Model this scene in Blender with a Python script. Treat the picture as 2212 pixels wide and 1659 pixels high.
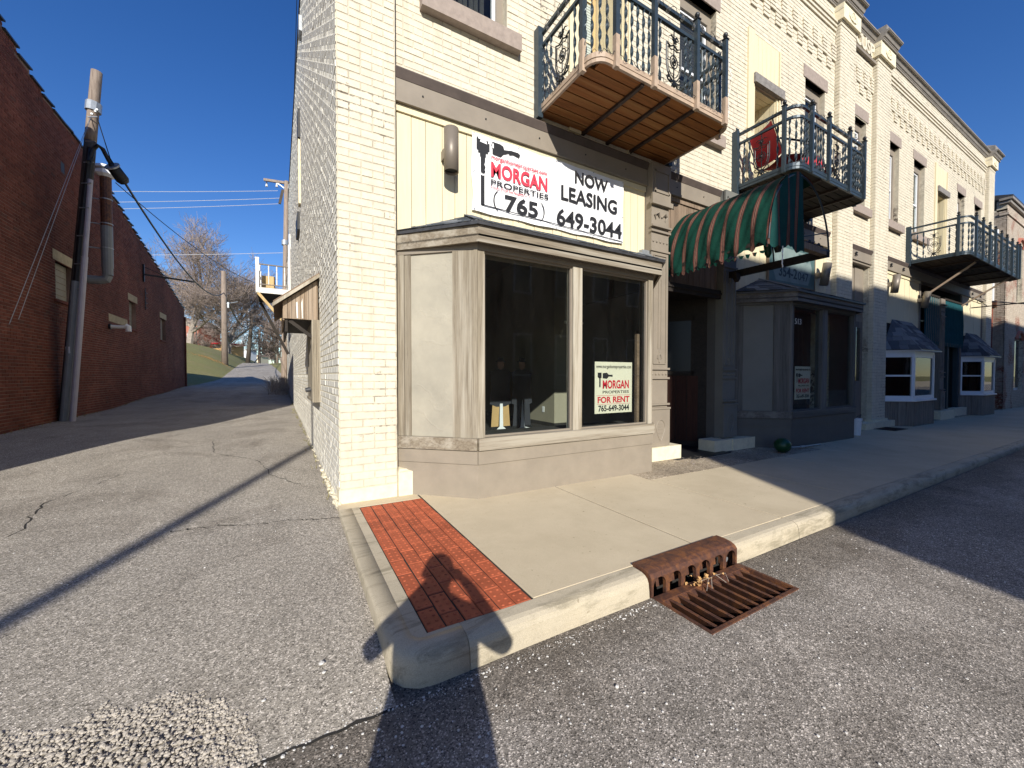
import bpy, bmesh, math, random
import numpy as np
from mathutils import Vector, Matrix
rnd = random.Random(11)
for o in list(bpy.data.objects): bpy.data.objects.remove(o)
scene = bpy.context.scene
COL = scene.collection
PI = math.pi

# ---------------------------------------------------------------- camera
TH, PT = math.radians(60.36), math.radians(1.18)
CAM = Vector((-0.42, -4.0477, 1.2174))
f0 = Vector((math.cos(TH), math.sin(TH), 0)); RT = Vector((math.sin(TH), -math.cos(TH), 0)); ZU = Vector((0, 0, 1))
FW = f0 * math.cos(PT) - ZU * math.sin(PT); UP = ZU * math.cos(PT) + f0 * math.sin(PT)
cd = bpy.data.cameras.new('camera'); cam = bpy.data.objects.new('camera', cd); COL.objects.link(cam)
cam.matrix_world = Matrix(((RT.x, UP.x, -FW.x, CAM.x), (RT.y, UP.y, -FW.y, CAM.y), (RT.z, UP.z, -FW.z, CAM.z), (0, 0, 0, 1)))
cd.sensor_width = 36; cd.lens = 36 * 850 / 2212; cd.clip_start = 0.03; cd.clip_end = 6000
scene.camera = cam
# ---------------------------------------------------------------- light
SUN_EL, SUN_AZ = math.radians(26.4), math.radians(20.2)     # azimuth of travel, from +Y towards +X
SD = Vector((math.sin(SUN_AZ) * math.cos(SUN_EL), math.cos(SUN_AZ) * math.cos(SUN_EL), -math.sin(SUN_EL)))
world = bpy.data.worlds.new('World'); scene.world = world; world.use_nodes = True
wn = world.node_tree.nodes; wl = world.node_tree.links
sky = wn.new('ShaderNodeTexSky'); sky.sky_type = 'NISHITA'; sky.sun_disc = False
sky.sun_elevation = SUN_EL; sky.sun_rotation = math.radians(180) + SUN_AZ
sky.altitude = 250; sky.air_density = 1.0; sky.dust_density = 0.25; sky.ozone_density = 3.2
hsv = wn.new('ShaderNodeHueSaturation'); hsv.inputs['Saturation'].default_value = 1.28; hsv.inputs['Value'].default_value = 1.75; hsv.inputs['Hue'].default_value = 0.514
bg = wn['Background']; bg.inputs['Strength'].default_value = 0.056
wl.new(sky.outputs[0], hsv.inputs['Color']); wl.new(hsv.outputs[0], bg.inputs['Color'])
sl = bpy.data.lights.new('sun', 'SUN'); sl.energy = 4.6; sl.angle = math.radians(0.5); sl.color = (1.0, 0.95, 0.87)
sun = bpy.data.objects.new('sun', sl); COL.objects.link(sun); sun.rotation_euler = SD.to_track_quat('-Z', 'Y').to_euler()
sun.location = (-8, -20, 14)
scene.view_settings.view_transform = 'Standard'; scene.view_settings.look = 'None'
scene.view_settings.exposure = 0.55; scene.view_settings.gamma = 1; scene.view_settings.use_curve_mapping = False
scene.render.engine = 'CYCLES'

def at(x, y, dist):
    """world point seen at (x, y) of a 2212 x 1659 frame, dist metres along the view axis"""
    return CAM + (FW + RT * ((x - 1106) / 850) - UP * ((y - 829.5) / 850)) * dist

# ---------------------------------------------------------------- materials
def _n(nt, t, **kw):
    n = nt.nodes.new(t)
    for k, v in kw.items():
        if k == 'op': n.operation = v
        elif k == 'blend': n.blend_type = v
        elif k.startswith('i_'): n.inputs[k[2:].replace('_', ' ')].default_value = v
        else: setattr(n, k, v)
    return n
def newmat(name):
    m = bpy.data.materials.new(name); m.use_nodes = True
    return m, m.node_tree, m.node_tree.nodes['Principled BSDF']
def c4(c): return (c[0], c[1], c[2], 1)
def ramp(nt, fac, stops):
    r = nt.nodes.new('ShaderNodeValToRGB'); e = r.color_ramp.elements
    while len(e) < len(stops): e.new(0.5)
    for i, (p, c) in enumerate(stops):
        e[i].position = p; e[i].color = c4(c) if hasattr(c, '__len__') else (c, c, c, 1)
    nt.links.new(fac, r.inputs[0]); return r.outputs[0]
def coords(nt, scale=(1, 1, 1), rot=(0, 0, 0)):
    g = nt.nodes.new('ShaderNodeNewGeometry'); mp = nt.nodes.new('ShaderNodeMapping')
    mp.inputs['Scale'].default_value = scale; mp.inputs['Rotation'].default_value = rot
    nt.links.new(g.outputs['Position'], mp.inputs[0]); return mp.outputs[0]
def noise(nt, vec, scale, detail=4, rough=0.6, dist=0.0):
    n = _n(nt, 'ShaderNodeTexNoise'); n.inputs['Scale'].default_value = scale; n.inputs['Detail'].default_value = detail
    n.inputs['Roughness'].default_value = rough; n.inputs['Distortion'].default_value = dist
    nt.links.new(vec, n.inputs['Vector']); return n.outputs['Fac']
def mix(nt, fac, a, b, blend='MIX'):
    m = nt.nodes.new('ShaderNodeMix'); m.data_type = 'RGBA'; m.blend_type = blend
    for sock, v in ((m.inputs[0], fac), (m.inputs[6], a), (m.inputs[7], b)):
        if isinstance(v, (int, float)): sock.default_value = v
        elif isinstance(v, tuple): sock.default_value = c4(v)
        else: nt.links.new(v, sock)
    return m.outputs[2]
def bump(nt, bs, h, strength, dist):
    b = nt.nodes.new('ShaderNodeBump'); b.inputs['Strength'].default_value = strength; b.inputs['Distance'].default_value = dist
    nt.links.new(h, b.inputs['Height']); nt.links.new(b.outputs[0], bs.inputs['Normal'])
def island(nt):
    g = nt.nodes.new('ShaderNodeNewGeometry'); oi = nt.nodes.new('ShaderNodeObjectInfo')
    a = _n(nt, 'ShaderNodeMath', op='ADD'); nt.links.new(g.outputs['Random Per Island'], a.inputs[0]); nt.links.new(oi.outputs['Random'], a.inputs[1])
    fr = _n(nt, 'ShaderNodeMath', op='FRACT'); nt.links.new(a.outputs[0], fr.inputs[0]); return fr.outputs[0]
def plain(name, col, rough=0.6, metal=0.0, var=0.12, scale=6, bmp=0.0, bscale=120, stretch=(1, 1, 1), spec=0.4):
    m, nt, bs = newmat(name); v = coords(nt, stretch)
    n = noise(nt, v, scale, 5, 0.65)
    lo = tuple(c * (1 - var) for c in col); hi = tuple(min(1, c * (1 + var)) for c in col)
    nt.links.new(ramp(nt, n, [(0.3, lo), (0.7, hi)]), bs.inputs['Base Color'])
    bs.inputs['Roughness'].default_value = rough; bs.inputs['Metallic'].default_value = metal
    bs.inputs['Specular IOR Level'].default_value = spec
    if bmp: bump(nt, bs, noise(nt, v, bscale, 4, 0.7), bmp, 0.004)
    return m
def brickpaint(name, col, col2, chip, chipcol, dirt=0.25, bmp=0.35, streak=False, iv=0.08):
    m, nt, bs = newmat(name); v = coords(nt)
    r = island(nt)
    base = mix(nt, noise(nt, v, 1.1, 5, 0.6), col, col2)
    base = mix(nt, 1.0, base, ramp(nt, r, [(0, (1 - iv,) * 3), (1, (1, 1, 1))]), 'MULTIPLY')
    d = ramp(nt, noise(nt, v, 9, 8, 0.75), [(0.35, (1 - dirt, 1 - dirt * 1.05, 1 - dirt * 1.1)), (0.6, (1, 1, 1))])
    base = mix(nt, 1.0, base, d, 'MULTIPLY')
    vs = coords(nt, (9, 9, 0.7))
    s = ramp(nt, noise(nt, vs, 1.0, 5, 0.6), [(0.28, (0.80, 0.78, 0.74)), (0.46, (1, 1, 1))])
    base = mix(nt, 0.7, base, s, 'MULTIPLY')
    ch = ramp(nt, noise(nt, v, 14, 9, 0.72, 0.4), [(chip, 0.0), (chip + 0.015, 1.0)])
    big = ramp(nt, noise(nt, v, 0.9, 3, 0.5), [(0.52, 0.0), (0.62, 1.0)])
    chf = mix(nt, 1.0, ch, big, 'MULTIPLY')
    nt.links.new(mix(nt, chf, base, chipcol), bs.inputs['Base Color'])
    bs.inputs['Roughness'].default_value = 0.75; bs.inputs['Specular IOR Level'].default_value = 0.3
    h = mix(nt, 0.5, noise(nt, v, 45, 7, 0.75), noise(nt, v, 8, 4, 0.6))
    bump(nt, bs, h, bmp, 0.012)
    return m
def wood(name, col, dark, axis='x', rough=0.75, grain=1.0, pale=None, spec=0.25):
    m, nt, bs = newmat(name)
    sc = {'x': (1.2, 28, 28), 'y': (28, 1.2, 28), 'z': (28, 28, 1.2)}[axis]
    v = coords(nt, sc); g = noise(nt, v, 1.6, 8, 0.7, 0.6)
    base = ramp(nt, g, [(0.33, dark), (0.56, col)])
    v2 = coords(nt, tuple(s * 0.22 for s in sc)); p = noise(nt, v2, 1.3, 6, 0.7)
    if pale: base = mix(nt, ramp(nt, p, [(0.46, 0.0), (0.60, 1.0)]), base, pale)
    else: base = mix(nt, 1.0, base, ramp(nt, p, [(0.3, (0.72,) * 3), (0.7, (1.05,) * 3)]), 'MULTIPLY')
    base = mix(nt, 1.0, base, ramp(nt, island(nt), [(0, (0.86,) * 3), (1, (1.05,) * 3)]), 'MULTIPLY')
    nt.links.new(base, bs.inputs['Base Color']); bs.inputs['Roughness'].default_value = rough
    bs.inputs['Specular IOR Level'].default_value = spec
    bump(nt, bs, g, 0.35 * grain, 0.004)
    return m
def _mr(nt, s, a, b):
    n = nt.nodes.new('ShaderNodeMapRange'); nt.links.new(s, n.inputs[0]); n.inputs[1].default_value = a; n.inputs[2].default_value = b; return n.outputs[0]
def asphalt(name, lo, mid, hi, big=0.16, dk=0.0, fine=185, gutter=False):
    m, nt, bs = newmat(name); v = coords(nt)
    vo = _n(nt, 'ShaderNodeTexVoronoi'); vo.inputs['Scale'].default_value = fine; nt.links.new(v, vo.inputs['Vector'])
    sep = nt.nodes.new('ShaderNodeSeparateColor'); nt.links.new(vo.outputs['Color'], sep.inputs[0])
    base = ramp(nt, sep.outputs[0], [(0.0, lo), (0.35, mid), (0.78, mid), (1.0, hi)])
    vo2 = _n(nt, 'ShaderNodeTexVoronoi'); vo2.inputs['Scale'].default_value = fine * 0.33; nt.links.new(v, vo2.inputs['Vector'])
    sep2 = nt.nodes.new('ShaderNodeSeparateColor'); nt.links.new(vo2.outputs['Color'], sep2.inputs[0])
    base = mix(nt, 0.45, base, ramp(nt, sep2.outputs[1], [(0.1, (0.62,) * 3), (0.55, (1,) * 3), (0.95, (1.25,) * 3)]), 'MULTIPLY')
    big_n = noise(nt, v, 0.8, 7, 0.65, 0.3)
    base = mix(nt, 1.0, base, ramp(nt, big_n, [(0.32, (1 - big,) * 3), (0.66, (1 + big * 0.5,) * 3)]), 'MULTIPLY')
    vl = coords(nt, (1.6, 0.22, 1))
    base = mix(nt, 1.0, base, ramp(nt, noise(nt, vl, 1.0, 4, 0.6), [(0.3, (0.9,) * 3), (0.65, (1.04,) * 3)]), 'MULTIPLY')
    st = ramp(nt, noise(nt, v, 2.1, 7, 0.7, 0.5), [(0.62, (1, 1, 1)), (0.74, (0.72, 0.71, 0.7))])
    base = mix(nt, 0.8, base, st, 'MULTIPLY')
    st2 = ramp(nt, noise(nt, v, 0.75, 8, 0.72, 0.8), [(0.50, (1, 1, 1)), (0.66, (0.66, 0.645, 0.63))])
    base = mix(nt, 0.9, base, st2, 'MULTIPLY')
    if gutter:
        sx = nt.nodes.new('ShaderNodeSeparateXYZ'); nt.links.new(v, sx.inputs[0])
        ad = _n(nt, 'ShaderNodeMath', op='ADD'); nt.links.new(sx.outputs[1], ad.inputs[0])
        ms = _n(nt, 'ShaderNodeMath', op='MULTIPLY'); nt.links.new(noise(nt, v, 1.8, 6, 0.7, 0.5), ms.inputs[0]); ms.inputs[1].default_value = 0.9; nt.links.new(ms.outputs[0], ad.inputs[1])
        base = mix(nt, 1.0, base, ramp(nt, _mr(nt, ad.outputs[0], -2.42, -1.85), [(0.0, (1, 1, 1)), (0.4, (0.72, 0.70, 0.67)), (1.0, (0.50, 0.48, 0.45))]), 'MULTIPLY')
    nt.links.new(base, bs.inputs['Base Color']); bs.inputs['Roughness'].default_value = 0.85
    bs.inputs['Specular IOR Level'].default_value = 0.25
    bump(nt, bs, mix(nt, 0.5, vo.outputs['Distance'], noise(nt, v, fine * 0.6, 3, 0.6)), 0.55, 0.006)
    return m
def glassmat(name, tint=(0.9, 0.93, 0.92), rough=0.0, dirt=0.05):
    m = bpy.data.materials.new(name); m.use_nodes = True; nt = m.node_tree
    for n in list(nt.nodes):
        if n.type != 'OUTPUT_MATERIAL': nt.nodes.remove(n)
    out = [n for n in nt.nodes if n.type == 'OUTPUT_MATERIAL'][0]
    tr = nt.nodes.new('ShaderNodeBsdfTransparent'); tr.inputs[0].default_value = c4(tint)
    gl = nt.nodes.new('ShaderNodeBsdfGlossy'); gl.inputs['Roughness'].default_value = rough
    df = nt.nodes.new('ShaderNodeBsdfDiffuse'); df.inputs[0].default_value = (0.5, 0.48, 0.44, 1)
    fr = nt.nodes.new('ShaderNodeFresnel'); fr.inputs[0].default_value = 1.5
    v = coords(nt); bp = nt.nodes.new('ShaderNodeBump'); bp.inputs['Strength'].default_value = 0.04; bp.inputs['Distance'].default_value = 0.02
    nt.links.new(noise(nt, v, 2.5, 2, 0.5), bp.inputs['Height']); nt.links.new(bp.outputs[0], gl.inputs['Normal'])
    gq = nt.nodes.new('ShaderNodeNewGeometry'); fb = _n(nt, 'ShaderNodeMath', op='SUBTRACT'); fb.inputs[0].default_value = 1.0; nt.links.new(gq.outputs['Backfacing'], fb.inputs[1])
    fm = _n(nt, 'ShaderNodeMath', op='MULTIPLY'); nt.links.new(fr.outputs[0], fm.inputs[0]); nt.links.new(fb.outputs[0], fm.inputs[1])
    m1 = nt.nodes.new('ShaderNodeMixShader'); nt.links.new(fm.outputs[0], m1.inputs[0]); nt.links.new(tr.outputs[0], m1.inputs[1]); nt.links.new(gl.outputs[0], m1.inputs[2])
    m2 = nt.nodes.new('ShaderNodeMixShader')
    dn = ramp(nt, noise(nt, coords(nt, (3, 3, 0.8)), 1.6, 6, 0.7), [(0.35, dirt * 0.2), (0.75, dirt)])
    nt.links.new(dn, m2.inputs[0]); nt.links.new(m1.outputs[0], m2.inputs[1]); nt.links.new(df.outputs[0], m2.inputs[2])
    nt.links.new(m2.outputs[0], out.inputs[0]); return m
def stripes(name, axis, base, period, phase, bands, tear=None):
    """woven stripes across the cloth: bands = [(half-width, colour)], widest first"""
    m, nt, bs = newmat(name); g = nt.nodes.new('ShaderNodeNewGeometry'); s = nt.nodes.new('ShaderNodeSeparateXYZ')
    nt.links.new(g.outputs['Position'], s.inputs[0]); src = s.outputs[{'x': 0, 'y': 1, 'z': 2}[axis]]
    a = _n(nt, 'ShaderNodeMath', op='ADD'); nt.links.new(src, a.inputs[0]); a.inputs[1].default_value = phase
    md = _n(nt, 'ShaderNodeMath', op='PINGPONG'); nt.links.new(a.outputs[0], md.inputs[0]); md.inputs[1].default_value = period / 2
    col = base
    for hw, c in bands:
        lt = _n(nt, 'ShaderNodeMath', op='LESS_THAN'); nt.links.new(md.outputs[0], lt.inputs[0]); lt.inputs[1].default_value = hw
        col = mix(nt, lt.outputs[0], col, c)
    v = coords(nt)
    col = mix(nt, 1.0, col, ramp(nt, noise(nt, v, 5, 6, 0.7), [(0.3, (0.75,) * 3), (0.7, (1.1,) * 3)]), 'MULTIPLY')
    nt.links.new(col, bs.inputs['Base Color']); bs.inputs['Roughness'].default_value = 0.9; bs.inputs['Specular IOR Level'].default_value = 0.15
    bump(nt, bs, noise(nt, v, 14, 5, 0.6), 0.5, 0.02)
    return m
M = {}
M['cream'] = brickpaint('cream_painted_brick', (0.69, 0.63, 0.495), (0.63, 0.57, 0.44), 0.61, (0.16, 0.13, 0.10), dirt=0.12)
M['cream_joint'] = brickpaint('cream_painted_joint', (0.64, 0.58, 0.45), (0.56, 0.505, 0.39), 0.50, (0.12, 0.10, 0.08), dirt=0.3)
M['side'] = brickpaint('grey_cream_painted_brick', (0.72, 0.69, 0.60), (0.64, 0.615, 0.54), 0.70, (0.2, 0.16, 0.12), dirt=0.08, bmp=0.4, iv=0.10)  # same cream as the front, grazing light put into the colour
M['side_joint'] = brickpaint('side_wall_joint', (0.78, 0.71, 0.52), (0.66, 0.60, 0.46), 0.7, (0.2, 0.17, 0.14), dirt=0.15, bmp=0.5)  # joints brighter in colour for edges that catch the sun
def redbrick(name, a, b, c, pale):
    m, nt, bs = newmat(name); v = coords(nt); r = island(nt)
    base = ramp(nt, r, [(0, a), (0.5, b), (0.9, c), (1.0, pale)])
    base = mix(nt, 1.0, base, ramp(nt, noise(nt, v, 0.35, 5, 0.6), [(0.3, (0.62, 0.6, 0.6)), (0.68, (1.25, 1.18, 1.1))]), 'MULTIPLY')
    base = mix(nt, 1.0, base, ramp(nt, noise(nt, v, 20, 6, 0.7), [(0.3, (0.8,) * 3), (0.7, (1.1,) * 3)]), 'MULTIPLY')
    nt.links.new(base, bs.inputs['Base Color']); bs.inputs['Roughness'].default_value = 0.85
    bs.inputs['Specular IOR Level'].default_value = 0.2
    bump(nt, bs, noise(nt, v, 60, 5, 0.7), 0.4, 0.006); return m
M['red'] = redbrick('red_brick', (0.125, 0.042, 0.03), (0.165, 0.055, 0.038), (0.20, 0.07, 0.048), (0.11, 0.052, 0.042))
M['red_joint'] = plain('red_wall_joint', (0.20, 0.13, 0.10), 0.9, var=0.65, scale=0.7)
M['red_pale'] = plain('limestone_lintel', (0.42, 0.35, 0.22), 0.85, var=0.2, scale=8, bmp=0.3)
M['flaking'] = brickpaint('flaking_white_brick', (0.55, 0.49, 0.40), (0.45, 0.36, 0.28), 0.46, (0.26, 0.09, 0.055), dirt=0.4)
M['taupe'] = plain('taupe_paint', (0.235, 0.20, 0.155), 0.6, var=0.10, scale=3, bmp=0.15)
M['taupe_z'] = wood('taupe_weathered_wood_upright', (0.275, 0.235, 0.172), (0.165, 0.135, 0.095), 'z', pale=(0.40, 0.36, 0.285))
M['taupe_x'] = wood('taupe_weathered_wood', (0.25, 0.208, 0.15), (0.14, 0.11, 0.078), 'x', pale=(0.37, 0.33, 0.26))
M['kick'] = plain('taupe_kick_panel', (0.25, 0.212, 0.162), 0.7, var=0.1, scale=4, bmp=0.2)
m, nt, bs = newmat('weathered_plywood'); v = coords(nt)
b_ = ramp(nt, noise(nt, v, 1.5, 6, 0.65), [(0.3, (0.26, 0.24, 0.19)), (0.7, (0.39, 0.355, 0.275))])
w_ = _n(nt, 'ShaderNodeTexWave', wave_type='BANDS'); w_.bands_direction = 'DIAGONAL'; w_.inputs['Scale'].default_value = 1.6; w_.inputs['Distortion'].default_value = 14; w_.inputs['Detail'].default_value = 5; w_.inputs['Detail Scale'].default_value = 1.3
nt.links.new(v, w_.inputs['Vector']); nt.links.new(b_, bs.inputs['Base Color']); bs.inputs['Roughness'].default_value = 0.7
bump(nt, bs, ramp(nt, w_.outputs['Fac'], [(0.92, 0.0), (1.0, 1.0)]), 0.22, 0.005); M['plywood'] = m
M['creamwood'] = plain('cream_painted_board', (0.66, 0.58, 0.385), 0.65, var=0.07, scale=5, stretch=(6, 6, 0.5), bmp=0.12, bscale=30)
M['brownboard'] = wood('brown_weathered_board', (0.27, 0.2, 0.14), (0.16, 0.115, 0.08), 'z')
M['greyboard'] = wood('grey_weathered_board', (0.26, 0.225, 0.19), (0.14, 0.12, 0.10), 'z')
M['hoodboard'] = wood('brown_hood_board', (0.30, 0.225, 0.155), (0.16, 0.11, 0.07), 'z', pale=(0.34, 0.27, 0.2))
M['hoodroof'] = wood('brown_roof_edge', (0.22, 0.15, 0.10), (0.13, 0.085, 0.055), 'x')
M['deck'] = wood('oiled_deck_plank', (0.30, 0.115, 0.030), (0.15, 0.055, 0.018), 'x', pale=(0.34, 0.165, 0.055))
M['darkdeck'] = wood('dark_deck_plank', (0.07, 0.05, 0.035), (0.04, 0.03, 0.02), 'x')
M['balmetal'] = plain('blue_grey_painted_iron', (0.038, 0.055, 0.068), 0.38, metal=0.25, var=0.1, scale=10)
M['baltaupe'] = plain('taupe_painted_steel', (0.40, 0.30, 0.215), 0.55, var=0.14, scale=12)
M['blackiron'] = plain('black_iron', (0.018, 0.02, 0.022), 0.45, metal=0.4, var=0.2)
M['whitewood'] = wood('white_worn_paint', (0.75, 0.72, 0.66), (0.52, 0.47, 0.40), 'z', pale=(0.80, 0.77, 0.71))
M['yellowwood'] = wood('yellow_new_lumber', (0.62, 0.45, 0.22), (0.5, 0.35, 0.16), 'z')
M['darkwood'] = wood('dark_stained_wood', (0.035, 0.028, 0.022), (0.02, 0.016, 0.012), 'x')
M['polewood'] = wood('weathered_pole_wood', (0.34, 0.27, 0.21), (0.18, 0.13, 0.10), 'z')
M['poledark'] = wood('dark_pole_wood', (0.11, 0.09, 0.07), (0.05, 0.04, 0.03), 'z')
M['white'] = plain('white_paint', (0.74, 0.75, 0.76), 0.4, var=0.04)
M['offwhite'] = plain('off_white_blind', (0.62, 0.62, 0.60), 0.7, var=0.05)
M['black'] = plain('black_rubber', (0.012, 0.013, 0.014), 0.5, var=0.1)
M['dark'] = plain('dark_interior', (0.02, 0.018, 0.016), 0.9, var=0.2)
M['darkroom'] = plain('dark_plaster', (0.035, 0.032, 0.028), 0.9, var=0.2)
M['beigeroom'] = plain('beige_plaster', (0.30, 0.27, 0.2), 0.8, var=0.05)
M['teal'] = plain('dark_teal_panel', (0.025, 0.045, 0.055), 0.6, var=0.15)
M['stone'] = plain('grey_limestone', (0.30, 0.245, 0.205), 0.8, var=0.16, scale=14, bmp=0.35, bscale=50)
M['greystone'] = plain('grey_worn_stone', (0.20, 0.185, 0.17), 0.85, var=0.3, scale=16, bmp=0.5, bscale=40)
M['cornice'] = plain('weathered_sheet_metal', (0.24, 0.215, 0.18), 0.55, var=0.25, scale=3, stretch=(0.6, 3, 3), bmp=0.1)
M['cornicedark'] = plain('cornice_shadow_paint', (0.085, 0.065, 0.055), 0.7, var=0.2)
M['block'] = plain('cream_painted_block', (0.70, 0.63, 0.45), 0.8, var=0.12, scale=12, bmp=0.4, bscale=40)
M['concrete'] = None
def concrete(name, a, b, sp=0.12, stain=False):
    m, nt, bs = newmat(name); v = coords(nt)
    base = ramp(nt, noise(nt, v, 1.3, 6, 0.6), [(0.3, a), (0.7, b)])
    base = mix(nt, 1.0, base, ramp(nt, noise(nt, v, 260, 3, 0.6), [(0.3, (1 - sp,) * 3), (0.7, (1 + sp * 0.4,) * 3)]), 'MULTIPLY')
    base = mix(nt, 1.0, base, ramp(nt, noise(nt, v, 5.0, 8, 0.75, 0.6), [(0.60, (1, 1, 1)), (0.78, (0.84, 0.83, 0.81))]), 'MULTIPLY')
    base = mix(nt, 0.8, base, ramp(nt, noise(nt, v, 0.9, 9, 0.74, 0.15), [(0.36, (0.86, 0.85, 0.83)), (0.56, (1, 1, 1))]), 'MULTIPLY')
    base = mix(nt, 1.0, base, ramp(nt, noise(nt, v, 26.0, 3, 0.5), [(0.70, (1, 1, 1)), (0.76, (0.62, 0.6, 0.56))]), 'MULTIPLY')
    if stain: base = mix(nt, 0.9, base, ramp(nt, noise(nt, coords(nt, (2.2, 9, 9)), 1.0, 8, 0.75, 0.6), [(0.50, (1, 1, 1)), (0.60, (0.66, 0.66, 0.64)), (0.72, (0.42, 0.42, 0.40))]), 'MULTIPLY')
    nt.links.new(base, bs.inputs['Base Color']); bs.inputs['Roughness'].default_value = 0.85; bs.inputs['Specular IOR Level'].default_value = 0.25
    bump(nt, bs, noise(nt, v, 140, 4, 0.65), 0.25, 0.004); return m
M['concrete'] = concrete('broom_concrete', (0.53, 0.445, 0.305), (0.60, 0.51, 0.355))
M['kerb'] = concrete('kerb_concrete', (0.44, 0.385, 0.285), (0.56, 0.485, 0.35), 0.25, stain=True)
M['oldconcrete'] = asphalt('exposed_aggregate_concrete', (0.2, 0.16, 0.11), (0.40, 0.33, 0.235), (0.62, 0.54, 0.42), 0.2, fine=80)
M['asphalt'] = asphalt('street_asphalt', (0.07, 0.062, 0.052), (0.29, 0.26, 0.222), (0.78, 0.70, 0.61), 0.24, gutter=True)
M['alley'] = asphalt('alley_asphalt', (0.10, 0.088, 0.072), (0.35, 0.315, 0.26), (0.78, 0.70, 0.60), 0.14)
M['gravel'] = plain('crushed_limestone', (0.42, 0.375, 0.31), 0.85, var=0.3, scale=40)
M['pebble'] = plain('pale_limestone_chip', (0.58, 0.56, 0.52), 0.85, var=0.15, scale=60)
M['paver'] = brickpaint('terracotta_paver', (0.50, 0.125, 0.052), (0.42, 0.10, 0.045), 0.8, (0.2, 0.08, 0.05), dirt=0.16, bmp=0.2, iv=0.28)
M['joint'] = plain('dark_joint_soil', (0.022, 0.02, 0.017), 0.95, var=0.3, scale=60)
m, nt, bs = newmat('rusted_cast_iron'); v = coords(nt)
nt.links.new(ramp(nt, noise(nt, v, 16, 8, 0.7, 0.4), [(0.28, (0.035, 0.02, 0.016)), (0.48, (0.10, 0.043, 0.026)), (0.62, (0.19, 0.075, 0.028)), (0.70, (0.12, 0.052, 0.028)), (0.8, (0.06, 0.033, 0.025))]), bs.inputs['Base Color'])
bs.inputs['Roughness'].default_value = 0.6; bs.inputs['Metallic'].default_value = 0.15; bump(nt, bs, noise(nt, v, 90, 6, 0.7), 0.5, 0.004); M['rust'] = m
M['ruststeel'] = plain('dark_rusty_steel', (0.045, 0.028, 0.022), 0.6, metal=0.3, var=0.35, scale=14)
M['shingle'] = plain('blue_grey_shingle', (0.10, 0.115, 0.135), 0.9, var=0.25, scale=60, bmp=0.6, bscale=300)
mm_, nt, bs = newmat('varied_shingle'); v = coords(nt)
b_ = ramp(nt, island(nt), [(0, (0.03, 0.038, 0.05)), (0.5, (0.09, 0.105, 0.125)), (1, (0.22, 0.235, 0.25))])
nt.links.new(mix(nt, 1.0, b_, ramp(nt, noise(nt, v, 150, 3, 0.6), [(0.3, (0.6,) * 3), (0.7, (1.3,) * 3)]), 'MULTIPLY'), bs.inputs['Base Color']); bs.inputs['Roughness'].default_value = 0.9; M['shingle'] = mm_
M['tar'] = plain('roof_edge_metal', (0.045, 0.045, 0.047), 0.4, var=0.3, scale=20)
M['glass'] = glassmat('window_glass', dirt=0.007)
M['glassdark'] = glassmat('dusty_window_glass', (0.4, 0.41, 0.41), dirt=0.02)
M['bulb'] = glassmat('bulb_glass', (0.97, 0.97, 0.97), dirt=0.15)
GREEN = (0.0035, 0.036, 0.024)
BANDS = [(0.030, (0.05, 0.012, 0.012)), (0.025, (0.13, 0.06, 0.042)), (0.018, (0.09, 0.012, 0.015)), (0.013, (0.20, 0.125, 0.085)), (0.005, (0.06, 0.012, 0.015))]
M['awning_side'] = stripes('green_striped_canvas', 'y', GREEN, 0.196, 0.06, BANDS)
M['awning_front'] = stripes('green_striped_canvas_front', 'x', (0.008, 0.05, 0.045), 0.21, -0.03, BANDS)
M['curtain'] = stripes('teal_striped_canvas', 'x', (0.012, 0.07, 0.085), 0.165, 0.0, [(0.018, (0.22, 0.19, 0.16)), (0.007, (0.02, 0.05, 0.06))])
M['red_cloth'] = plain('red_polyester', (0.45, 0.018, 0.028), 0.7, var=0.12, scale=9, bmp=0.3, bscale=25)
M['banner'] = plain('white_vinyl', (0.83, 0.83, 0.82), 0.45, var=0.03, scale=3, bmp=0.9, bscale=7)
M['ink'] = plain('black_ink', (0.018, 0.018, 0.02), 0.5, var=0.2, scale=20)
M['redink'] = plain('red_ink', (0.70, 0.045, 0.075), 0.5, var=0.06, scale=20)
M['deepred'] = plain('deep_red_ink', (0.50, 0.012, 0.03), 0.5, var=0.04)
M['signcream'] = plain('cream_sign_board', (0.66, 0.61, 0.47), 0.5, var=0.03)
M['signgreen'] = plain('dark_green_sign', (0.07, 0.125, 0.12), 0.5, var=0.15, scale=4)
M['signgreen2'] = plain('faded_green_sign', (0.18, 0.235, 0.225), 0.6, var=0.2, scale=4)
M['gold'] = plain('faded_gold_paint', (0.40, 0.29, 0.18), 0.5, var=0.1)
M['sconce'] = plain('bronze_powder_coat', (0.20, 0.17, 0.135), 0.45, metal=0.2, var=0.05)
M['galv'] = plain('galvanised_steel', (0.35, 0.37, 0.38), 0.4, metal=0.5, var=0.15, scale=20)
M['pipegrey'] = plain('grey_pvc', (0.20, 0.215, 0.22), 0.5, var=0.08)
M['pipepale'] = plain('pale_pvc', (0.38, 0.36, 0.40), 0.45, var=0.08)
M['pvcwhite'] = plain('white_pvc', (0.8, 0.8, 0.78), 0.4, var=0.04)
M['bark'] = plain('grey_bark', (0.30, 0.255, 0.21), 0.9, var=0.25, scale=3)
M['bark2'] = plain('brown_twigs', (0.24, 0.19, 0.16), 0.9, var=0.25, scale=3)
M['wire'] = plain('pale_wire', (0.62, 0.62, 0.64), 0.4, var=0.03)
M['tan'] = plain('tan_cloth', (0.46, 0.30, 0.13), 0.8, var=0.08)
M['skin'] = plain('skin', (0.42, 0.23, 0.16), 0.5, var=0.05)
M['dullpane'] = plain('unlit_glass', (0.008, 0.009, 0.01), 0.35, var=0.1, spec=0.3)
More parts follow.
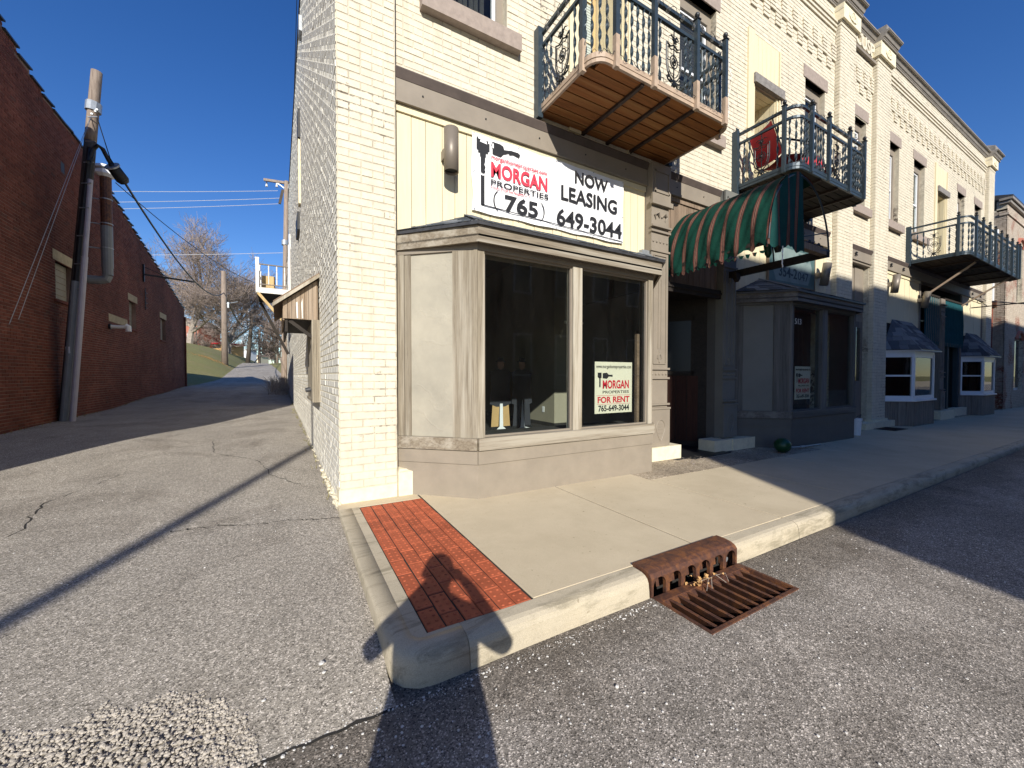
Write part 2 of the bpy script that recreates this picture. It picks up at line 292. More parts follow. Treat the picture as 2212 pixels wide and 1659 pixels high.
M['redwood'] = wood('dark_red_wainscot', (0.055, 0.02, 0.012), (0.03, 0.012, 0.008), 'z')
M['siding'] = plain('aged_white_siding', (0.30, 0.285, 0.235), 0.7, var=0.1)
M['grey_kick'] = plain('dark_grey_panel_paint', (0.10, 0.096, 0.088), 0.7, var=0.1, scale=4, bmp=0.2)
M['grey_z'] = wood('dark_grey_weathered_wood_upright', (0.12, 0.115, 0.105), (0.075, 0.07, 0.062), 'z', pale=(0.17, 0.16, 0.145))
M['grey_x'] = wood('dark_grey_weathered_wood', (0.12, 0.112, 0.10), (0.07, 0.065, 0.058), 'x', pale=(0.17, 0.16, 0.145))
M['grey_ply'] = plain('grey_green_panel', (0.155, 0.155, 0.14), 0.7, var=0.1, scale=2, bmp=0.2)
M['hair'] = plain('brown_hair', (0.05, 0.03, 0.02), 0.6, var=0.2)
M['coat'] = plain('dark_wool_coat', (0.03, 0.032, 0.04), 0.9, var=0.15)
M['orange'] = plain('orange_stucco', (0.60, 0.36, 0.14), 0.8, var=0.06)
M['farred'] = plain('far_red_brick', (0.40, 0.15, 0.10), 0.85, var=0.2, scale=3)
M['leaf'] = plain('dead_leaf', (0.50, 0.29, 0.11), 0.7, var=0.25, scale=60)
M['greenplastic'] = plain('dark_green_plastic', (0.008, 0.05, 0.018), 0.35, var=0.1)
m, nt, bs = newmat('winter_grass'); v = coords(nt)
b_ = ramp(nt, noise(nt, v, 0.35, 6, 0.7), [(0.32, (0.31, 0.25, 0.11)), (0.5, (0.235, 0.215, 0.065)), (0.7, (0.25, 0.245, 0.08))])
nt.links.new(mix(nt, 1.0, b_, ramp(nt, noise(nt, v, 14, 6, 0.75), [(0.3, (0.6,) * 3), (0.7, (1.25,) * 3)]), 'MULTIPLY'), bs.inputs['Base Color']); bs.inputs['Roughness'].default_value = 0.95
bump(nt, bs, noise(nt, v, 20, 4, 0.7), 0.8, 0.08); M['grass'] = m

# ---------------------------------------------------------------- mesh building
class MB:
    def __init__(s): s.v = []; s.f = []
    def add(s, vs, fs):
        b = len(s.v); s.v += [tuple(p) for p in vs]; s.f += [tuple(i + b for i in f) for f in fs]; return s
    def box(s, x0, x1, y0, y1, z0, z1, ch=0.0):
        if x0 > x1: x0, x1 = x1, x0
        if y0 > y1: y0, y1 = y1, y0
        if z0 > z1: z0, z1 = z1, z0
        vs = [(x, y, z) for z in (z0, z1) for y in (y0, y1) for x in (x0, x1)]
        return s.add(vs, [(0, 2, 3, 1), (4, 5, 7, 6), (0, 1, 5, 4), (2, 6, 7, 3), (0, 4, 6, 2), (1, 3, 7, 5)])
    def bar(s, a, b, w, h=None, up=(0, 0, 1)):
        a = Vector(a); b = Vector(b); d = (b - a).normalized(); up = Vector(up)
        if abs(d.dot(up)) > 0.98: up = Vector((0, 1, 0))
        r = d.cross(up).normalized(); u = r.cross(d); h = h or w
        vs = []
        for p in (a, b):
            for i, j in ((-1, -1), (1, -1), (1, 1), (-1, 1)): vs.append(p + r * (w / 2 * i) + u * (h / 2 * j))
        return s.add(vs, [(3, 2, 1, 0), (4, 5, 6, 7), (0, 1, 5, 4), (1, 2, 6, 5), (2, 3, 7, 6), (3, 0, 4, 7)])
    def tube(s, pts, r, n=6, cap=True):
        pts = [Vector(p) for p in pts]; rr = r if hasattr(r, '__len__') else [r] * len(pts); vs = []; fs = []
        d0 = (pts[1] - pts[0]).normalized(); ref = Vector((0, 0, 1)) if abs(d0.z) < 0.9 else Vector((1, 0, 0))
        x = d0.cross(ref).normalized()
        for i, p in enumerate(pts):
            d = (pts[min(i + 1, len(pts) - 1)] - pts[max(i - 1, 0)])
            d = d.normalized() if d.length > 1e-9 else d0
            x = (x - d * x.dot(d)); x = x.normalized() if x.length > 1e-6 else d.orthogonal().normalized(); y = d.cross(x)
            for k in range(n):
                a = 2 * PI * k / n; vs.append(p + (x * math.cos(a) + y * math.sin(a)) * rr[i])
        for i in range(len(pts) - 1):
            for k in range(n):
                k2 = (k + 1) % n; fs.append((i * n + k, i * n + k2, (i + 1) * n + k2, (i + 1) * n + k))
        if cap: fs.append(tuple(range(n - 1, -1, -1))); fs.append(tuple(range((len(pts) - 1) * n, len(pts) * n)))
        return s.add(vs, fs)
    def sphere(s, c, r, n=8, m=6, sz=1.0):
        vs = []; fs = []
        for j in range(1, m):
            t = PI * j / m
            for k in range(n):
                a = 2 * PI * k / n; vs.append((c[0] + r * math.sin(t) * math.cos(a), c[1] + r * math.sin(t) * math.sin(a), c[2] + r * sz * math.cos(t)))
        vs += [(c[0], c[1], c[2] + r * sz), (c[0], c[1], c[2] - r * sz)]; T = len(vs) - 2
        for j in range(m - 2):
            for k in range(n): fs.append((j * n + k, (j + 1) * n + k, (j + 1) * n + (k + 1) % n, j * n + (k + 1) % n))
        for k in range(n): fs.append((T, k, (k + 1) % n)); fs.append((T + 1, (m - 2) * n + (k + 1) % n, (m - 2) * n + k))
        return s.add(vs, fs)
    def prism(s, poly, d, off=(0, 0, 0)):
        """poly: list of 3D points (planar), extruded by vector d"""
        n = len(poly); d = Vector(d); vs = [Vector(p) for p in poly] + [Vector(p) + d for p in poly]
        return s.add(vs, [tuple(range(n)), tuple(range(2 * n - 1, n - 1, -1))] + [(i, i + n, (i + 1) % n + n, (i + 1) % n) for i in range(n)])
    def mesh(s, name, smooth=False):
        me = bpy.data.meshes.new(name); me.from_pydata(s.v, [], s.f); me.update()
        if smooth: me.polygons.foreach_set('use_smooth', [True] * len(me.polygons))
        bm = bmesh.new(); bm.from_mesh(me); bmesh.ops.recalc_face_normals(bm, faces=bm.faces)
        bm.to_mesh(me); bm.free()
        return me
ORG = {}                                     # world position of each object's origin
def link(o, parent=None, world=(0, 0, 0)):
    COL.objects.link(o); w = Vector(world)
    if parent is not None: o.parent = parent; o.location = w - ORG[parent.name]
    else: o.location = w
    ORG[o.name] = w; return o
def thing(name, label, cat, loc=(0, 0, 0), group=None):
    o = bpy.data.objects.new(name, None); o.empty_display_size = 0.2; link(o, None, loc)
    o['label'] = label; o['category'] = cat
    if group: o['group'] = group
    return o
def tag(o, label, cat, group=None):
    o['label'] = label; o['category'] = cat
    if group: o['group'] = group
    return o
def obj(name, mb, m, parent=None, smooth=False, kind=None, raw=False):
    me = mb if raw else mb.mesh(name, smooth)
    if not me.materials: me.materials.append(m if not isinstance(m, str) else M[m])
    o = bpy.data.objects.new(name, me); link(o, parent)
    if kind: o['kind'] = kind
    return o
def piece(name, me, parent, world, rot=None, scale=None):
    o = bpy.data.objects.new(name, me); link(o, parent, world)
    if rot: o.rotation_euler = rot
    if scale: o.scale = scale
    return o
def solo(name, mb, m, loc, label, cat, group=None, smooth=False):
    """a thing that is one mesh, built round loc"""
    me = mb.mesh(name, smooth); me.materials.append(M[m]); me.transform(Matrix.Translation(-Vector(loc)))
    o = bpy.data.objects.new(name, me); link(o, None, loc); return tag(o, label, cat, group)
def text(body, x0, x1, z0, z1, y, m, parent, bold=0.0, name='lettering', slant=0.0, depth=0.0015):
    cu = bpy.data.curves.new('t', 'FONT'); cu.body = body; cu.offset = bold; cu.extrude = depth; cu.resolution_u = 3
    o = bpy.data.objects.new('t', cu); COL.objects.link(o)
    dg = bpy.context.evaluated_depsgraph_get(); me = bpy.data.meshes.new_from_object(o.evaluated_get(dg))
    bpy.data.objects.remove(o); me.name = name
    co = np.empty(len(me.vertices) * 3); me.vertices.foreach_get('co', co); co = co.reshape(-1, 3)
    a, b = co.min(0), co.max(0); u = (co[:, 0] - a[0]) / (b[0] - a[0]); w = (co[:, 1] - a[1]) / (b[1] - a[1])
    out = np.stack([x0 + u * (x1 - x0) + slant * w, y - co[:, 2], z0 + w * (z1 - z0)], 1)
    me.vertices.foreach_set('co', out.ravel()); me.update(); me.materials.clear(); me.materials.append(M[m])
    return obj(name, me, m, parent, raw=True)
# ================================================================ ground
def aprof(y):
    P = [(-2.43, -0.15), (-2.30, -0.132), (-2.15, -0.112), (-1.8, -0.082), (-1.2, -0.06), (0, -0.04), (2, -0.005), (6, 0.075), (10, 0.10), (14, 0.19), (18, 0.36), (25, 0.60), (32, 1.08), (45, 1.98), (55, 2.62), (66, 3.12), (78, 3.35), (100, 3.35), (200, 3.0)]
    if y <= P[0][0]: return P[0][1]
    for (a, za), (b, zb) in zip(P, P[1:]):
        if y <= b:
            t = (y - a) / (b - a); return za + (zb - za) * t
    return P[-1][1]
def wob(x, y): return 0.035 * math.sin(y * 0.9 + 1.3 + 0.4 * x) * math.sin(x * 0.8 + 0.6) * min(1, max(0, (y - 0.5) / 4))
def left_edge(y):
    P = [(24, -5.7), (30, -4.6), (45, -5.2), (62, -6.0), (90, -7.3)]
    if y < 24: return -5.7
    for (a, za), (b, zb) in zip(P, P[1:]):
        if y <= b: return za + (zb - za) * (y - a) / (b - a)
    return P[-1][1]
def right_edge(y):
    P = [(26, -0.3), (34, -0.75), (45, -1.5), (62, -2.8), (90, -4.2)]
    if y < 26: return -0.2
    for (a, za), (b, zb) in zip(P, P[1:]):
        if y <= b: return za + (zb - za) * (y - a) / (b - a)
    return P[-1][1]
def sheet(ys, cols, fx, fz):
    mb = MB(); vs = []; fs = []; n = cols + 1
    for y in ys:
        for k in range(n):
            x = fx(y, k / cols); vs.append((x, y, fz(x, y)))
    for j in range(len(ys) - 1):
        for k in range(cols): fs.append((j * n + k, j * n + k + 1, (j + 1) * n + k + 1, (j + 1) * n + k))
    return mb.add(vs, fs)
ys = [-2.42, -2.36, -2.30, -2.22, -2.15, -2.05, -1.95, -1.8, -1.6, -1.4] + [-1.2 + 0.35 * i for i in range(17)] + [4.6 + 0.6 * i for i in range(40)] + [29 + 2 * i for i in range(38)]
def alz(x, y):
    z = aprof(y) + wob(x, y)
    if x > -0.35 and y < 8: z -= 0.0
    return z
o = obj('alley', sheet(ys, 14, lambda y, t: left_edge(y) * (1 - t) + right_edge(y) * t + ((0.28 if y > -2.165 else 0.155) if y < 26 and t == 1 else 0), alz), 'alley', smooth=True, kind='structure')
def lawn_z(x, y):
    d = max(0.0, left_edge(y) - x); base = aprof(y)
    up = 1 / (1 + math.exp(-(y - 38) / 5.0))
    return base - 0.03 + (1 - math.exp(-d / 4.0)) * (0.3 + 3.0 * up) + max(0, y - 60) * 0.030 * (1 - math.exp(-d / 6.0))
ys2 = [24.2 + 1.2 * i for i in range(32)] + [64 + 6 * i for i in range(26)]
obj('lawn', sheet(ys2, 30, lambda y, t: left_edge(y) - 90 * (1 - t) ** 2.2 + 0.05, lawn_z), 'grass', smooth=True, kind='structure')
obj('verge', sheet(ys2, 12, lambda y, t: right_edge(y) - 0.05 + 60 * t ** 2, lambda x, y: aprof(y) - 0.03 + 0.35 * (1 - math.exp(-max(0, x - right_edge(y)) / 3.0))), 'grass', smooth=True, kind='structure')
mb = MB().box(-1500, 1500, -1500, 2500, -0.75, -0.7); obj('ground', mb, 'grass', kind='structure')
mb = MB()
for k in range(26):                                                      # concrete apron of a side drive on the crest
    pass
# street with the pit of the storm drain left open
gx0, gx1, gy0, gy1 = 1.512, 2.412, -2.79, -2.40
mb = MB()
def flat(mb, x0, x1, y0, y1, z): mb.add([(x0, y0, z), (x1, y0, z), (x1, y1, z), (x0, y1, z)], [(0, 1, 2, 3)])
for (a, b, c_, d_) in ((-80, gx0, -13.9, -2.4), (gx1, 120, -13.9, -2.4), (gx0, gx1, -13.9, gy0)): flat(mb, a, b, c_, d_, -0.15)
flat(mb, -80, -5.69, -2.4, 0.5, -0.145)
flat(mb, -0.5, gx0, -2.4, -2.2, -0.15)
obj('street', mb, 'asphalt', kind='structure')
mb = MB(); flat(mb, -120, 140, -60, -13.9, -0.14); obj('far_pavement', mb, 'concrete', kind='structure')
# crack where the alley pavement meets the street
mb = MB(); pts = [(-0.06, -2.425), (-0.14, -2.43), (-0.20, -2.42), (-0.26, -2.432), (-0.31, -2.424), (-0.37, -2.43), (-0.42, -2.42), (-0.47, -2.43), (-0.56, -2.425), (-0.7, -2.43)]
vs = []; fs = []
for i, (x, y) in enumerate(pts):
    w = 0.003 + 0.006 * rnd.random(); vs += [(x, y - w, -0.1475), (x, y + w * 0.9, aprof(y + w * .9) + .003)]
for i in range(len(pts) - 1): fs.append((2 * i, 2 * i + 2, 2 * i + 3, 2 * i + 1))
mb.add(vs, fs); obj('pavement_crack', mb, 'joint', kind='structure')

# sidewalk
def sz(x): return -0.0065 * max(x, 0)
def slab_pts(mb, x0, x1, y0, y1, dz=0.0, t=0.12, g=0.008):
    x0 += g; x1 -= g; y0 += g; y1 -= g; e = 0.003
    lo = [(x0, y0), (x1, y0), (x1, y1), (x0, y1)]; hi = [(x0 + e, y0 + e), (x1 - e, y0 + e), (x1 - e, y1 - e), (x0 + e, y1 - e)]
    vs = [(x, y, sz(x) + dz - t) for x, y in lo] + [(x, y, sz(x) + dz - e) for x, y in lo] + [(x, y, sz(x) + dz) for x, y in hi]
    fs = [(3, 2, 1, 0), (8, 9, 10, 11)] + [(i, (i + 1) % 4, (i + 1) % 4 + 4, i + 4) for i in range(4)] + [(i + 4, (i + 1) % 4 + 4, (i + 1) % 4 + 8, i + 8) for i in range(4)]
    return mb.add(vs, fs)
side = obj('sidewalk', MB().add([(0.05, -2.25, -0.0075), (60, -2.25, -0.3975), (60, 0.1, -0.3975), (0.05, 0.1, -0.0075)], [(0, 1, 2, 3)]), 'joint', kind='structure')
KY = -2.25                                                               # back edge of the kerb
xs = [0.735, 2.155, 3.33, 4.75, 6.2, 7.65, 9.2, 10.9, 12.7, 14.6, 16.5, 18.6, 20.7, 22.9, 25.5, 28, 31, 34, 38, 42, 47, 52]
for i in range(len(xs) - 1):
    a, b = xs[i], xs[i + 1]
    y1 = -0.80 if 3.3 <= a < 7.6 else 0.1
    obj('paving_slab', slab_pts(MB(), a, b, KY, y1), 'concrete', side)
for a, b, c_ in ((3.33, 4.6, 0.1), (4.6, 6.0, 0.0), (6.0, 7.65, 0.1)): obj('paving_slab', slab_pts(MB(), a, b, -0.80, c_ if c_ else -0.2, -0.004), 'oldconcrete', side)
obj('paving_slab', slab_pts(MB(), -0.035, 0.735, -0.19, 0.0, -0.004), 'concrete', side)
# kerb stones: rounded nose towards the street
def kerb_run(x0, x1, g=0.004):
    mb = MB(); x0 += g; x1 -= g; prof = [(KY + 0.0, 0.0), (-2.325, -0.003), (-2.350, -0.011), (-2.368, -0.026), (-2.378, -0.050), (-2.384, -0.10), (-2.392, -0.26), (KY, -0.26)]
    n = len(prof); N = max(1, int((x1 - x0) / 0.25)); vs = []; fs = []
    for i in range(N + 1):
        x = x0 + (x1 - x0) * i / N
        for y, z in prof: vs.append((x, y + 0.003 * math.sin(x * 5 + y * 30), z + sz(x)))
    for i in range(N):
        for k in range(n): fs.append((i * n + k, i * n + (k + 1) % n, (i + 1) * n + (k + 1) % n, (i + 1) * n + k))
    fs.append(tuple(range(n))); fs.append(tuple(range(N * n + n - 1, N * n - 1, -1)))
    return mb.add(vs, fs)
for a, b in [(0.30, 1.50), (2.41, 3.32), (3.32, 6.3), (6.3, 9.3), (9.3, 12.3), (12.3, 15.3), (15.3, 18.3), (18.3, 21.3), (21.3, 25), (25, 30), (30, 40), (40, 55)]:
    obj('kerb_stone', kerb_run(a, b), 'kerb', side, smooth=False)
# corner kerb: rounded return running back along the alley
path = [(0.30, -2.386), (0.18, -2.385)] + [(0.13 + 0.17 * math.cos(a), -2.215 + 0.17 * math.sin(a)) for a in [math.radians(t) for t in (-90, -112, -135, -158, -180)]] + [(-0.04, -1.9), (-0.04, -1.4), (-0.038, -0.9), (-0.036, -0.4), (-0.034, -0.19)]
nose = [(-0.012, -0.27), (0.0, -0.10), (0.004, -0.056), (0.014, -0.030), (0.030, -0.013), (0.055, -0.003), (0.080, 0.0), (0.110, 0.0), (0.110, -0.14)]
vs = []; fs = []; n = len(nose)
for i, (x, y) in enumerate(path):
    p = Vector((x, y, 0)); t = Vector(path[min(i + 1, len(path) - 1)]) - Vector(path[max(i - 1, 0)]); t = Vector((t.x, t.y, 0)).normalized()
    inn = Vector((-t.y, t.x, 0)) * -1.0
    if inn.dot(Vector((0.35, -1.2, 0)) - p) < 0: inn = -inn
    fq = min(1.0, max(0.22, (-1.75 - y) / .45)) if x < .1 else 1.0
    for k, (d, z) in enumerate(nose):
        if k < 7 and k: d, z = d * fq, (z * fq if k > 1 else z)
        q = p + inn * d; vs.append((q.x, q.y, z))
for i in range(len(path) - 1):
    for k in range(n - 1): fs.append((i * n + k, i * n + k + 1, (i + 1) * n + k + 1, (i + 1) * n + k))
fs.append(tuple(range(n)));
ck = obj('kerb_stone', MB().add(vs, fs), 'kerb', side, smooth=True)
obj('paving_slab', MB().add([(0.13, -2.2765, -0.0005), (0.302, -2.2765, -0.0005), (0.302, -2.2505, -0.0005), (0.13, -2.2505, -0.0005)], [(0, 1, 2, 3)]), 'kerb', side)
obj('paving_slab', MB().add([(0.068, -2.21, -0.0008), (0.076, -2.252, -0.0008), (0.10, -2.274, -0.0008), (0.139, -2.277, -0.0008), (0.139, -0.19, -0.0008), (0.066, -0.19, -0.0008)], [(0, 1, 2, 3, 4, 5)]), 'kerb', side)
# tactile pavers: six columns of running bond
bed = MB(); flat(bed, 0.136, 0.738, -2.252, -0.185, -0.016); obj('paver_bed', bed, 'joint', side)
def paver_mesh(w, l):
    mb = MB(); e = 0.004; h = 0.03
    lo = [(0, 0), (w, 0), (w, l), (0, l)]; hi = [(e, e), (w - e, e), (w - e, l - e), (e, l - e)]
    mb.add([(x, y, -h) for x, y in lo] + [(x, y, -0.004) for x, y in lo] + [(x, y, 0) for x, y in hi],
           [(8, 9, 10, 11)] + [(i, (i + 1) % 4, (i + 1) % 4 + 4, i + 4) for i in range(4)] + [(i + 4, (i + 1) % 4 + 4, (i + 1) % 4 + 8, i + 8) for i in range(4)])
    ny = max(1, round(l / 0.05))
    for i in range(2):
        for j in range(ny):
            cx = w * (0.27 + 0.46 * i); cy = l * (j + 0.5) / ny; R = 0.0105
            if l < 0.05: continue
            vs = [(cx + R * math.cos(a), cy + R * math.sin(a), 0) for a in [k * PI / 4 for k in range(8)]] + [(cx + R * .55 * math.cos(a), cy + R * .55 * math.sin(a), 0.0042) for a in [k * PI / 4 for k in range(8)]]
            mb.add(vs, [(k, (k + 1) % 8, (k + 1) % 8 + 8, k + 8) for k in range(8)] + [tuple(range(8, 16))])
    me = mb.mesh('paver'); me.materials.append(M['paver']); return me
PX0, PX1, PY0, PY1 = 0.145, 0.730, -2.2495, -0.20
cw = (PX1 - PX0) / 6; pl = 0.205; cache = {}
for i in range(6):
    y = PY0 - (0.0 if i % 2 == 0 else pl * 0.45) - 0.0
    while y < PY1 - 0.02:
        a = max(y, PY0); b = min(y + pl, PY1)
        if b - a > 0.03:
            key = round(b - a, 3)
            if key not in cache: cache[key] = paver_mesh(cw - 0.006, b - a - 0.006)
            piece('paver', cache[key], side, (PX0 + i * cw + 0.003 + rnd.uniform(-.0012, .0012), a + 0.003, -0.0035 + rnd.uniform(-0.002, 0.0015)), rot=(rnd.uniform(-.008, .008), rnd.uniform(-.012, .012), rnd.uniform(-.008, .008)))
        y += pl
# gravel spill at the alley mouth
def stone_mesh(r, seed):
    q = random.Random(seed); ph = (1 + 5 ** .5) / 2
    vs = [Vector(p).normalized() for p in ((-1, ph, 0), (1, ph, 0), (-1, -ph, 0), (1, -ph, 0), (0, -1, ph), (0, 1, ph), (0, -1, -ph), (0, 1, -ph), (ph, 0, -1), (ph, 0, 1), (-ph, 0, -1), (-ph, 0, 1))]
    fs = [(0, 11, 5), (0, 5, 1), (0, 1, 7), (0, 7, 10), (0, 10, 11), (1, 5, 9), (5, 11, 4), (11, 10, 2), (10, 7, 6), (7, 1, 8), (3, 9, 4), (3, 4, 2), (3, 2, 6), (3, 6, 8), (3, 8, 9), (4, 9, 5), (2, 4, 11), (6, 2, 10), (8, 6, 7), (9, 8, 1)]
    s = (q.uniform(.8, 1.3), q.uniform(.7, 1.1), q.uniform(.45, .8))
    return [Vector((v.x * s[0], v.y * s[1], v.z * s[2])) * r * q.uniform(.8, 1.15) for v in vs], fs
proto = [stone_mesh(1.0, i) for i in range(10)]
def scatter(n, inside, zf, rmin, rmax, name, m, pile=0.0):
    V = []; F = []; b = 0
    for _ in range(n):
        for t in range(60):
            x, y, hgt = inside(rnd)
            if x is not None: break
        vs, fs = proto[rnd.randrange(10)]; r = rmin + (rmax - rmin) * rnd.random() ** 2.2; a = rnd.uniform(0, 2 * PI); ca, sa = math.cos(a), math.sin(a)
        z = zf(x, y) + hgt + r * 0.35
        V += [(x + (v.x * ca - v.y * sa) * r, y + (v.x * sa + v.y * ca) * r, z + v.z * r) for v in vs]; F += [tuple(i + b for i in f) for f in fs]; b += 12
    me = bpy.data.meshes.new(name); me.from_pydata(V, [], F); me.materials.append(M[m]); o = bpy.data.objects.new(name, me); link(o); o['kind'] = 'stuff'; return o
def gtop(x):
    P = [(-3.4, -1.25), (-2.0, -1.74), (-1.45, -1.86), (-1.31, -1.92), (-1.16, -1.98), (-1.06, -1.92), (-0.98, -1.99), (-0.87, -1.95), (-0.74, -2.02), (-0.64, -2.12), (-0.555, -2.27), (-0.51, -2.42)]
    for (a, za), (b, zb) in zip(P, P[1:]):
        if a <= x <= b: return za + (zb - za) * (x - a) / (b - a)
    return None
def in_gravel(q):
    x = q.uniform(-3.2, -0.50); y = q.uniform(-3.1, -1.2); t = gtop(x)
    right = -0.52 - 0.10 * (y + 2.36)
    if t is None or y > t + q.gauss(0, .012) or x > right + q.gauss(0, .015): return None, None, 0
    e = min(1.0, max(0, (t - y) / 0.25)) * min(1.0, max(0, (right - x) / 0.25)); return x, y, 0.018 * e * q.random()
az_ = lambda x, y: aprof(y) if y > -2.45 else -0.15
scatter(42000, in_gravel, az_, 0.0030, 0.0095, 'gravel', 'gravel')
for pts, w in (([(-0.05, -.25), (-.25, -.2), (-.42, -.12), (-.7, -.1), (-.95, 0.02), (-1.3, .05)], .006), ([(-.3, 1.0), (-.6, 1.6), (-.8, 2.6), (-1.4, 3.4), (-1.6, 4.6)], .005), ([(-2.6, -.3), (-2.3, .6), (-2.5, 1.5), (-2.2, 2.6)], .006)):
    P_ = []
    for (a, b), (c_, d_) in zip(pts, pts[1:]):
        for k in range(12): t = k / 12; P_.append((a + (c_ - a) * t + rnd.gauss(0, .012), b + (d_ - b) * t + rnd.gauss(0, .012)))
    vs = []; fs = []
    for (x, y) in P_:
        ww = w * rnd.uniform(.3, 1); vs += [(x - ww, y - ww, alz(x, y) + .003), (x + ww, y + ww, alz(x, y) + .003)]
    for i in range(len(P_) - 1): fs.append((2 * i, 2 * i + 2, 2 * i + 3, 2 * i + 1))
    obj('pavement_crack', MB().add(vs, fs), 'joint', kind='structure')
def loose(q):
    k = q.random()
    if k < 0.42: x = q.uniform(-2.2, 0.9); y = q.uniform(-3.3, -2.35)
    elif k < 0.60:
        x = q.uniform(-0.7, 1.5); y = (-2.42 if x < 0 else -2.405 - abs(q.gauss(0, .03))) + q.gauss(0, .012)
    elif k < 0.8: x = q.uniform(-4, 0); y = q.uniform(-2.3, 4)
    else: x = q.uniform(0.9, 5.0); y = q.uniform(-3.6, -2.5)
    if gx0 < x < gx1 and gy0 < y: return None, None, 0
    if x > -0.06 and y > -2.42: return None, None, 0
    return x, y, 0
scatter(2600, loose, lambda x, y: alz(x, y) if y > -2.4 else -0.15, 0.0018, 0.0065, 'stone_chips', 'pebble')
for i, (x, y, r, z) in enumerate([(-0.30, -2.08, .014, -.10), (-0.295, -2.13, .010, -.11), (-0.52, -2.17, .009, -.115), (-0.45, -2.44, .010, -.15), (0.82, -2.80, .011, -.15), (-0.13, -2.50, .009, -.15), (0.90, -2.88, .006, -.15), (-0.20, -2.28, .007, -.13)]):
    vs, fs = stone_mesh(r, 40 + i); lb = ['larger white limestone chip beside the kerb corner', 'smaller chip touching the larger one beside the kerb corner', 'flat pale chip alone on the alley above the gravel', 'pale chip at the right tip of the gravel spill', 'pale chip on the street below the kerb face', 'pale chip on the crack by the kerb corner', 'tiny pale chip on dark street asphalt', 'small round chip near the pavement crack'][i]
    m_ = MB().add([(v.x + x, v.y + y, v.z + z + r * .5) for v in vs], fs); solo('limestone_chip', m_, 'pebble', (x, y, z), lb, 'stone', 'loose limestone chips on the asphalt')

# ================================================================ brickwork
class Wall:
    """collects slabs and bricks of one building"""
    def __init__(s): s.b = []
    def lay(s, O, u, n, u0, u1, z0, z1, holes=(), course=.0735, L=.213, top=None, proud=.0042, seed=1, miss=0.0, e=.0045, j=.007):
        O = Vector(O); u = Vector(u).normalized(); n = Vector(n).normalized(); q = random.Random(seed)
        k = 0; z = z0
        while z < z1 - .01:
            ze = z + course; off = (0 if k % 2 == 0 else L / 2)
            if k % 7 == 6: L_ = L / 2
            else: L_ = L
            x = u0 - off
            while x < u1 - .005:
                a = max(x, u0); b = min(x + L_, u1); x += L_
                segs = [(a, b)]
                for (ha, hb, hza, hzb) in holes:
                    if hza < z + course * .5 < hzb:
                        ns = []
                        for (c_, d_) in segs:
                            if hb <= c_ or ha >= d_: ns.append((c_, d_)); continue
                            if c_ < ha: ns.append((c_, ha))
                            if hb < d_: ns.append((hb, d_))
                        segs = ns
                for (c_, d_) in segs:
                    if d_ - c_ < .03: continue
                    if top is not None and top((c_ + d_) / 2) < ze: continue
                    if miss and q.random() < miss: continue
                    pr = proud * q.uniform(.7, 1.3) + (0.003 if q.random() < .08 else 0)
                    jz = q.uniform(-.0015, .0015); s.b.append((O, u, n, c_ + j / 2 + q.uniform(-.002, .002), d_ - j / 2 + q.uniform(-.002, .002), z + j / 2 + jz, ze - j / 2 + jz, pr, e))
            z = ze; k += 1
    def build(s, parent, m, N=300):
        sc = []
        for i, (O, u, n, a, b, za, zb, pr, e) in enumerate(s.b):
            c_ = O + u * ((a + b) / 2) + Vector((0, 0, (za + zb) / 2)); d = c_ - CAM; dz = d.dot(FW)
            if dz < .3: continue
            px = d.dot(RT) / dz * 850; py = d.dot(UP) / dz * 850
            if abs(px) > 1090 or abs(py) > 815: continue
            vis = -d.normalized().dot(n)
            if vis <= 0.02: continue
            if abs(u.y) > .5 and n.x < 0 and c_.z > 6.5: continue
            sc.append(((b - a) * (zb - za) * vis / d.length_squared, i))
        sc.sort(reverse=True); ind = set(i for _, i in sc[:N]); cache = {}
        Q = lambda a, b, za, zb, pr, e: ([(a, 0.004, za), (b, 0.004, za), (b, 0.004, zb), (a, 0.004, zb), (a + e, -pr, za + e), (b - e, -pr, za + e), (b - e, -pr, zb - e), (a + e, -pr, zb - e)], [(4, 5, 6, 7), (0, 1, 5, 4), (1, 2, 6, 5), (2, 3, 7, 6), (3, 0, 4, 7)])
        V = []; F = []; base = 0
        for i, (O, u, n, a, b, za, zb, pr, e) in enumerate(s.b):
            if i in ind:
                w = b - a; h = zb - za; key = (round(w, 3), round(h, 3), round(pr, 3), e)
                if key not in cache:
                    vs, fs = Q(-w / 2, w / 2, -h / 2, h / 2, pr, e); me = bpy.data.meshes.new('brick'); me.from_pydata(vs, [], fs); me.materials.append(M[m]); cache[key] = me
                rz = math.atan2(u.y, u.x)
                piece('brick', cache[key], parent, O + u * ((a + b) / 2) + Vector((0, 0, (za + zb) / 2)), rot=(rnd.uniform(-.012, .012), rnd.uniform(-.006, .006), rz + rnd.uniform(-.004, .004)))
            else:
                vs, fs = Q(a, b, za, zb, pr, e)
                for (x, y, z) in vs:
                    p = O + u * x - n * y; V.append((p.x, p.y, p.z + z))
                F += [tuple(t + base for t in f) for f in fs]; base += 8
        me = bpy.data.meshes.new('brickwork'); me.from_pydata(V, [], F)
        o = obj('brickwork', me, m, parent, raw=True); o['kind'] = 'stuff'; return o
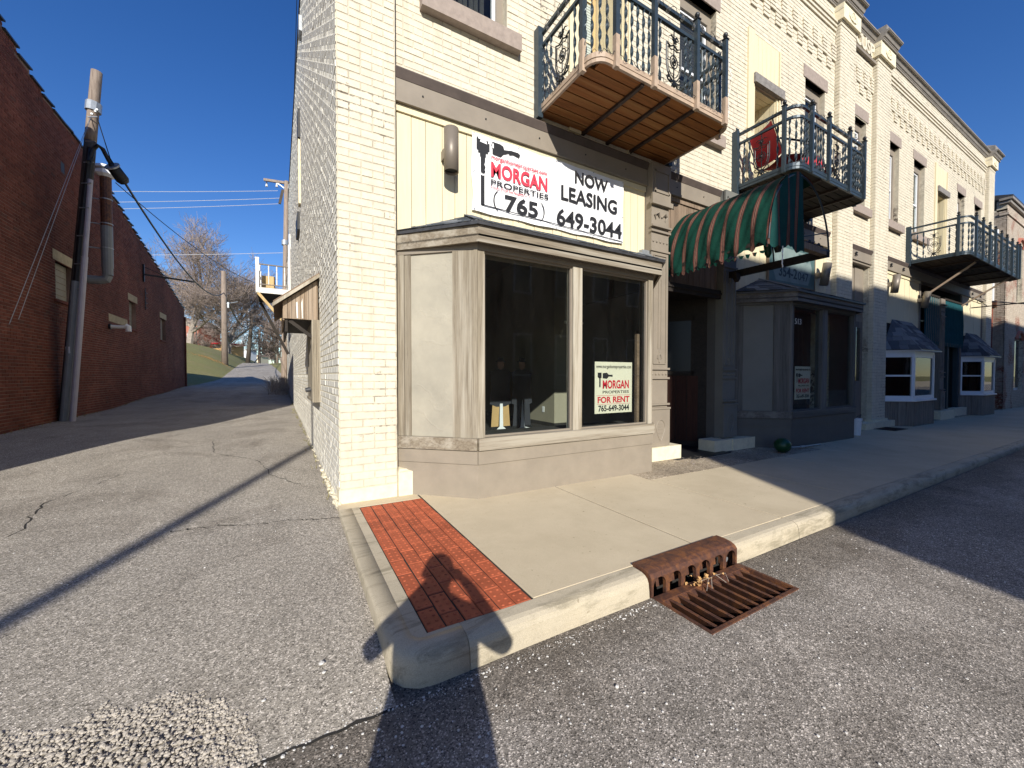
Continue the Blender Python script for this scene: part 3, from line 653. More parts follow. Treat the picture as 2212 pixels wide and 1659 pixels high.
def slab(mb, O, u, n, u0, u1, z0, z1, holes=(), t=.28, top=None):
    """wall slab behind the plane (O, u, n) with holes; inner faces only where needed"""
    O = Vector(O); u = Vector(u).normalized(); n = Vector(n).normalized()
    us = sorted(set([u0, u1] + [h for q in holes for h in q[:2] if u0 < h < u1] + ([p for p in top[1] if u0 < p < u1] if top else [])))
    zs = sorted(set([z0, z1] + [h for q in holes for h in q[2:] if z0 < h < z1]))
    def solid(i, k):
        if i < 0 or k < 0 or i >= len(us) - 1 or k >= len(zs) - 1: return False
        a = (us[i] + us[i + 1]) / 2; b = (zs[k] + zs[k + 1]) / 2
        return not any(h[0] < a < h[1] and h[2] < b < h[3] for h in holes)
    P = lambda a, d, z: O + u * a - n * d + Vector((0, 0, z))
    for i in range(len(us) - 1):
        a, b = us[i], us[i + 1]
        for k in range(len(zs) - 1):
            if not solid(i, k): continue
            za, zb = zs[k], zs[k + 1]
            if top and k == len(zs) - 2: zb = top[0]((a + b) / 2)
            mb.add([P(a, 0, za), P(b, 0, za), P(b, 0, zb), P(a, 0, zb)], [(0, 1, 2, 3)])
            mb.add([P(a, t, za), P(b, t, za), P(b, t, zb), P(a, t, zb)], [(3, 2, 1, 0)])
            if not solid(i - 1, k) or top: mb.add([P(a, 0, za), P(a, t, za), P(a, t, zb), P(a, 0, zb)], [(0, 1, 2, 3)])
            if not solid(i + 1, k) or top: mb.add([P(b, 0, za), P(b, t, za), P(b, t, zb), P(b, 0, zb)], [(3, 2, 1, 0)])
            if not solid(i, k - 1): mb.add([P(a, 0, za), P(b, 0, za), P(b, t, za), P(a, t, za)], [(3, 2, 1, 0)])
            if not solid(i, k + 1): mb.add([P(a, 0, zb), P(b, 0, zb), P(b, t, zb), P(a, t, zb)], [(0, 1, 2, 3)])
# ================================================================ cream brick shop building
YW = 0.10                                                   # face of the wall between the pilasters
bld = thing('shop_building', 'long two-storey cream painted brick shop building with bay windows on the corner', 'building', (0, 0, 0))
SU = Vector((math.sin(math.radians(1.12)), -math.cos(math.radians(1.12)), 0)); SN = Vector((-SU.y * -1 * -1, 0, 0))
SN = Vector((SU.y, -SU.x, 0)); SN = Vector((-abs(SN.x), -abs(SU.x), 0))
def side_pt(s, d=0.0, z=0.0):                               # s metres back along the alley wall, d metres out from it
    p = SU * (-s) + SN * d; return (p.x, p.y, z)
ZT = 9.29
# upper openings: x0, x1, z0, z1, kind
UP_ = [(0.95, 1.87, 5.24, 7.33, 'w'), (3.00, 3.80, 4.50, 7.33, 'd'), (4.96, 5.88, 5.24, 7.33, 'w'), (7.00, 7.80, 4.50, 6.52, 'd'), (8.86, 9.70, 5.24, 7.33, 'w'),
       (10.99, 11.80, 5.24, 7.33, 'w'), (13.05, 13.90, 5.24, 7.33, 'w'), (14.98, 15.85, 5.24, 7.33, 'w'), (16.90, 17.75, 4.50, 6.85, 'd'), (18.95, 19.72, 5.24, 7.33, 'w'), (20.90, 21.72, 5.24, 7.33, 'w')]
LOW = [(0.56, 4.22, -0.3, 4.33), (4.22, 9.88, -0.3, 4.33), (10.92, 12.10, -0.3, 4.27), (12.95, 22.20, -0.3, 4.30)]
holesF = [tuple(u[:4]) for u in UP_] + LOW
W_ = Wall(); mb = MB()
slab(mb, (0, YW, 0), (1, 0, 0), (0, -1, 0), 0.0, 22.9, -0.3, ZT + .2, holesF, t=.28)
for a, b in ((0.002, 0.54), (10.14, 10.90), (12.12, 12.93), (22.20, 22.93)): mb.box(a, b, 0.0, YW + .004, -0.3, ZT)
W_.lay((0, 0, 0), (1, 0, 0), (0, -1, 0), 0.0, 0.54, 0.13, ZT, seed=1)
W_.lay((0, YW, 0), (1, 0, 0), (0, -1, 0), 0.54, 10.14, 4.345, ZT, holesF, seed=2)
W_.lay((0, YW, 0), (1, 0, 0), (0, -1, 0), 10.90, 12.12, 4.29, ZT, holesF, seed=3)
W_.lay((0, YW, 0), (1, 0, 0), (0, -1, 0), 12.93, 22.20, 4.32, ZT, holesF, seed=4)
W_.lay((0, YW, 0), (1, 0, 0), (0, -1, 0), 9.88, 10.14, 0.1, 4.345, seed=41)
for i, (a, b) in enumerate(((10.14, 10.90), (12.12, 12.93), (22.20, 22.93))):
    W_.lay((0, 0, 0), (1, 0, 0), (0, -1, 0), a, b, 0.12, ZT - .36, seed=5 + i)
    W_.lay((a - .002, 0, 0), (0, -1, 0), (-1, 0, 0), -YW, 0.0, 0.12, ZT - .36, seed=9 + i)
# alley side wall
def stop(u):
    s = -u
    return 9.12 if s < 16.8 else (7.3 if s < 20.5 else 6.6)
sh = [(-3.87, -1.95, 0.95, 2.0)]
def top_u(u): return stop(u)
sb = MB(); slab(sb, (0, 0, 0), SU, SN, -26.0, 0.0, -0.4, 9.12, [], t=.3, top=(top_u, [-20.5, -16.8]))
obj('side_wall', sb, 'side_joint', bld)
W_.lay((0, 0, 0), SU, SN, -26.0, -0.004, -0.3, 9.2, [(-3.1, -1.86, 0.86, 2.1)], seed=20, proud=.0045, top=top_u, e=.006, j=.008)
obj('wall', mb, 'cream_joint', bld)
BRICKS = W_.build(bld, 'cream')
# alley side bricks in cream greyed for grazing light: split off by position
me = BRICKS.data; me.materials.append(M['side'])
c_ = np.empty(len(me.polygons) * 3); me.polygons.foreach_get('center', c_); c_ = c_.reshape(-1, 3)
me.polygons.foreach_set('material_index', (c_[:, 0] < -0.002).astype(np.int32)); me.update()
side_meshes = {}
for o in list(bpy.data.objects):
    if o.name.startswith('brick') and o.parent == bld and not o.name.startswith('brickwork') and o.matrix_basis.translation.x < -0.002:
        if o.data.name not in side_meshes:
            m2 = o.data.copy(); m2.materials[0] = M['side']; side_meshes[o.data.name] = m2
        o.data = side_meshes[o.data.name]
# shell: roof, floors, rear
mb = MB(); mb.box(0.32, 22.6, 0.39, 13.4, 3.98, 4.2); mb.box(0.32, 22.6, 0.39, 13.4, 8.75, 8.9); mb.box(0.1, 22.9, 13.4, 13.7, -0.3, 9.0); mb.box(22.62, 22.9, 0.39, 13.39, -0.3, 9.0)
mb.box(9.95, 10.1, 0.39, 13.39, -.3, 3.97); mb.box(12.3, 12.45, 0.39, 13.39, -.3, 3.97)
mb.box(-0.2, 12, 13.71, 26.0, 6.3, 6.5); mb.box(11.7, 12, 13.71, 26, -.3, 6.29); mb.box(-.2, 12, 26.01, 26.2, -.3, 6.5)
mb.box(0.32, 22.6, 0.39, 13.38, -0.3, -0.12)
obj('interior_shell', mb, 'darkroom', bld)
mb = MB()
for s0_, s1_, z_ in ((0.1, 16.75, 9.125), (16.85, 20.4, 7.305), (20.55, 26.0, 6.605)): mb.prism([side_pt(s0_, .03, z_), side_pt(s1_, .03, z_), side_pt(s1_, -.32, z_), side_pt(s0_, -.32, z_)], (0, 0, .06))
obj('coping', mb, 'tar', bld)
mb = MB(); mb.box(-0.012, 0.535, -0.012, 0.2, -0.1, 0.125); obj('base_block', mb, 'block', bld)
mb = MB(); mb.box(0.545, 0.735, -0.02, 0.16, -0.06, 0.235); obj('base_block', mb, 'block', bld)
mb = MB()
vs = [(0.548, -.015, .236), (.73, -.015, .236), (.73, .1, .236), (.548, .1, .236), (0.57, .02, .262), (.68, .03, .25), (.69, .1, .256), (.56, .1, .275)]
mb.add(vs, [(0, 1, 5, 4), (1, 2, 6, 5), (2, 3, 7, 6), (3, 0, 4, 7), (4, 5, 6, 7)]); obj('mortar_rubble', mb, 'block', bld)
mb = MB(); mb.box(11.5, 13.62, -0.10, 0.18, -0.2, 0.075); mb.box(12.08, 13.0, -0.04, 0.12, 0.074, 0.13); obj('base_block', mb, 'block', bld)
mb = MB(); mb.box(10.1, 10.95, -0.03, 0.12, -0.2, 0.12); obj('base_block', mb, 'block', bld)
mb = MB(); mb.box(22.15, 22.98, -0.05, 0.12, -0.2, 0.12); obj('base_block', mb, 'block', bld)
# broken lip of old mortar along the foot of the alley wall
q = random.Random(5); V = []; F = []; b0 = 0
for i in range(150):
    s = q.random() ** 2.2 * 7 ; vs, fs = stone_mesh(q.uniform(.012, .05) * (1 if s < 1.6 else .5), i); p = side_pt(s, q.uniform(0.0, .035)); z = aprof(p[1]) + q.uniform(-.01, .05 if s < 1 else .02)
    V += [(v.x * .6 + p[0], v.y * 1.5 + p[1], v.z + z) for v in vs]; F += [tuple(t + b0 for t in f) for f in fs]; b0 += 12
o = obj('mortar_rubble', MB().add(V, F), 'side_joint', bld); o['kind'] = 'stuff'

# corbelled brick teeth, string courses, capitals, cornice
def proudbricks(rects, name='corbel_brick', m='cream', each=True, y0=YW, kind=None):
    if each:
        for (a, b, za, zb, pr) in rects:
            obj(name, MB().box(a, b, y0 - pr, y0 + .003, za, zb), m, bld)
    else:
        mb = MB()
        for (a, b, za, zb, pr) in rects: mb.box(a, b, y0 - pr, y0 + .003, za, zb)
        o = obj(name, mb, m, bld); o['kind'] = 'stuff'
def teeth(x0, n, pitch=.409):
    R = []; c = .0735; zb = 7.88
    for i in range(n):
        x = x0 + pitch * i
        for r in range(8):
            z = zb + r * c
            pr = 0.028
            if r <= 4: R.append((x, x + .20, z + .017, z + c - .006, pr - .0 * r))
            if r >= 3: R.append((x + .205, x + .40, z + .017, z + c - .006, pr + .006))
    return R
t1 = teeth(0.72, 23); t2 = teeth(10.96, 3, .40); t3 = teeth(13.04, 22, .415)
near = [r for r in t1 + t2 if r[0] > 6.3][:0]
proudbricks([r for r in t1 if r[0] > 6.9] + t2, each=True)
proudbricks([r for r in t1 if r[0] <= 6.9] + t3, 'corbel_brickwork', each=False)
for a, b in ((0.56, 10.12), (12.95, 22.18)):
    for z, pr in ((8.77, .03), (8.85, .045), (8.93, .06)): obj('string_course', MB().box(a, b, YW - pr, YW + .002, z, z + .05), 'cream', bld)
obj('string_course', MB().box(10.905, 12.115, YW - .07, YW + .002, 8.80, 8.86), 'taupe', bld)
def letter_panel():
    mb = MB(); mb.box(10.905, 12.115, YW - .012, YW + .002, 8.87, 9.28); p = obj('name_panel', mb, 'cream', bld)
    text('CUSP', 10.99, 12.03, 8.90, 9.22, YW - .013, 'cream', p, bold=.03, name='relief_letters', depth=.05)
letter_panel()
for a, b in ((0.0, 0.54), (10.14, 10.90), (12.12, 12.93), (22.20, 22.93)):
    for k in range(5):
        e = .012 + .014 * k; z = ZT - .36 + k * .0735 - .0735
        obj('capital_course', MB().box(a - e, b + e * .6, -e, YW, z + .02, z + .0735), 'cream', bld)
    obj('capital_stone', MB().box(a - .06, b + .03, -.075, YW, ZT - .34 + .02, ZT), 'block', bld)
q = random.Random(3)
for a, b in ((10.14, 10.90), (12.12, 12.93), (22.20, 22.93)):
    mb = MB(); cx = (a + b) / 2
    for sgn in (-1, 1):
        pts = [(cx + sgn * (.05 + .13 * t / 9) * math.cos(t * .6), -.08, ZT - .17 + .10 * math.sin(t * .6)) for t in range(12)]
        mb.tube(pts, .012, 5)
    mb.tube([(cx, -.08, ZT - .29), (cx, -.08, ZT - .06)], .012, 5); obj('capital_carving', mb, 'block', bld)
prof = [(0.0, 0.0), (-.03, 0.0), (-.03, .03), (-.022, .03), (-.022, .07), (-.055, .075), (-.062, .09), (-.075, .12), (-.10, .148), (-.128, .152), (-.128, .165), (-.14, .168), (-.14, .20), (0.0, .225)]
cuts = [(-0.02, 0.0, 0), (0.0, 0.56, 1), (0.56, 10.11, 0), (10.11, 10.93, 1), (10.93, 12.09, 0), (12.09, 12.96, 1), (12.96, 22.17, 0), (22.17, 22.96, 1)]
for (a, b, p) in cuts[1:]:
    off = YW - (.175 if p else 0); mb = MB(); e = 0.0
    pts = [(a - e, y + off, ZT + z + .003) for y, z in prof]; pts[-1] = (a - e, YW, ZT + .228); pts[0] = (a - e, YW, ZT + .003) if p else pts[0]
    mb.prism(pts, (b - a + (0.13 if (p and b > 22.5) else 0), 0, 0)); c = obj('cornice', mb, 'cornice', bld)
    N = int((b - a) / .052); mb = MB()
    for k in range(N):
        x = a + (k + .25) * (b - a) / N; mb.box(x, x + .027, off - .04, off - .021, ZT + .037, ZT + .070)
    if N: d_ = obj('dentils', mb, 'cornice', c); d_['kind'] = 'stuff'
    obj('cornice_shadow_gap', MB().box(a + .002, b - .002, off - .0225, off + .002, ZT + .034, ZT + .073), 'cornicedark', c) if False else None
for a, b in ((0.05, 0.5), (10.22, 10.82), (12.2, 12.85), (22.28, 22.9)):
    cx = (a + b) / 2; w = (b - a) / 2 * .8; z = ZT + .2; mb = MB()
    y0_, y1_ = -.10, .40
    mb.box(cx - w, cx + w, y0_, y1_, z, z + .24)
    lo = [(cx - w, y0_, z + .24), (cx + w, y0_, z + .24), (cx + w, y1_, z + .24), (cx - w, y1_, z + .24)]; tp = (cx, (y0_ + y1_) / 2, z + .42)
    mb.add(lo + [tp], [(0, 1, 4), (1, 2, 4), (2, 3, 4), (3, 0, 4)]); obj('finial', mb, 'cornice', bld)

# upper windows and balcony doors
def window(x0, x1, z0, z1, i):
    sill = i not in ()
    q = random.Random(i)
    obj('lintel', MB().box(x0 - .09, x1 + .09, YW - .018, YW + .14, z1, z1 + .25), 'stone', bld)
    obj('sill', MB().box(x0 - .13, x1 + .15, YW - .10, YW + .16, z0 - .19, z0), 'stone', bld)
    mb = MB(); j = .075
    mb.box(x0, x0 + j, YW + .10, YW + .2, z0, z1); mb.box(x1 - j * 1.2, x1, YW + .10, YW + .2, z0, z1); mb.box(x0 + j, x1 - j * 1.2, YW + .10, YW + .2, z1 - .2, z1); mb.box(x0 + j, x1 - j * 1.2, YW + .10, YW + .2, z0, z0 + .035)
    wdw = obj('window', mb, 'taupe', bld)
    a, b, c, d = x0 + j, x1 - j * 1.2, z0 + .035, z1 - .2; t = .04; y = YW + .13; mid = c + (d - c) * .5
    mb = MB(); mb.box(a, a + t, y, y + .04, c, d); mb.box(b - t, b, y, y + .04, c, d); mb.box(a + t, b - t, y, y + .04, d - t, d); mb.box(a + t, b - t, y, y + .04, c, c + t); mb.box(a + t, b - t, y - .01, y + .05, mid - .02, mid + .02)
    obj('sash', mb, 'white', wdw)
    obj('pane', MB().box(a + t, b - t, y + .015, y + .021, c + t, mid - .02), 'glass', wdw); obj('pane', MB().box(a + t, b - t, y + .025, y + .031, mid + .02, d - t), 'glass', wdw)
    if i not in (0,):
        mb = MB(); n = int((d - c) * (.85 if i % 3 else .45) / .05)
        for k in range(n): mb.box(a + .03, b - .03, y + .10, y + .13, d - .03 - (k + 1) * .05, d - .03 - k * .05 - .006)
        bl = obj('blind', mb, 'offwhite' if i % 2 else 'darkroom', wdw); bl['kind'] = 'stuff'
    else:
        mb = MB()
        for k in range(9): mb.box(a + .04 + k * .07, a + .09 + k * .07, y + .09 + .02 * (k % 2), y + .12 + .02 * (k % 2), c, d)
        obj('curtain', mb, 'darkroom', wdw)
def balcony_door(x0, x1, z0, z1, i):
    D = .62
    mb = MB()
    for s, (a, b) in enumerate(((x0 - .004, x0 + .03), (x1 - .03, x1 + .004))): mb.box(a, b, YW - .01, YW + D, z0, z1)
    jm = obj('door_recess', mb, 'creamwood', bld)
    for k in range(6): obj('ceiling_board', MB().box(x0 + .031, x1 - .031, YW + .03 + k * .1, YW + .124 + k * .1, z1 - .035, z1 - .006), 'creamwood', jm)
    for k in range(6): obj('wall_board', MB().box(x1 - .045, x1 - .031, YW + .02 + k * .1, YW + .114 + k * .1, z0, z1 - .04), 'creamwood', jm)
    mb = MB(); mb.box(x0, x1, YW + D + .002, YW + D + .04, z0, z1); obj('back_panel', mb, 'creamwood', jm)
    dr = obj('balcony_door', MB().box(x0 + .04, x1 - .06, YW + D - .05, YW + D - .004, z0 + .05, z1 - .35), 'yellowwood', bld)
    w0, w1, h0, h1 = x0 + .13, x1 - .15, z0 + .55, z1 - .45
    obj('pane', MB().box(w0, w1, YW + D - .062, YW + D - .056, h0, h1), 'glass', dr)
    mb = MB()
    for k in range(int((h1 - h0) / .04)): mb.box(w0, w1, YW + D - .055, YW + D - .052, h0 + k * .04, h0 + k * .04 + .033)
    b_ = obj('blind', mb, 'offwhite', dr); b_['kind'] = 'stuff'
    mb = MB(); xm = (w0 + w1) / 2
    mb.box(xm - .012, xm + .012, YW + D - .07, YW + D - .063, h0, h1)
    for k in range(4): zz = h0 + (h1 - h0) * k / 3; mb.box(w0, w1, YW + D - .068, YW + D - .0625, zz - .012, zz + .012)
    obj('muntin', mb, 'creamwood', dr)
    # timber head and flat panel above
    hd = obj('door_head', MB().box(x0 - .06, x1 + .14, YW - .075, YW + .1, z1 + .002, z1 + .165), 'greystone', bld)
    for k in range(6):
        a = x0 - .02 + k * (x1 - x0 + .04) / 6; b = x0 - .02 + (k + 1) * (x1 - x0 + .04) / 6
        obj('head_panel_board', MB().box(a + .003, b - .003, YW - .012, YW + .006, z1 + .17, max(7.42, z1 + .8)), 'creamwood', bld)
    mb = MB(); mb.box(x0 - .22, x0 - .03, YW - .035, YW + .01, z0 - .1, max(7.42, z1 + .8) + .03)
    obj('door_casing', mb, 'creamwood', bld); mb = MB(); mb.box(x1 + .03, x1 + .07, YW - .03, YW + .01, z0 - .1, max(7.42, z1 + .8)); obj('door_casing', mb, 'creamwood', bld)
for i, (a, b, c, d, k) in enumerate(UP_): (window if k == 'w' else balcony_door)(a, b, c, d, i)

# steel lintel beams with their bolts, board fields over the shop windows
def beam(x0, x1, zt, nb=4, nuts=()):
    t = obj('lintel_beam', MB().box(x0, x1, YW - .045, YW + .16, zt - .30, zt - .10), 'taupe', bld)
    mb = MB(); mb.prism([(x0, YW + .10, zt), (x0, YW - .075, zt), (x0, YW - .085, zt - .018), (x0, YW - .05, zt - .098), (x0, YW + .10, zt - .098)], (x1 - x0, 0, 0)); obj('beam_crown', mb, 'cornicedark', t)  # crown coloured dark to stand for the drop shadow line
    obj('beam_ledge', MB().box(x0, x1, YW - .06, YW + .1, zt - .335, zt - .302), 'taupe', t)
    for k in range(nb):
        x = x0 + (k + .4) * (x1 - x0) / nb; obj('bolt', MB().tube([(x, YW - .046, zt - .2), (x, YW - .054, zt - .2)], .009, 8), 'black', t)
    for x in nuts:
        mb = MB()
        for s in (-1, 1):
            for w in (-1, 1): mb.tube([(x, YW - .06, zt - .2), (x + s * .03, YW - .075, zt - .2 + w * .035), (x + s * .055, YW - .07, zt - .2 + w * .02)], [.016, .014, .006], 5)
        obj('rosette', mb, 'black', t)
beam(0.545, 4.205, 4.345, 5); beam(4.60, 9.88, 4.345, 8); beam(10.91, 12.11, 4.285, 0, (11.2,)); beam(12.94, 22.19, 4.31, 0, (13.3, 14.15, 20.6, 21.6))
def boards(x0, x1, z0, z1, w, m, y=YW, jit=.25, trim=True):
    q = random.Random(int(x0 * 100)); x = x0
    fld = obj('board_field', MB().box(x0, x1, y + .012, y + .03, z0 - .05, z1), 'joint', bld)
    while x < x1 - .01:
        b = min(x1, x + w * q.uniform(1 - jit, 1 + jit))
        if x1 - b < .05: b = x1
        dy = q.uniform(-.002, .002); obj('board', MB().prism([(x + .003, y + .011, z0), (x + .003, y + dy, z0), (b - .003, y + dy, z0), (b - .003, y + .011, z0)], (0, 0, z1 - z0)), m, fld); x = b
    if trim: obj('trim_board', MB().box(x0, x1, y - .022, y + .012, z1 - .07, z1 + .002), m, fld)
boards(0.545, 4.205, 2.66, 4.005, .15, 'creamwood')
boards(4.60, 5.965, 2.60, 4.005, .14, 'brownboard')
boards(6.36, 9.88, 2.60, 4.005, .16, 'creamwood')
boards(12.94, 15.62, 2.62, 3.97, .21, 'creamwood')
boards(19.62, 22.19, 2.62, 3.97, .21, 'creamwood')
mb = MB()

# cast-iron pilasters
def iron_pilaster(x0, x1, z1, tp='taupe'):
    w = x1 - x0; cx = (x0 + x1) / 2; y = -0.02
    p = obj('iron_pilaster', MB().box(x0, x1, y, YW + .1, .16, z1), tp, bld)
    obj('pedestal', MB().box(x0 - .015, x1 + .02, y - .035, y - .001, .17, .72), tp, p)
    for z, pr in ((.72, .05), (.78, .035), (1.17, .028), (1.31, .03), (3.05, .02), (3.33, .03), (3.40, .045)): obj('moulding', MB().box(x0 - .02, x1 + .02, y - pr, y - .0005, z, z + .028), tp, p)
    for k in range(5):
        for z in (1.245, 3.20): obj('bead', MB().sphere((x0 + w * (k + .5) / 5, y - .004, z), .017, 8, 5), tp, p)
    mb = MB(); a, b = x0 + .05, x1 - .05
    for (p_, q_) in (((a, 1.40), (a, 3.0)), ((b, 1.40), (b, 3.0)), ((a, 3.0), (b, 3.0)), ((a, 1.40), (b, 1.40))): mb.bar((p_[0], y - .006, p_[1]), (q_[0], y - .006, q_[1]), .016, .014)
    for s in (-.03, .03): mb.bar((cx + s, y - .004, 1.62), (cx + s, y - .004, 2.65), .008, .01)
    obj('panel_moulding', mb, tp, p)
    for zc, f in ((2.80, 1), (1.52, -1)):
        mb = MB(); mb.tube([(cx, y - .006, zc - .12 * f), (cx, y - .008, zc + .08 * f)], [.005, .009], 5)
        for s in (-1, 1): mb.tube([(cx, y - .006, zc - .03 * f), (cx + s * .035, y - .008, zc + .0 * f), (cx + s * .045, y - .008, zc + .045 * f), (cx + s * .02, y - .006, zc + .05 * f)], [.008, .008, .006, .003], 5)
        mb.sphere((cx, y - .006, zc + .09 * f), .013, 6, 4, 1.6); obj('fleur', mb, tp, p)
    mb = MB(); pts = [(cx + .095 * math.cos(t) * (1 if math.sin(t) > 0 else (1 + math.sin(t) * .55)), y - .038, .44 + (.12 if math.sin(t) > 0 else .19) * math.sin(t)) for t in [k * PI / 12 for k in range(25)]]
    mb.tube(pts, .006, 4, False)
    for z in (.50, .46, .42, .36): mb.bar((cx - .05, y - .037, z), (cx + .05, y - .037, z), .006, .006)
    obj('shield_emblem', mb, tp, p)
    if z1 > 3.6:
        for s in (-1, 1):
            mb = MB(); mb.tube([(cx + s * .02, y - .01, 3.56), (cx + s * .07, y - .03, 3.62), (cx + s * .13, y - .02, 3.58), (cx + s * .10, y - .01, 3.52)], [.012, .018, .014, .006], 5); obj('leaf_scroll', mb, tp, p)
        obj('head_block', MB().box(x0 - .01, x1 + .01, y - .03, y - .001, 3.80, 4.33), tp, p)
        mb = MB()
        for (c, d, e, f) in ((x0 + .03, x1 - .03, 3.9, 3.92), (x0 + .03, x1 - .03, 4.2, 4.22), (x0 + .03, x0 + .05, 3.9, 4.22), (x1 - .05, x1 - .03, 3.9, 4.22)): mb.box(c, d, y - .043, y - .031, e, f)
        obj('head_moulding', mb, tp, p); obj('head_moulding', MB().box(x0 - .035, x1 + .035, y - .055, y - .001, 3.72, 3.79), tp, p)
    return p
iron_pilaster(4.215, 4.585, 4.335); iron_pilaster(5.975, 6.33, 4.335, 'grey_ply'); iron_pilaster(17.06, 17.44, 3.6, 'greyboard')
obj('base_block', MB().box(4.16, 4.80, -.11, .17, -.12, .165), 'block', bld)
obj('base_block', MB().box(5.62, 6.10, -.12, .17, -.14, .15), 'block', bld); obj('base_block', MB().box(6.104, 6.86, -.14, .17, -.14, .145), 'block', bld)
obj('base_block', MB().box(16.6, 17.95, -.16, .15, -.2, .15), 'block', bld); obj('base_block', MB().box(18.5, 20.1, -.05, .15, -.2, .15), 'block', bld)

# shingled roof helper
def shingles(parent, A, B, Cc, D, rows, w, m='shingle', each=True):
    """A-B eave, D-C top edge"""
    A, B, Cc, D = map(Vector, (A, B, Cc, D)); n = (B - A).cross(D - A).normalized(); q = random.Random(int(A.x * 100 + A.y * 10))
    if n.z < 0: n = -n
    obj('roof_deck', MB().add([A - n * .012, B - n * .012, Cc - n * .012, D - n * .012], [(0, 1, 2, 3)]), 'tar', parent)
    mbs = MB()
    for r in range(rows):
        t0 = r / rows; t1 = min(1.0, (r + 1.25) / rows)
        L = A.lerp(D, t0); R = B.lerp(Cc, t0); L1 = A.lerp(D, t1); R1 = B.lerp(Cc, t1); W = (R - L).length
        if W < .03: continue
        e = (R - L).normalized(); x = -w * (.5 if r % 2 else .1) * q.uniform(.6, 1.2)
        # parametrise by distance along the eave so joints run up the slope
        slope = (D - A) - e * (D - A).dot(e)
        while x < W:
            b = x + w * q.uniform(.75, 1.25); a_, b_ = max(0, x), min(W, b); x = b
            if b_ - a_ < .02: continue
            up = slope * (t1 - t0); sh0 = (L1 - L).dot(e); sh1 = (R1 - R).dot(e) ; lift = n * q.uniform(.004, .012)
            ax = max(a_, sh0) ; bx = min(b_, W + sh1)
            p = [L + e * (a_ + .003) + lift, L + e * (b_ - .003) + lift, L + e * max(min(b_ - .003, W + sh1), sh0) + up, L + e * min(max(a_ + .003, sh0), W + sh1) + up]
            low = [v - n * .006 for v in p[:2]]
            g = MB().add(p + low, [(0, 1, 2, 3), (4, 5, 1, 0)])
            if each: obj('shingle', g, m, parent)
            else: mbs.add(p + low, [(0, 1, 2, 3), (4, 5, 1, 0)])
    if not each: o = obj('shingle_courses', mbs, m, parent); o['kind'] = 'stuff'

def quad_frame(P, Q, z0, z1, t=.03):
    """vertical box panel standing between plan points P and Q (outer face on the line)"""
    P = Vector((P[0], P[1], 0)); Q = Vector((Q[0], Q[1], 0)); e = (Q - P).normalized(); n = Vector((e.y, -e.x, 0))
    if n.y > 0.0 and abs(n.y) > .01: n = -n
    inn = -n * t
    return [P + Vector((0, 0, z0)), Q + Vector((0, 0, z0)), Q + inn + Vector((0, 0, z0)), P + inn + Vector((0, 0, z0))], (0, 0, z1 - z0)
def vp(P, Q, z0, z1, t=.03, out=0.0):
    Pv = Vector((P[0], P[1], 0)); Qv = Vector((Q[0], Q[1], 0)); e = (Qv - Pv).normalized(); n = Vector((e.y, -e.x, 0))
    a = Pv + n * out; b = Qv + n * out
    return MB().prism([(a.x, a.y, z0), (b.x, b.y, z0), (b.x - n.x * t, b.y - n.y * t, z0), (a.x - n.x * t, a.y - n.y * t, z0)], (0, 0, z1 - z0))
def lerp2(P, Q, t): return (P[0] + (Q[0] - P[0]) * t, P[1] + (Q[1] - P[1]) * t)
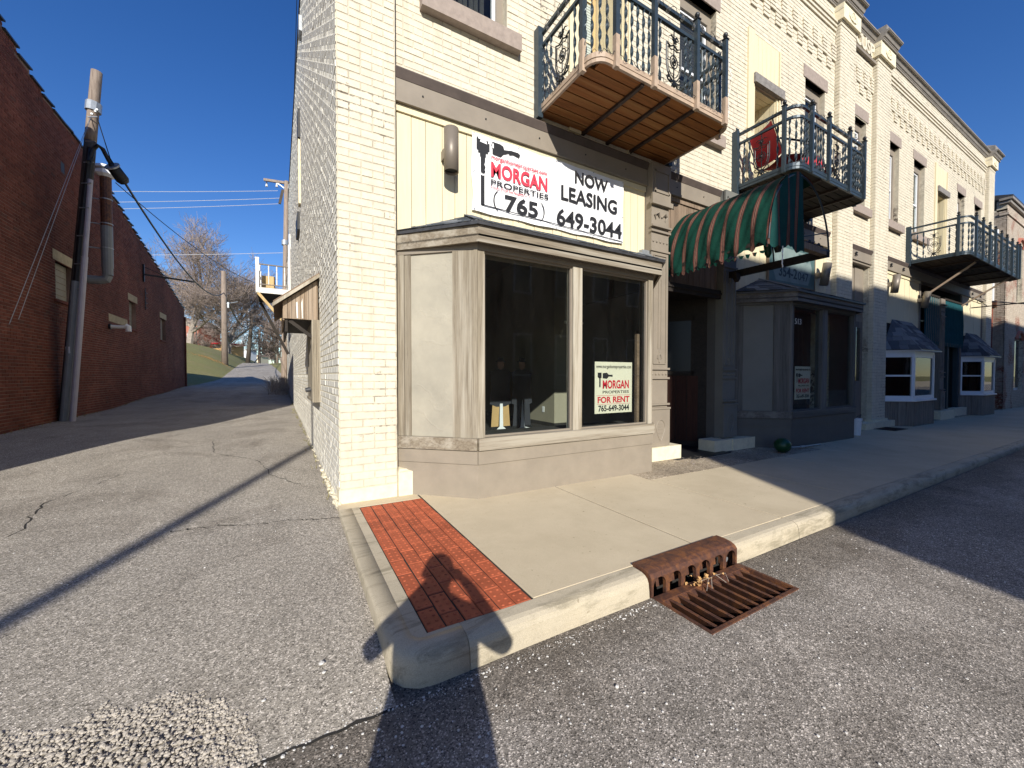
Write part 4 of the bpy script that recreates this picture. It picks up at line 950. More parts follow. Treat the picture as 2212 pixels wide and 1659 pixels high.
def big_bay(xl, cl, cr, xr, dk=1.0, seed=0, zb=-.12, mull=(2.40, 2.53), kick='kick', tz='taupe_z', tx='taupe_x', tp='taupe', ply='plywood'):
    yb = -.50; P0, P1, P2, P3 = (xl, YW), (cl, yb), (cr, yb), (xr, YW)
    mb = MB(); mb.prism([(P0[0], P0[1], zb), (P1[0], P1[1], zb), (P2[0], P2[1], zb), (P3[0], P3[1], zb)], (0, 0, .47 - zb))
    bay = obj('bay_window', mb, kick, bld)
    for a, b in ((P0, P1), (P1, P2), (P2, P3)):
        obj('kick_board', vp(a, b, .335, .468, .01, .012), kick, bay)
        obj('sill', vp(a, b, .475, .597, .09, .032), tx, bay)
        obj('head', vp(a, b, 2.46, 2.60, .06, .002), tp, bay)
    # side panel of plywood between posts
    obj('post', vp(P0, lerp2(P0, P1, .10), .598, 2.459, .06, .0), tz, bay)
    obj('plywood_panel', vp(lerp2(P0, P1, .10), lerp2(P0, P1, .70), .598, 2.459, .02, -.02), ply, bay)
    obj('batten', vp(lerp2(P0, P1, .105), lerp2(P0, P1, .18), .598, 2.459, .02, -.008), tz, bay)
    obj('post', vp(lerp2(P0, P1, .70), lerp2(P0, P1, .955), .598, 2.459, .05, .0), tz, bay)
    obj('post', vp(lerp2(P0, P1, .955), P1, .598, 2.459, .05, .006), tz, bay)
    obj('post', MB().box(cl, cl + .075, yb + .004, yb + .09, .598, 2.459), tz, bay)
    obj('post', MB().box(cr - .075, cr, yb + .004, yb + .09, .598, 2.459), tz, bay)
    obj('mullion', MB().box(mull[0], mull[1], yb + .002, yb + .12, .598, 2.459), tz, bay)
    for a, b in ((cl + .076, mull[0] - .001), (mull[1] + .001, cr - .076)):
        obj('pane', MB().box(a, b, yb + .06, yb + .066, .60, 2.458), 'glass', bay)
        mbb = MB(); t = .018; mbb.box(a, a + t, yb + .03, yb + .058, .60, 2.458); mbb.box(b - t, b, yb + .03, yb + .058, .60, 2.458); mbb.box(a + t, b - t, yb + .03, yb + .058, 2.44, 2.458); mbb.box(a + t, b - t, yb + .03, yb + .058, .60, .618); obj('glazing_bead', mbb, tp, bay)
    obj('side_panel', vp(P2, P3, .598, 2.459, .05, 0), kick, bay)
    # fascia, soffit, shingled hip roof
    F0, F1, F2, F3 = (xl - .0, YW - .03), (cl - .035, yb - .10), (cr + .045, yb - .10), (xr + .16, YW - .03)
    for a, b in ((F0, F1), (F1, F2), (F2, F3)): obj('fascia', vp(a, b, 2.505, 2.665, .028, 0), tx, bay)
    obj('soffit', MB().prism([(F0[0], F0[1], 2.56), (F1[0], F1[1], 2.56), (F2[0], F2[1], 2.56), (F3[0], F3[1], 2.56)], (0, 0, .02)), tp, bay)
    G = [(F0[0] - .0, F0[1] - .02), (F1[0] - .02, F1[1] - .03), (F2[0] + .03, F2[1] - .03), (F3[0] + .04, F3[1])]
    for a, b in ((0, 1), (1, 2), (2, 3)): obj('drip_edge', vp(G[a], G[b], 2.66, 2.69, .03, 0), 'tar', bay)
    T0 = (xl + .80, YW - .003, 3.02); T1 = (xr - .12, YW - .003, 3.02)
    z = 2.692
    shingles(bay, (G[1][0], G[1][1], z), (G[2][0], G[2][1], z), T1, T0, 5, .20)
    shingles(bay, (G[0][0], YW - .003, z + .02), (G[1][0], G[1][1], z), T0, (T0[0] - .001, T0[1], T0[2] - .001), 5, .18)
    shingles(bay, (G[2][0], G[2][1], z), (G[3][0], YW - .003, z + .02), (T1[0] + .001, T1[1], T1[2] - .001), T1, 5, .18)
    obj('roof_cap', MB().bar((G[1][0], G[1][1], z + .015), (T0[0], T0[1] - .01, T0[2] + .012), .09, .008), 'shingle', bay)
    return bay
bay1 = big_bay(0.56, 1.21, 3.70, 4.20)
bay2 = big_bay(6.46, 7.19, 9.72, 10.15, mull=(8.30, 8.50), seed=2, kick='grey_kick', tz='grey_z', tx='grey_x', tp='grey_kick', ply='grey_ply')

# shop interior behind the first bay
rm = thing('shop_interior', 'dark empty shop room with beige partition behind the corner bay window', 'room', (2.2, 2.0, 0.17))
mb = MB(); mb.box(0.33, 4.55, YW + .285, 6.5, .12, .17); obj('room_floor', mb, 'dark', rm)
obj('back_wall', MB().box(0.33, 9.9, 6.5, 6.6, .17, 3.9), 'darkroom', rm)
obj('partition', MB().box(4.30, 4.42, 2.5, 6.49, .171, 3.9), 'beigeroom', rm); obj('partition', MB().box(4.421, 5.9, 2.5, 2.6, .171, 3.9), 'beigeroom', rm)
obj('skirting', MB().box(4.285, 4.299, 2.49, 6.48, .171, .25), 'dark', rm); obj('skirting', MB().box(4.285, 5.9, 2.484, 2.498, .171, .25), 'dark', rm)
obj('outlet', MB().box(4.29, 4.2995, 2.86, 2.93, .45, .57), 'white', rm)
obj('display_ledge', MB().prism([(0.66, YW + .02, .53), (1.24, -.44, .53), (3.66, -.44, .53), (4.1, YW + .02, .53)], (0, 0, .04)), 'darkroom', rm)
rm2 = thing('second_shop_interior', 'dark shop room behind the shaded second bay window', 'room', (8.2, 2.0, 0))
obj('curtain_wall', MB().box(6.5, 9.88, 0.9, 0.95, -.1, 3.9), 'darkroom', rm2)
for k in range(9):
    x = 7.35 + k * .26; obj('curtain', MB().tube([(x, .3 + .04 * (k % 2), .6), (x, .3 + .04 * (k % 2), 2.5)], .12, 8), 'darkroom', rm2)
for k, (px, py, c) in enumerate(((3.22, 2.80, 0), (3.66, 2.72, 1))):
    t = thing('cardboard_figure', ['cardboard cutout of a man in tan trousers and dark coat inside the window', 'cardboard cutout of a man in dark suit beside the tan-trousered one'][k], 'cutout', (px, py, .17), 'cardboard figures standing inside the shop window')
    def cut(pts, z0=0.0, dy=0.0, th=.008): return MB().prism([(px + x, py + dy, .172 + z) for x, z in pts], (0, th, 0))
    cl_ = 'tan' if k == 0 else 'coat'
    for s in (-1, 1):
        obj('trouser_leg', cut([(s * .05, .05), (s * .21, .05), (s * .17, .62), (s * .02, .62)]), cl_, t); obj('shoe', cut([(s * .05, .0), (s * .25, .0), (s * .22, .05), (s * .05, .05)]), 'black', t)
    obj('coat', cut([(-.24, .50), (-.1, .44), (.1, .44), (.24, .50), (.20, .85), (.24, 1.12), (.1, 1.18), (-.1, 1.18), (-.24, 1.12), (-.2, .85)], dy=-.002), 'coat', t)
    obj('head', cut([(.075 * math.cos(a), 1.27 + .10 * math.sin(a)) for a in [i * PI / 8 for i in range(16)]], dy=-.004), 'skin', t)
    obj('hat', cut([(-.12, 1.32), (.12, 1.32), (.07, 1.35), (.06, 1.41), (-.06, 1.41), (-.07, 1.35)], dy=-.006), 'coat', t)
    obj('stand', MB().add([(px - .16, py - .12, .172), (px + .16, py - .12, .172), (px + .05, py - .03, .2), (px - .05, py - .03, .2), (px, py - .02, .75)], [(0, 1, 2, 3), (3, 2, 4)]) if k else cut([(-.1, 0), (.1, 0), (.04, .05), (.03, .5), (-.03, .5), (-.04, .05)], dy=-.03), 'white', t)
solo('wooden_stud', MB().box(3.59, 3.635, -.34, -.30, .58, 1.77), 'hoodroof', (3.61, -.32, .58), 'narrow brown timber stud leaning upright inside the right window pane', 'timber')
for k, x in enumerate((3.9, 4.25)):
    mb = MB().sphere((x, 1.6, 2.18), .035, 8, 6); mb.tube([(x, 1.6, 2.2), (x, 1.6, 3.9)], .004, 4); solo('pendant_lamp', mb, 'offwhite', (x, 1.6, 3.9), ['left small pale pendant lamp in the dark shop', 'right small pale pendant lamp in the dark shop'][k], 'lamp', 'pendant lamps in the dark shop')

# entrance recess between the iron pilasters
ent = obj('entrance_recess', MB().box(4.605, 5.965, .0, 1.9, 2.585, 2.62), 'darkwood', bld)
obj('entrance_wall', MB().box(4.55, 4.60, YW + .21, 2.2, -.1, 2.58), 'grey_kick', ent)
obj('entrance_header', MB().box(4.59, 5.97, .02, .08, 2.52, 2.66), 'darkwood', ent)
A_, B_ = (5.97, .27), (4.9, 1.75)
def dg(t0, t1, z0, z1, th, out, m, nm): obj(nm, vp(lerp2(B_, A_, t0), lerp2(B_, A_, t1), z0, z1, th, out), m, ent)
obj('entrance_wall', MB().box(5.97, 6.02, .12, .30, -.1, 2.58), 'grey_kick', ent)
dg(0, 1, -.1, 2.58, .05, 0, 'darkwood', 'entrance_wall')
for k in range(9): dg(.03 + k * .1, .124 + k * .1, .06, 1.22, .01, .012, 'redwood', 'wainscot_board')
dg(.08, .44, 1.30, 2.2, .006, .014, 'dullpane', 'pane'); dg(.50, .86, 1.30, 2.2, .006, .014, 'dullpane', 'pane')
for a, b, c, d in ((.05, .08, 1.24, 2.26), (.44, .50, 1.24, 2.26), (.86, .89, 1.24, 2.26), (.05, .89, 1.24, 1.30), (.05, .89, 2.2, 2.26)): dg(a, b, c, d, .02, .024, 'darkwood', 'window_frame')
obj('entrance_floor', MB().box(4.6, 6.0, -.19, 1.9, -.15, -.052), 'oldconcrete', ent)
# stair door between the brick pilasters
d = obj('stair_door', MB().box(10.905, 12.115, YW + .10, YW + .15, .07, 3.99), 'taupe', bld)
obj('door_head', MB().box(10.905, 12.115, YW - .03, YW + .098, 3.90, 3.985), 'taupe', d)
for a, b, c, e in ((11.0, 11.42, 2.75, 3.85), (11.55, 12.02, 2.75, 3.85)): obj('door_panel', MB().box(a, b, YW + .08, YW + .099, c, e), 'taupe', d)
obj('door_leaf', MB().box(11.12, 12.0, YW + .07, YW + .098, .1, 2.55), 'greyboard', d)
obj('pane', MB().box(11.25, 11.86, YW + .06, YW + .068, 1.1, 2.4), 'glassdark', d)

# small white-framed bays further along
def small_bay(xl, cl, cr, xr, idx):
    yb = -.36; P = [(xl, YW), (cl, yb), (cr, yb), (xr, YW)]
    mb = MB(); mb.prism([(x * 1.0, y, -.2) for x, y in P], (0, 0, .55 + .2)); bay = obj('bay_window', mb, 'joint', bld)
    for a, b, n in ((0, 1, 4), (1, 2, 9), (2, 3, 4)):
        for k in range(n): obj('skirt_board', vp(lerp2(P[a], P[b], k / n + .006), lerp2(P[a], P[b], (k + 1) / n - .006), -.2, .552, .02, .014), 'greyboard', bay)
        obj('sill', vp(P[a], P[b], .555, .60, .10, .06), 'white', bay); obj('head', vp(P[a], P[b], 1.80, 1.92, .08, .0), 'white', bay)
        L = math.dist(P[a], P[b]); e = .07 / L
        parts = [(0, 1)]
        for (t0, t1) in parts:
            f0, f1 = lerp2(P[a], P[b], t0), lerp2(P[a], P[b], t1); ee = .06 / math.dist(f0, f1)
            fr = obj('window_frame', vp(f0, lerp2(f0, f1, ee), .60, 1.80, .06, .005), 'white', bay); obj('window_frame', vp(lerp2(f0, f1, 1 - ee), f1, .60, 1.80, .06, .005), 'white', bay)
            obj('sash_rail', vp(lerp2(f0, f1, ee), lerp2(f0, f1, 1 - ee), 1.70, 1.80, .04, -.008), 'white', bay); obj('sash_rail', vp(lerp2(f0, f1, ee), lerp2(f0, f1, 1 - ee), .60, .70, .04, -.008), 'white', bay)
            if n == 4: obj('sash_rail', vp(lerp2(f0, f1, ee), lerp2(f0, f1, 1 - ee), 1.20, 1.245, .04, -.008), 'white', bay)
            obj('pane', vp(lerp2(f0, f1, ee), lerp2(f0, f1, 1 - ee), .70, 1.70, .006, -.03), 'glassdark', bay)
    E = [(xl - .05, YW - .003), (cl - .03, yb - .13), (cr + .06, yb - .13), (xr + .1, YW - .003)]; z = 1.90
    T0 = (xl + .55, YW - .003, 2.73); T1 = (xr - .55, YW - .003, 2.73)
    for a, b in ((0, 1), (1, 2), (2, 3)): obj('drip_edge', vp(E[a], E[b], 1.88, 1.905, .03, 0), 'tar', bay)
    shingles(bay, (*E[1], z), (*E[2], z), T1, T0, 7, .24)
    shingles(bay, (*E[0], z), (*E[1], z), T0, (T0[0] - .01, T0[1], T0[2] - .01), 7, .22)
    shingles(bay, (*E[2], z), (*E[3], z), (T1[0] + .01, T1[1], T1[2] - .01), T1, 7, .22)
    obj('soffit', MB().prism([(*E[0], 1.87), (*E[1], 1.87), (*E[2], 1.87), (*E[3], 1.87)], (0, 0, .012)), 'white', bay)
    obj('inner_wall', MB().box(xl, xr, YW + .3, YW + .35, 0, 2.6), 'dark', bay)
    obj('side_casing', MB().box(xl - .12, xl - .001, YW - .02, YW + .08, -.1, 3.95), 'greyboard', bay); obj('side_casing', MB().box(xr + .001, xr + .10, YW - .02, YW + .08, -.1, 3.95), 'greyboard', bay)
small_bay(13.06, 13.60, 15.12, 15.58, 0); small_bay(19.66, 20.08, 21.50, 22.06, 1)
for a, b in ((12.94, 15.62), (19.62, 22.19)): obj('backing_wall', MB().box(a, b, YW + .032, YW + .2, 1.9, 2.63), 'darkroom', bld)
# recessed entry behind the hanging canvas
obj('recess_wall', MB().box(15.7, 19.5, 1.0, 1.05, -.1, 4.0), 'teal', bld); obj('recess_wall', MB().box(15.66, 15.72, YW, 1.0, -.1, 4.0), 'teal', bld); obj('recess_wall', MB().box(19.5, 19.54, YW, 1.0, -.1, 4.0), 'teal', bld)
obj('recess_floor', MB().box(15.7, 19.5, -.15, 1.0, -.3, -.1), 'oldconcrete', bld)
for x in (15.75, 18.2, 19.3): obj('teal_post', MB().box(x, x + .14, YW - .02, YW + .1, -.1, 2.25), 'teal', bld)
cv = thing('hanging_canvas', 'long teal and tan striped canvas hanging flat over the far recessed entry', 'awning', (17.5, .02, 3.6))
for (a, b) in ((15.72, 17.04), (17.46, 19.48)):
    vs = []; fs = []; n = int((b - a) / .0275)
    for i in range(n + 1):
        x = a + (b - a) * i / n; y = .03 + .016 * math.sin(i * 1.05)
        vs += [(x, y, 3.62), (x, y - .03, 2.9), (x, y - .02, 2.24 + .02 * math.cos(x * 38))]
    for i in range(n): fs += [(3 * i, 3 * i + 3, 3 * i + 4, 3 * i + 1), (3 * i + 1, 3 * i + 4, 3 * i + 5, 3 * i + 2)]
    obj('canvas_sheet', MB().add(vs, fs), 'curtain', cv)
    obj('head_rail', MB().box(a, b, .0, .1, 3.60, 3.66), 'darkwood', cv)
    mb = MB(); k = 0
    x = a
    while x < b - .05: mb.prism([(x, .0, 2.27), (x + .02, .0, 2.16), (x + .05, 0, 2.13), (x + .08, 0, 2.16), (x + .10, 0, 2.27)], (0, .004, 0)); x += .11
    v_ = obj('valance', mb, 'curtain', cv); v_['kind'] = 'stuff'
# ================================================================ balconies
def twisted_baluster(h):
    mb = MB(); n = int(h / .022); w = .017; t = .004; vs = []; fs = []
    for i in range(n + 1):
        z = h * i / n; a = z / .20 * PI * 1.0 * 1.25; ca, sa = math.cos(a), math.sin(a)
        for (p, q_) in ((-w, -t), (w, -t), (w, t), (-w, t)): vs.append((p * ca - q_ * sa, p * sa + q_ * ca, z))
    for i in range(n):
        for k in range(4): fs.append((4 * i + k, 4 * i + (k + 1) % 4, 4 * i + 4 + (k + 1) % 4, 4 * i + 4 + k))
    me = mb.add(vs, fs).mesh('baluster'); me.materials.append(M['balmetal']); return me
def crest_mesh():
    mb = MB(); T = mb.tube
    sc = [(-.125, .50), (-.06, .47), (0, .50), (.06, .47), (.125, .50), (.125, .26), (.10, .17), (.05, .11), (0, .085), (-.05, .11), (-.10, .17), (-.125, .26), (-.125, .50)]
    T([(x, 0, z) for x, z in sc], .009, 5, False)
    T([(.8 * x, 0, .30 + (z - .30) * .8) for x, z in sc], .006, 4, False)
    for R in (.062, .034): T([(R * math.cos(a), 0, .31 + R * 1.15 * math.sin(a)) for a in [k * PI / 8 for k in range(17)]], .007, 5, False)
    T([(0, 0, 0), (0, 0, .68)], .007, 5); T([(-.12, 0, .31), (-.06, 0, .31)], .006, 4); T([(.06, 0, .31), (.12, 0, .31)], .006, 4)
    for a in range(6): T([(0, -.005, .545), (.045 * math.cos(a * PI / 3), -.015, .545 + .045 * math.sin(a * PI / 3))], [.014, .008], 5)
    mb.sphere((0, -.012, .545), .018, 6, 5); mb.sphere((0, -.008, .31), .02, 6, 5)
    for s in (-1, 1):
        T([(0, 0, .10), (s * .05, -.005, .07), (s * .10, 0, .085), (s * .12, 0, .12), (s * .095, 0, .135), (s * .085, 0, .11)], [.010, .011, .009, .008, .007, .005], 5)
        T([(0, -.01, .09), (s * .035, -.015, .04), (s * .055, -.012, .0), (s * .03, -.01, -.02)], [.012, .013, .010, .004], 5)
        T([(0, 0, .57), (s * .05, 0, .60), (s * .085, 0, .575)], [.008, .008, .004], 5)
    mb.sphere((0, -.01, .045), .022, 6, 5, 1.5)
    me = mb.mesh('crest_panel'); me.materials.append(M['blackiron']); return me
BALU = twisted_baluster(.70); CREST = crest_mesh()
def swept(mb, path, w, z0, z1, closed=False):
    """flat strip standing on a plan path, w thick inwards"""
    n = len(path); vs = []; fs = []
    for i, (x, y) in enumerate(path):
        a = Vector(path[max(i - 1, 0)]); b = Vector(path[min(i + 1, n - 1)]); t = (b - a).normalized(); nn = Vector((-t.y, t.x))
        for o_ in (0, w):
            for z in (z0, z1): vs.append((x + nn.x * o_, y + nn.y * o_, z))
    for i in range(n - 1):
        b = 4 * i; fs += [(b, b + 4, b + 5, b + 1), (b + 2, b + 3, b + 7, b + 6), (b + 1, b + 5, b + 7, b + 3), (b, b + 2, b + 6, b + 4)]
    fs += [(0, 1, 3, 2), (4 * n - 4, 4 * n - 2, 4 * n - 1, 4 * n - 3)]
    return mb.add(vs, fs)
def balcony(x0, x1, yf, zb, label, frontposts, crests, deckm, fasm, beams, spacing=.088, sidecrest=True, r=.18, post_bottom=None, H=1.02, braces=()):
    B = thing('balcony', label, 'balcony', ((x0 + x1) / 2, YW, zb), 'iron balconies on the shop building')
    path = [(x0, YW), (x0, yf + r)] + [(x0 + r - r * math.cos(a), yf + r - r * math.sin(a)) for a in [PI / 2 * k / 6 for k in range(1, 6)]] + [(x0 + r, yf), (x1 - r, yf)] + [(x1 - r + r * math.sin(a), yf + r - r * math.cos(a)) for a in [PI / 2 * k / 6 for k in range(1, 6)]] + [(x1, yf + r), (x1, YW)]
    obj('fascia', swept(MB(), path, .03, zb + .003, zb + .085), fasm, B); 
    out = [(x0 - .008, YW)] + [(x + (.006 if x > (x0 + x1) / 2 else -.006), y - .006) for x, y in path[1:-1]] + [(x1 + .008, YW)]
    obj('fascia_lip', swept(MB(), out, .02, zb + .045, zb + .098), fasm, B)
    # deck planks running along the front
    n = 8; w = (YW - yf - .03) / n
    for k in range(n):
        ya = yf + .03 + k * w; yb = ya + w - .015; ins = .032
        d = 0.0
        if ya < yf + r: t = (r - (ya - yf)); d = r - math.sqrt(max(0, r * r - t * t))
        obj('deck_plank', MB().box(x0 + ins + d, x1 - ins - d, ya, yb, zb + .012 + rnd.uniform(-.002, .002), zb + .04), deckm, B)
    obj('deck_board', MB().prism([(x + (.03 if x < (x0 + x1) / 2 else -.03), y + (.03 if y < YW - .01 else 0), zb + .042) for x, y in path], (0, 0, .012)), 'darkdeck', B)
    for bx in beams: obj('cross_beam', MB().box(bx - .022, bx + .022, yf + .035, YW - .01, zb - .022, zb + .011), 'ruststeel', B)
    # posts
    def post(x, y, two=True):
        p = obj('post', MB().box(x - .025, x + .025, y - .022, y + .028, zb - .01 if fasm == 'balmetal' else zb + .30, zb + H), 'balmetal', B)
        if fasm != 'balmetal': obj('post_sleeve', MB().box(x - .026, x + .026, y - .024, y + .029, zb - .03, zb + .299), fasm, p)
        mb = MB().box(x - .034, x + .034, y - .031, y + .037, zb + H, zb + H + .014); mb.tube([(x, y + .003, zb + H + .014), (x, y + .003, zb + H + .035)], .012, 6); mb.sphere((x, y + .003, zb + H + .062), .03, 10, 7, 1.15); obj('ball_finial', mb, 'blackiron', p)
    for x in frontposts: post(x, yf - .02)
    post(x0 - .0, yf + r + .02) if True else None
    mb = MB().box(x0 - .05, x0 + .02, YW - .10, YW - .002, zb - .06, zb + H + .0); obj('wall_post', mb, 'balmetal', B)
    mb = MB().box(x1 - .02, x1 + .05, YW - .10, YW - .002, zb - .03, zb + H); obj('wall_post', mb, 'balmetal', B)
    post(x1, yf + r + .02)
    obj('top_rail', swept(MB(), path, .04, zb + .945, zb + .985), 'balmetal', B)
    obj('mid_rail', swept(MB(), path, .035, zb + .785, zb + .822), 'balmetal', B)
    # balusters round the path
    P = [Vector(p) for p in path]; L = [0]
    for a, b in zip(P, P[1:]): L.append(L[-1] + (b - a).length)
    avoid = []
    for cx in crests: avoid.append((cx, yf))
    side_c = YW - (YW - yf) * .46
    cr = [(cx, yf + .015, 0.0) for cx in crests]
    if sidecrest: cr += [(x0 + .015, side_c, -PI / 2), (x1 - .015, side_c, PI / 2)]
    for (cx, cy, rz) in cr: piece('crest_panel', CREST, B, (cx, cy, zb + .10), rot=(0, 0, rz))
    s = .10; k = 0
    while s < L[-1] - .10:
        for i in range(len(L) - 1):
            if L[i] <= s <= L[i + 1]: break
        p = P[i].lerp(P[i + 1], (s - L[i]) / (L[i + 1] - L[i])); t = (P[i + 1] - P[i]).normalized(); p = p + Vector((-t.y, t.x)) * .015; s += spacing; k += 1
        if any(math.hypot(p.x - c[0], p.y - c[1]) < .165 for c in cr): continue
        if any(abs(p.x - x) < .035 and p.y < yf + .08 for x in frontposts): continue
        piece('baluster', BALU, B, (p.x, p.y, zb + .085), rot=(0, 0, rnd.uniform(0, 3)))
    for a, b in braces: obj('brace', MB().bar(a, b, .045, .045), 'baltaupe', B)
    return B
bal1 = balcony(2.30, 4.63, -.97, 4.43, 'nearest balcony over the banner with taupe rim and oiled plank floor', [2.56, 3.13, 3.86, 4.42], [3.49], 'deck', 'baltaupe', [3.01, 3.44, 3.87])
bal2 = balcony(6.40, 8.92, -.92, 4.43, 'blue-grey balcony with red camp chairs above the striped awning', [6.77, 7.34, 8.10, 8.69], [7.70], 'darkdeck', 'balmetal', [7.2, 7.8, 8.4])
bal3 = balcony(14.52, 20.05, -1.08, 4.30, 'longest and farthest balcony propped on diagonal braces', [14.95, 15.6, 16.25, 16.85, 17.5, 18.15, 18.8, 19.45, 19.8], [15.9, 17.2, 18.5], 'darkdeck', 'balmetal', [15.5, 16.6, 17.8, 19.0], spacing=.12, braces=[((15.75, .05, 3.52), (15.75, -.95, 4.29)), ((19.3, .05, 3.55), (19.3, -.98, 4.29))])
def lights(x0, x1, yf, zb, label, n, seed, r=.18):
    q = random.Random(seed); T = thing('string_lights', label, 'lights', (x0, yf, zb + .97), 'bulb strings wound on the balcony rails')
    pts = []; path = [(x0, YW - .12), (x0, yf + .2), (x0 + .06, yf + .05), (x0 + .2, yf), (x1 - .2, yf), (x1 - .05, yf + .06), (x1, yf + .2), (x1, YW - .12)]
    P = [Vector(p) for p in path]; L = [0]
    for a, b in zip(P, P[1:]): L.append(L[-1] + (b - a).length)
    def on(s):
        for i in range(len(L) - 1):
            if L[i] <= s <= L[i + 1] + 1e-6: return P[i].lerp(P[i + 1], (s - L[i]) / max(1e-6, L[i + 1] - L[i]))
        return P[-1]
    N = 220
    for i in range(N + 1):
        s = L[-1] * i / N; p = on(s); a = s * 26; pts.append((p.x + .033 * math.cos(a) * .6, p.y + .03 * math.cos(a) - .004, zb + .965 + .034 * math.sin(a) - (.03 if q.random() < .2 else 0)))
    obj('light_cable', MB().tube(pts, .0035, 4), 'black', T)
    pts = []
    for i in range(N + 1):
        s = L[-1] * i / N; p = on(s); pts.append((p.x + q.uniform(-.02, .02), p.y - .025 + q.uniform(-.01, .01), zb + .10 + q.uniform(-.025, .03)))
    obj('light_cable', MB().tube(pts, .003, 4), 'black', T)
    bm_ = MB().sphere((0, 0, -.035), .024, 8, 6, 1.15).mesh('bulb', True); bm_.materials.append(M['bulb']); so = MB().tube([(0, 0, 0), (0, 0, -.022)], .009, 6).mesh('socket'); so.materials.append(M['black'])
    for i in range(n):
        s = L[-1] * (i + .5 + q.uniform(-.2, .2)) / n; p = on(s); z = zb + .945 + q.uniform(-.02, .01); b = piece('bulb', bm_, T, (p.x + q.uniform(-.01, .01), p.y - .032, z)); piece('socket', so, b, (p.x, p.y - .032, z + .002))
    for (cx, cy) in ((x0 + .15, yf + .03), (x1 - .3, yf + .0), (x1 - .1, yf + .02)):
        pts = [(cx + q.uniform(-.05, .05), cy - .03 + q.uniform(-.02, .02), zb + .9 - k * .09) for k in range(10)]; obj('hanging_cable', MB().tube(pts, .0028, 4), 'wire' if cx > x1 - .2 else 'black', T)
lights(2.30, 4.63, -.97, 4.43, 'clear bulb string wound along the nearest balcony rail', 22, 1)
lights(6.40, 8.92, -.92, 4.43, 'clear bulb string wound along the rail of the balcony above the awning', 16, 2)
def camp_chair(x, y, z, rz, label, s=1.0):
    t = thing('camp_chair', label, 'chair', (x, y, z), 'red folding chairs on the balcony'); R = Matrix.Rotation(rz, 4, 'Z'); T = Matrix.Translation((x, y, z))
    def tr(mb): mb.v = [tuple(T @ R @ Vector(p)) for p in mb.v]; return mb
    back = MB(); n = 6; vs = []; fs = []
    for i in range(n + 1):
        for k in range(n + 1): u = i / n; v = k / n; vs.append((-.27 + .54 * u + .02 * v * (1 - 2 * u), .20 + .20 * v - .05 * math.sin(PI * u), .40 + .52 * v))
    for i in range(n):
        for k in range(n): a = i * (n + 1) + k; fs.append((a, a + 1, a + n + 2, a + n + 1))
    obj('back_rest', tr(back.add(vs, fs)), 'red_cloth', t, smooth=True)
    vs = []; seat = MB()
    for i in range(n + 1):
        for k in range(n + 1): u = i / n; v = k / n; vs.append((-.27 + .54 * u, -.26 + .48 * v, .42 - .06 * v - .06 * math.sin(PI * u)))
    obj('seat', tr(seat.add(vs, fs)), 'red_cloth', t, smooth=True)
    mb = MB()
    for s_ in (-1, 1):
        mb.tube([(s_ * .28, .24, 0), (s_ * .28, -.26, .42), (s_ * .28, -.27, .60)], .010, 6); mb.tube([(s_ * .28, -.26, 0), (s_ * .28, .20, .40), (s_ * .28, .42, .95)], .010, 6); mb.tube([(s_ * .28, -.30, .60), (s_ * .28, .26, .62)], .016, 6)
    mb.tube([(-.28, -.26, 0), (.28, -.26, .42)], .008, 5); mb.tube([(.28, -.26, 0), (-.28, -.26, .42)], .008, 5); mb.tube([(-.28, .24, 0), (.28, .20, .40)], .008, 5)
    obj('frame', tr(mb), 'black', t)
camp_chair(6.98, -.38, 4.50, math.radians(68), 'larger red camp chair at the left end of the balcony')
camp_chair(7.95, -.45, 4.47, math.radians(-50), 'lower red camp chair half hidden behind the middle balcony balusters')
solo('blue_tape', MB().add([(6.33, .02, 5.50), (6.39, -.01, 5.47), (6.40, .0, 5.44), (6.36, .03, 5.46)], [(0, 1, 2, 3)]), 'balmetal', (6.36, 0, 5.46), 'scrap of blue tape on top of the second balcony wall post', 'tape')

# ================================================================ awning over the entrance
AW = thing('striped_awning', 'torn green barrel awning with tan and maroon stripes over the shop entrance', 'awning', (5.42, YW, 2.88))
cx, ra, rb, zb_ = 5.42, .80, .97, 2.88
def arc(a): return cx + ra * math.cos(a), zb_ + rb * math.sin(a)
q = random.Random(9); NY = 72; NA = 22; vs = []; fs = []
for i in range(NY + 1):
    y = .06 - 1.48 * i / NY
    hem = 2.77 - .012 * math.sin(i * .9) - .035 * abs(math.sin(i * PI / 8.3)) + .10 * max(0, (i - 30) / NY) * abs(math.sin(i * .35)) + .05 * max(0, (i / NY - .72) * 3)
    for k in range(NA + 1):
        if k < 3: t = k / 3; x, z = cx - ra, hem + (zb_ - hem) * t; x += .012 * math.sin(i * .55) * (1 - t) - .0
        else: a = PI - (k - 3) / (NA - 3) * math.radians(112); x, z = arc(a)
        fx = .010 * math.sin(i * .42 + k * .5) * (1 if k < 12 else .4) + .006 * math.sin(i * 1.1 - k)
        sag = .012 * math.sin(PI * ((i % 24) / 24)) * (1 if k > 10 else .3)
        vs.append((x + fx, y, z - sag))
for i in range(NY):
    for k in range(NA): a = i * (NA + 1) + k; fs.append((a, a + 1, a + NA + 2, a + NA + 1))
o = obj('side_canvas', MB().add(vs, fs), 'awning_side', AW, smooth=True)
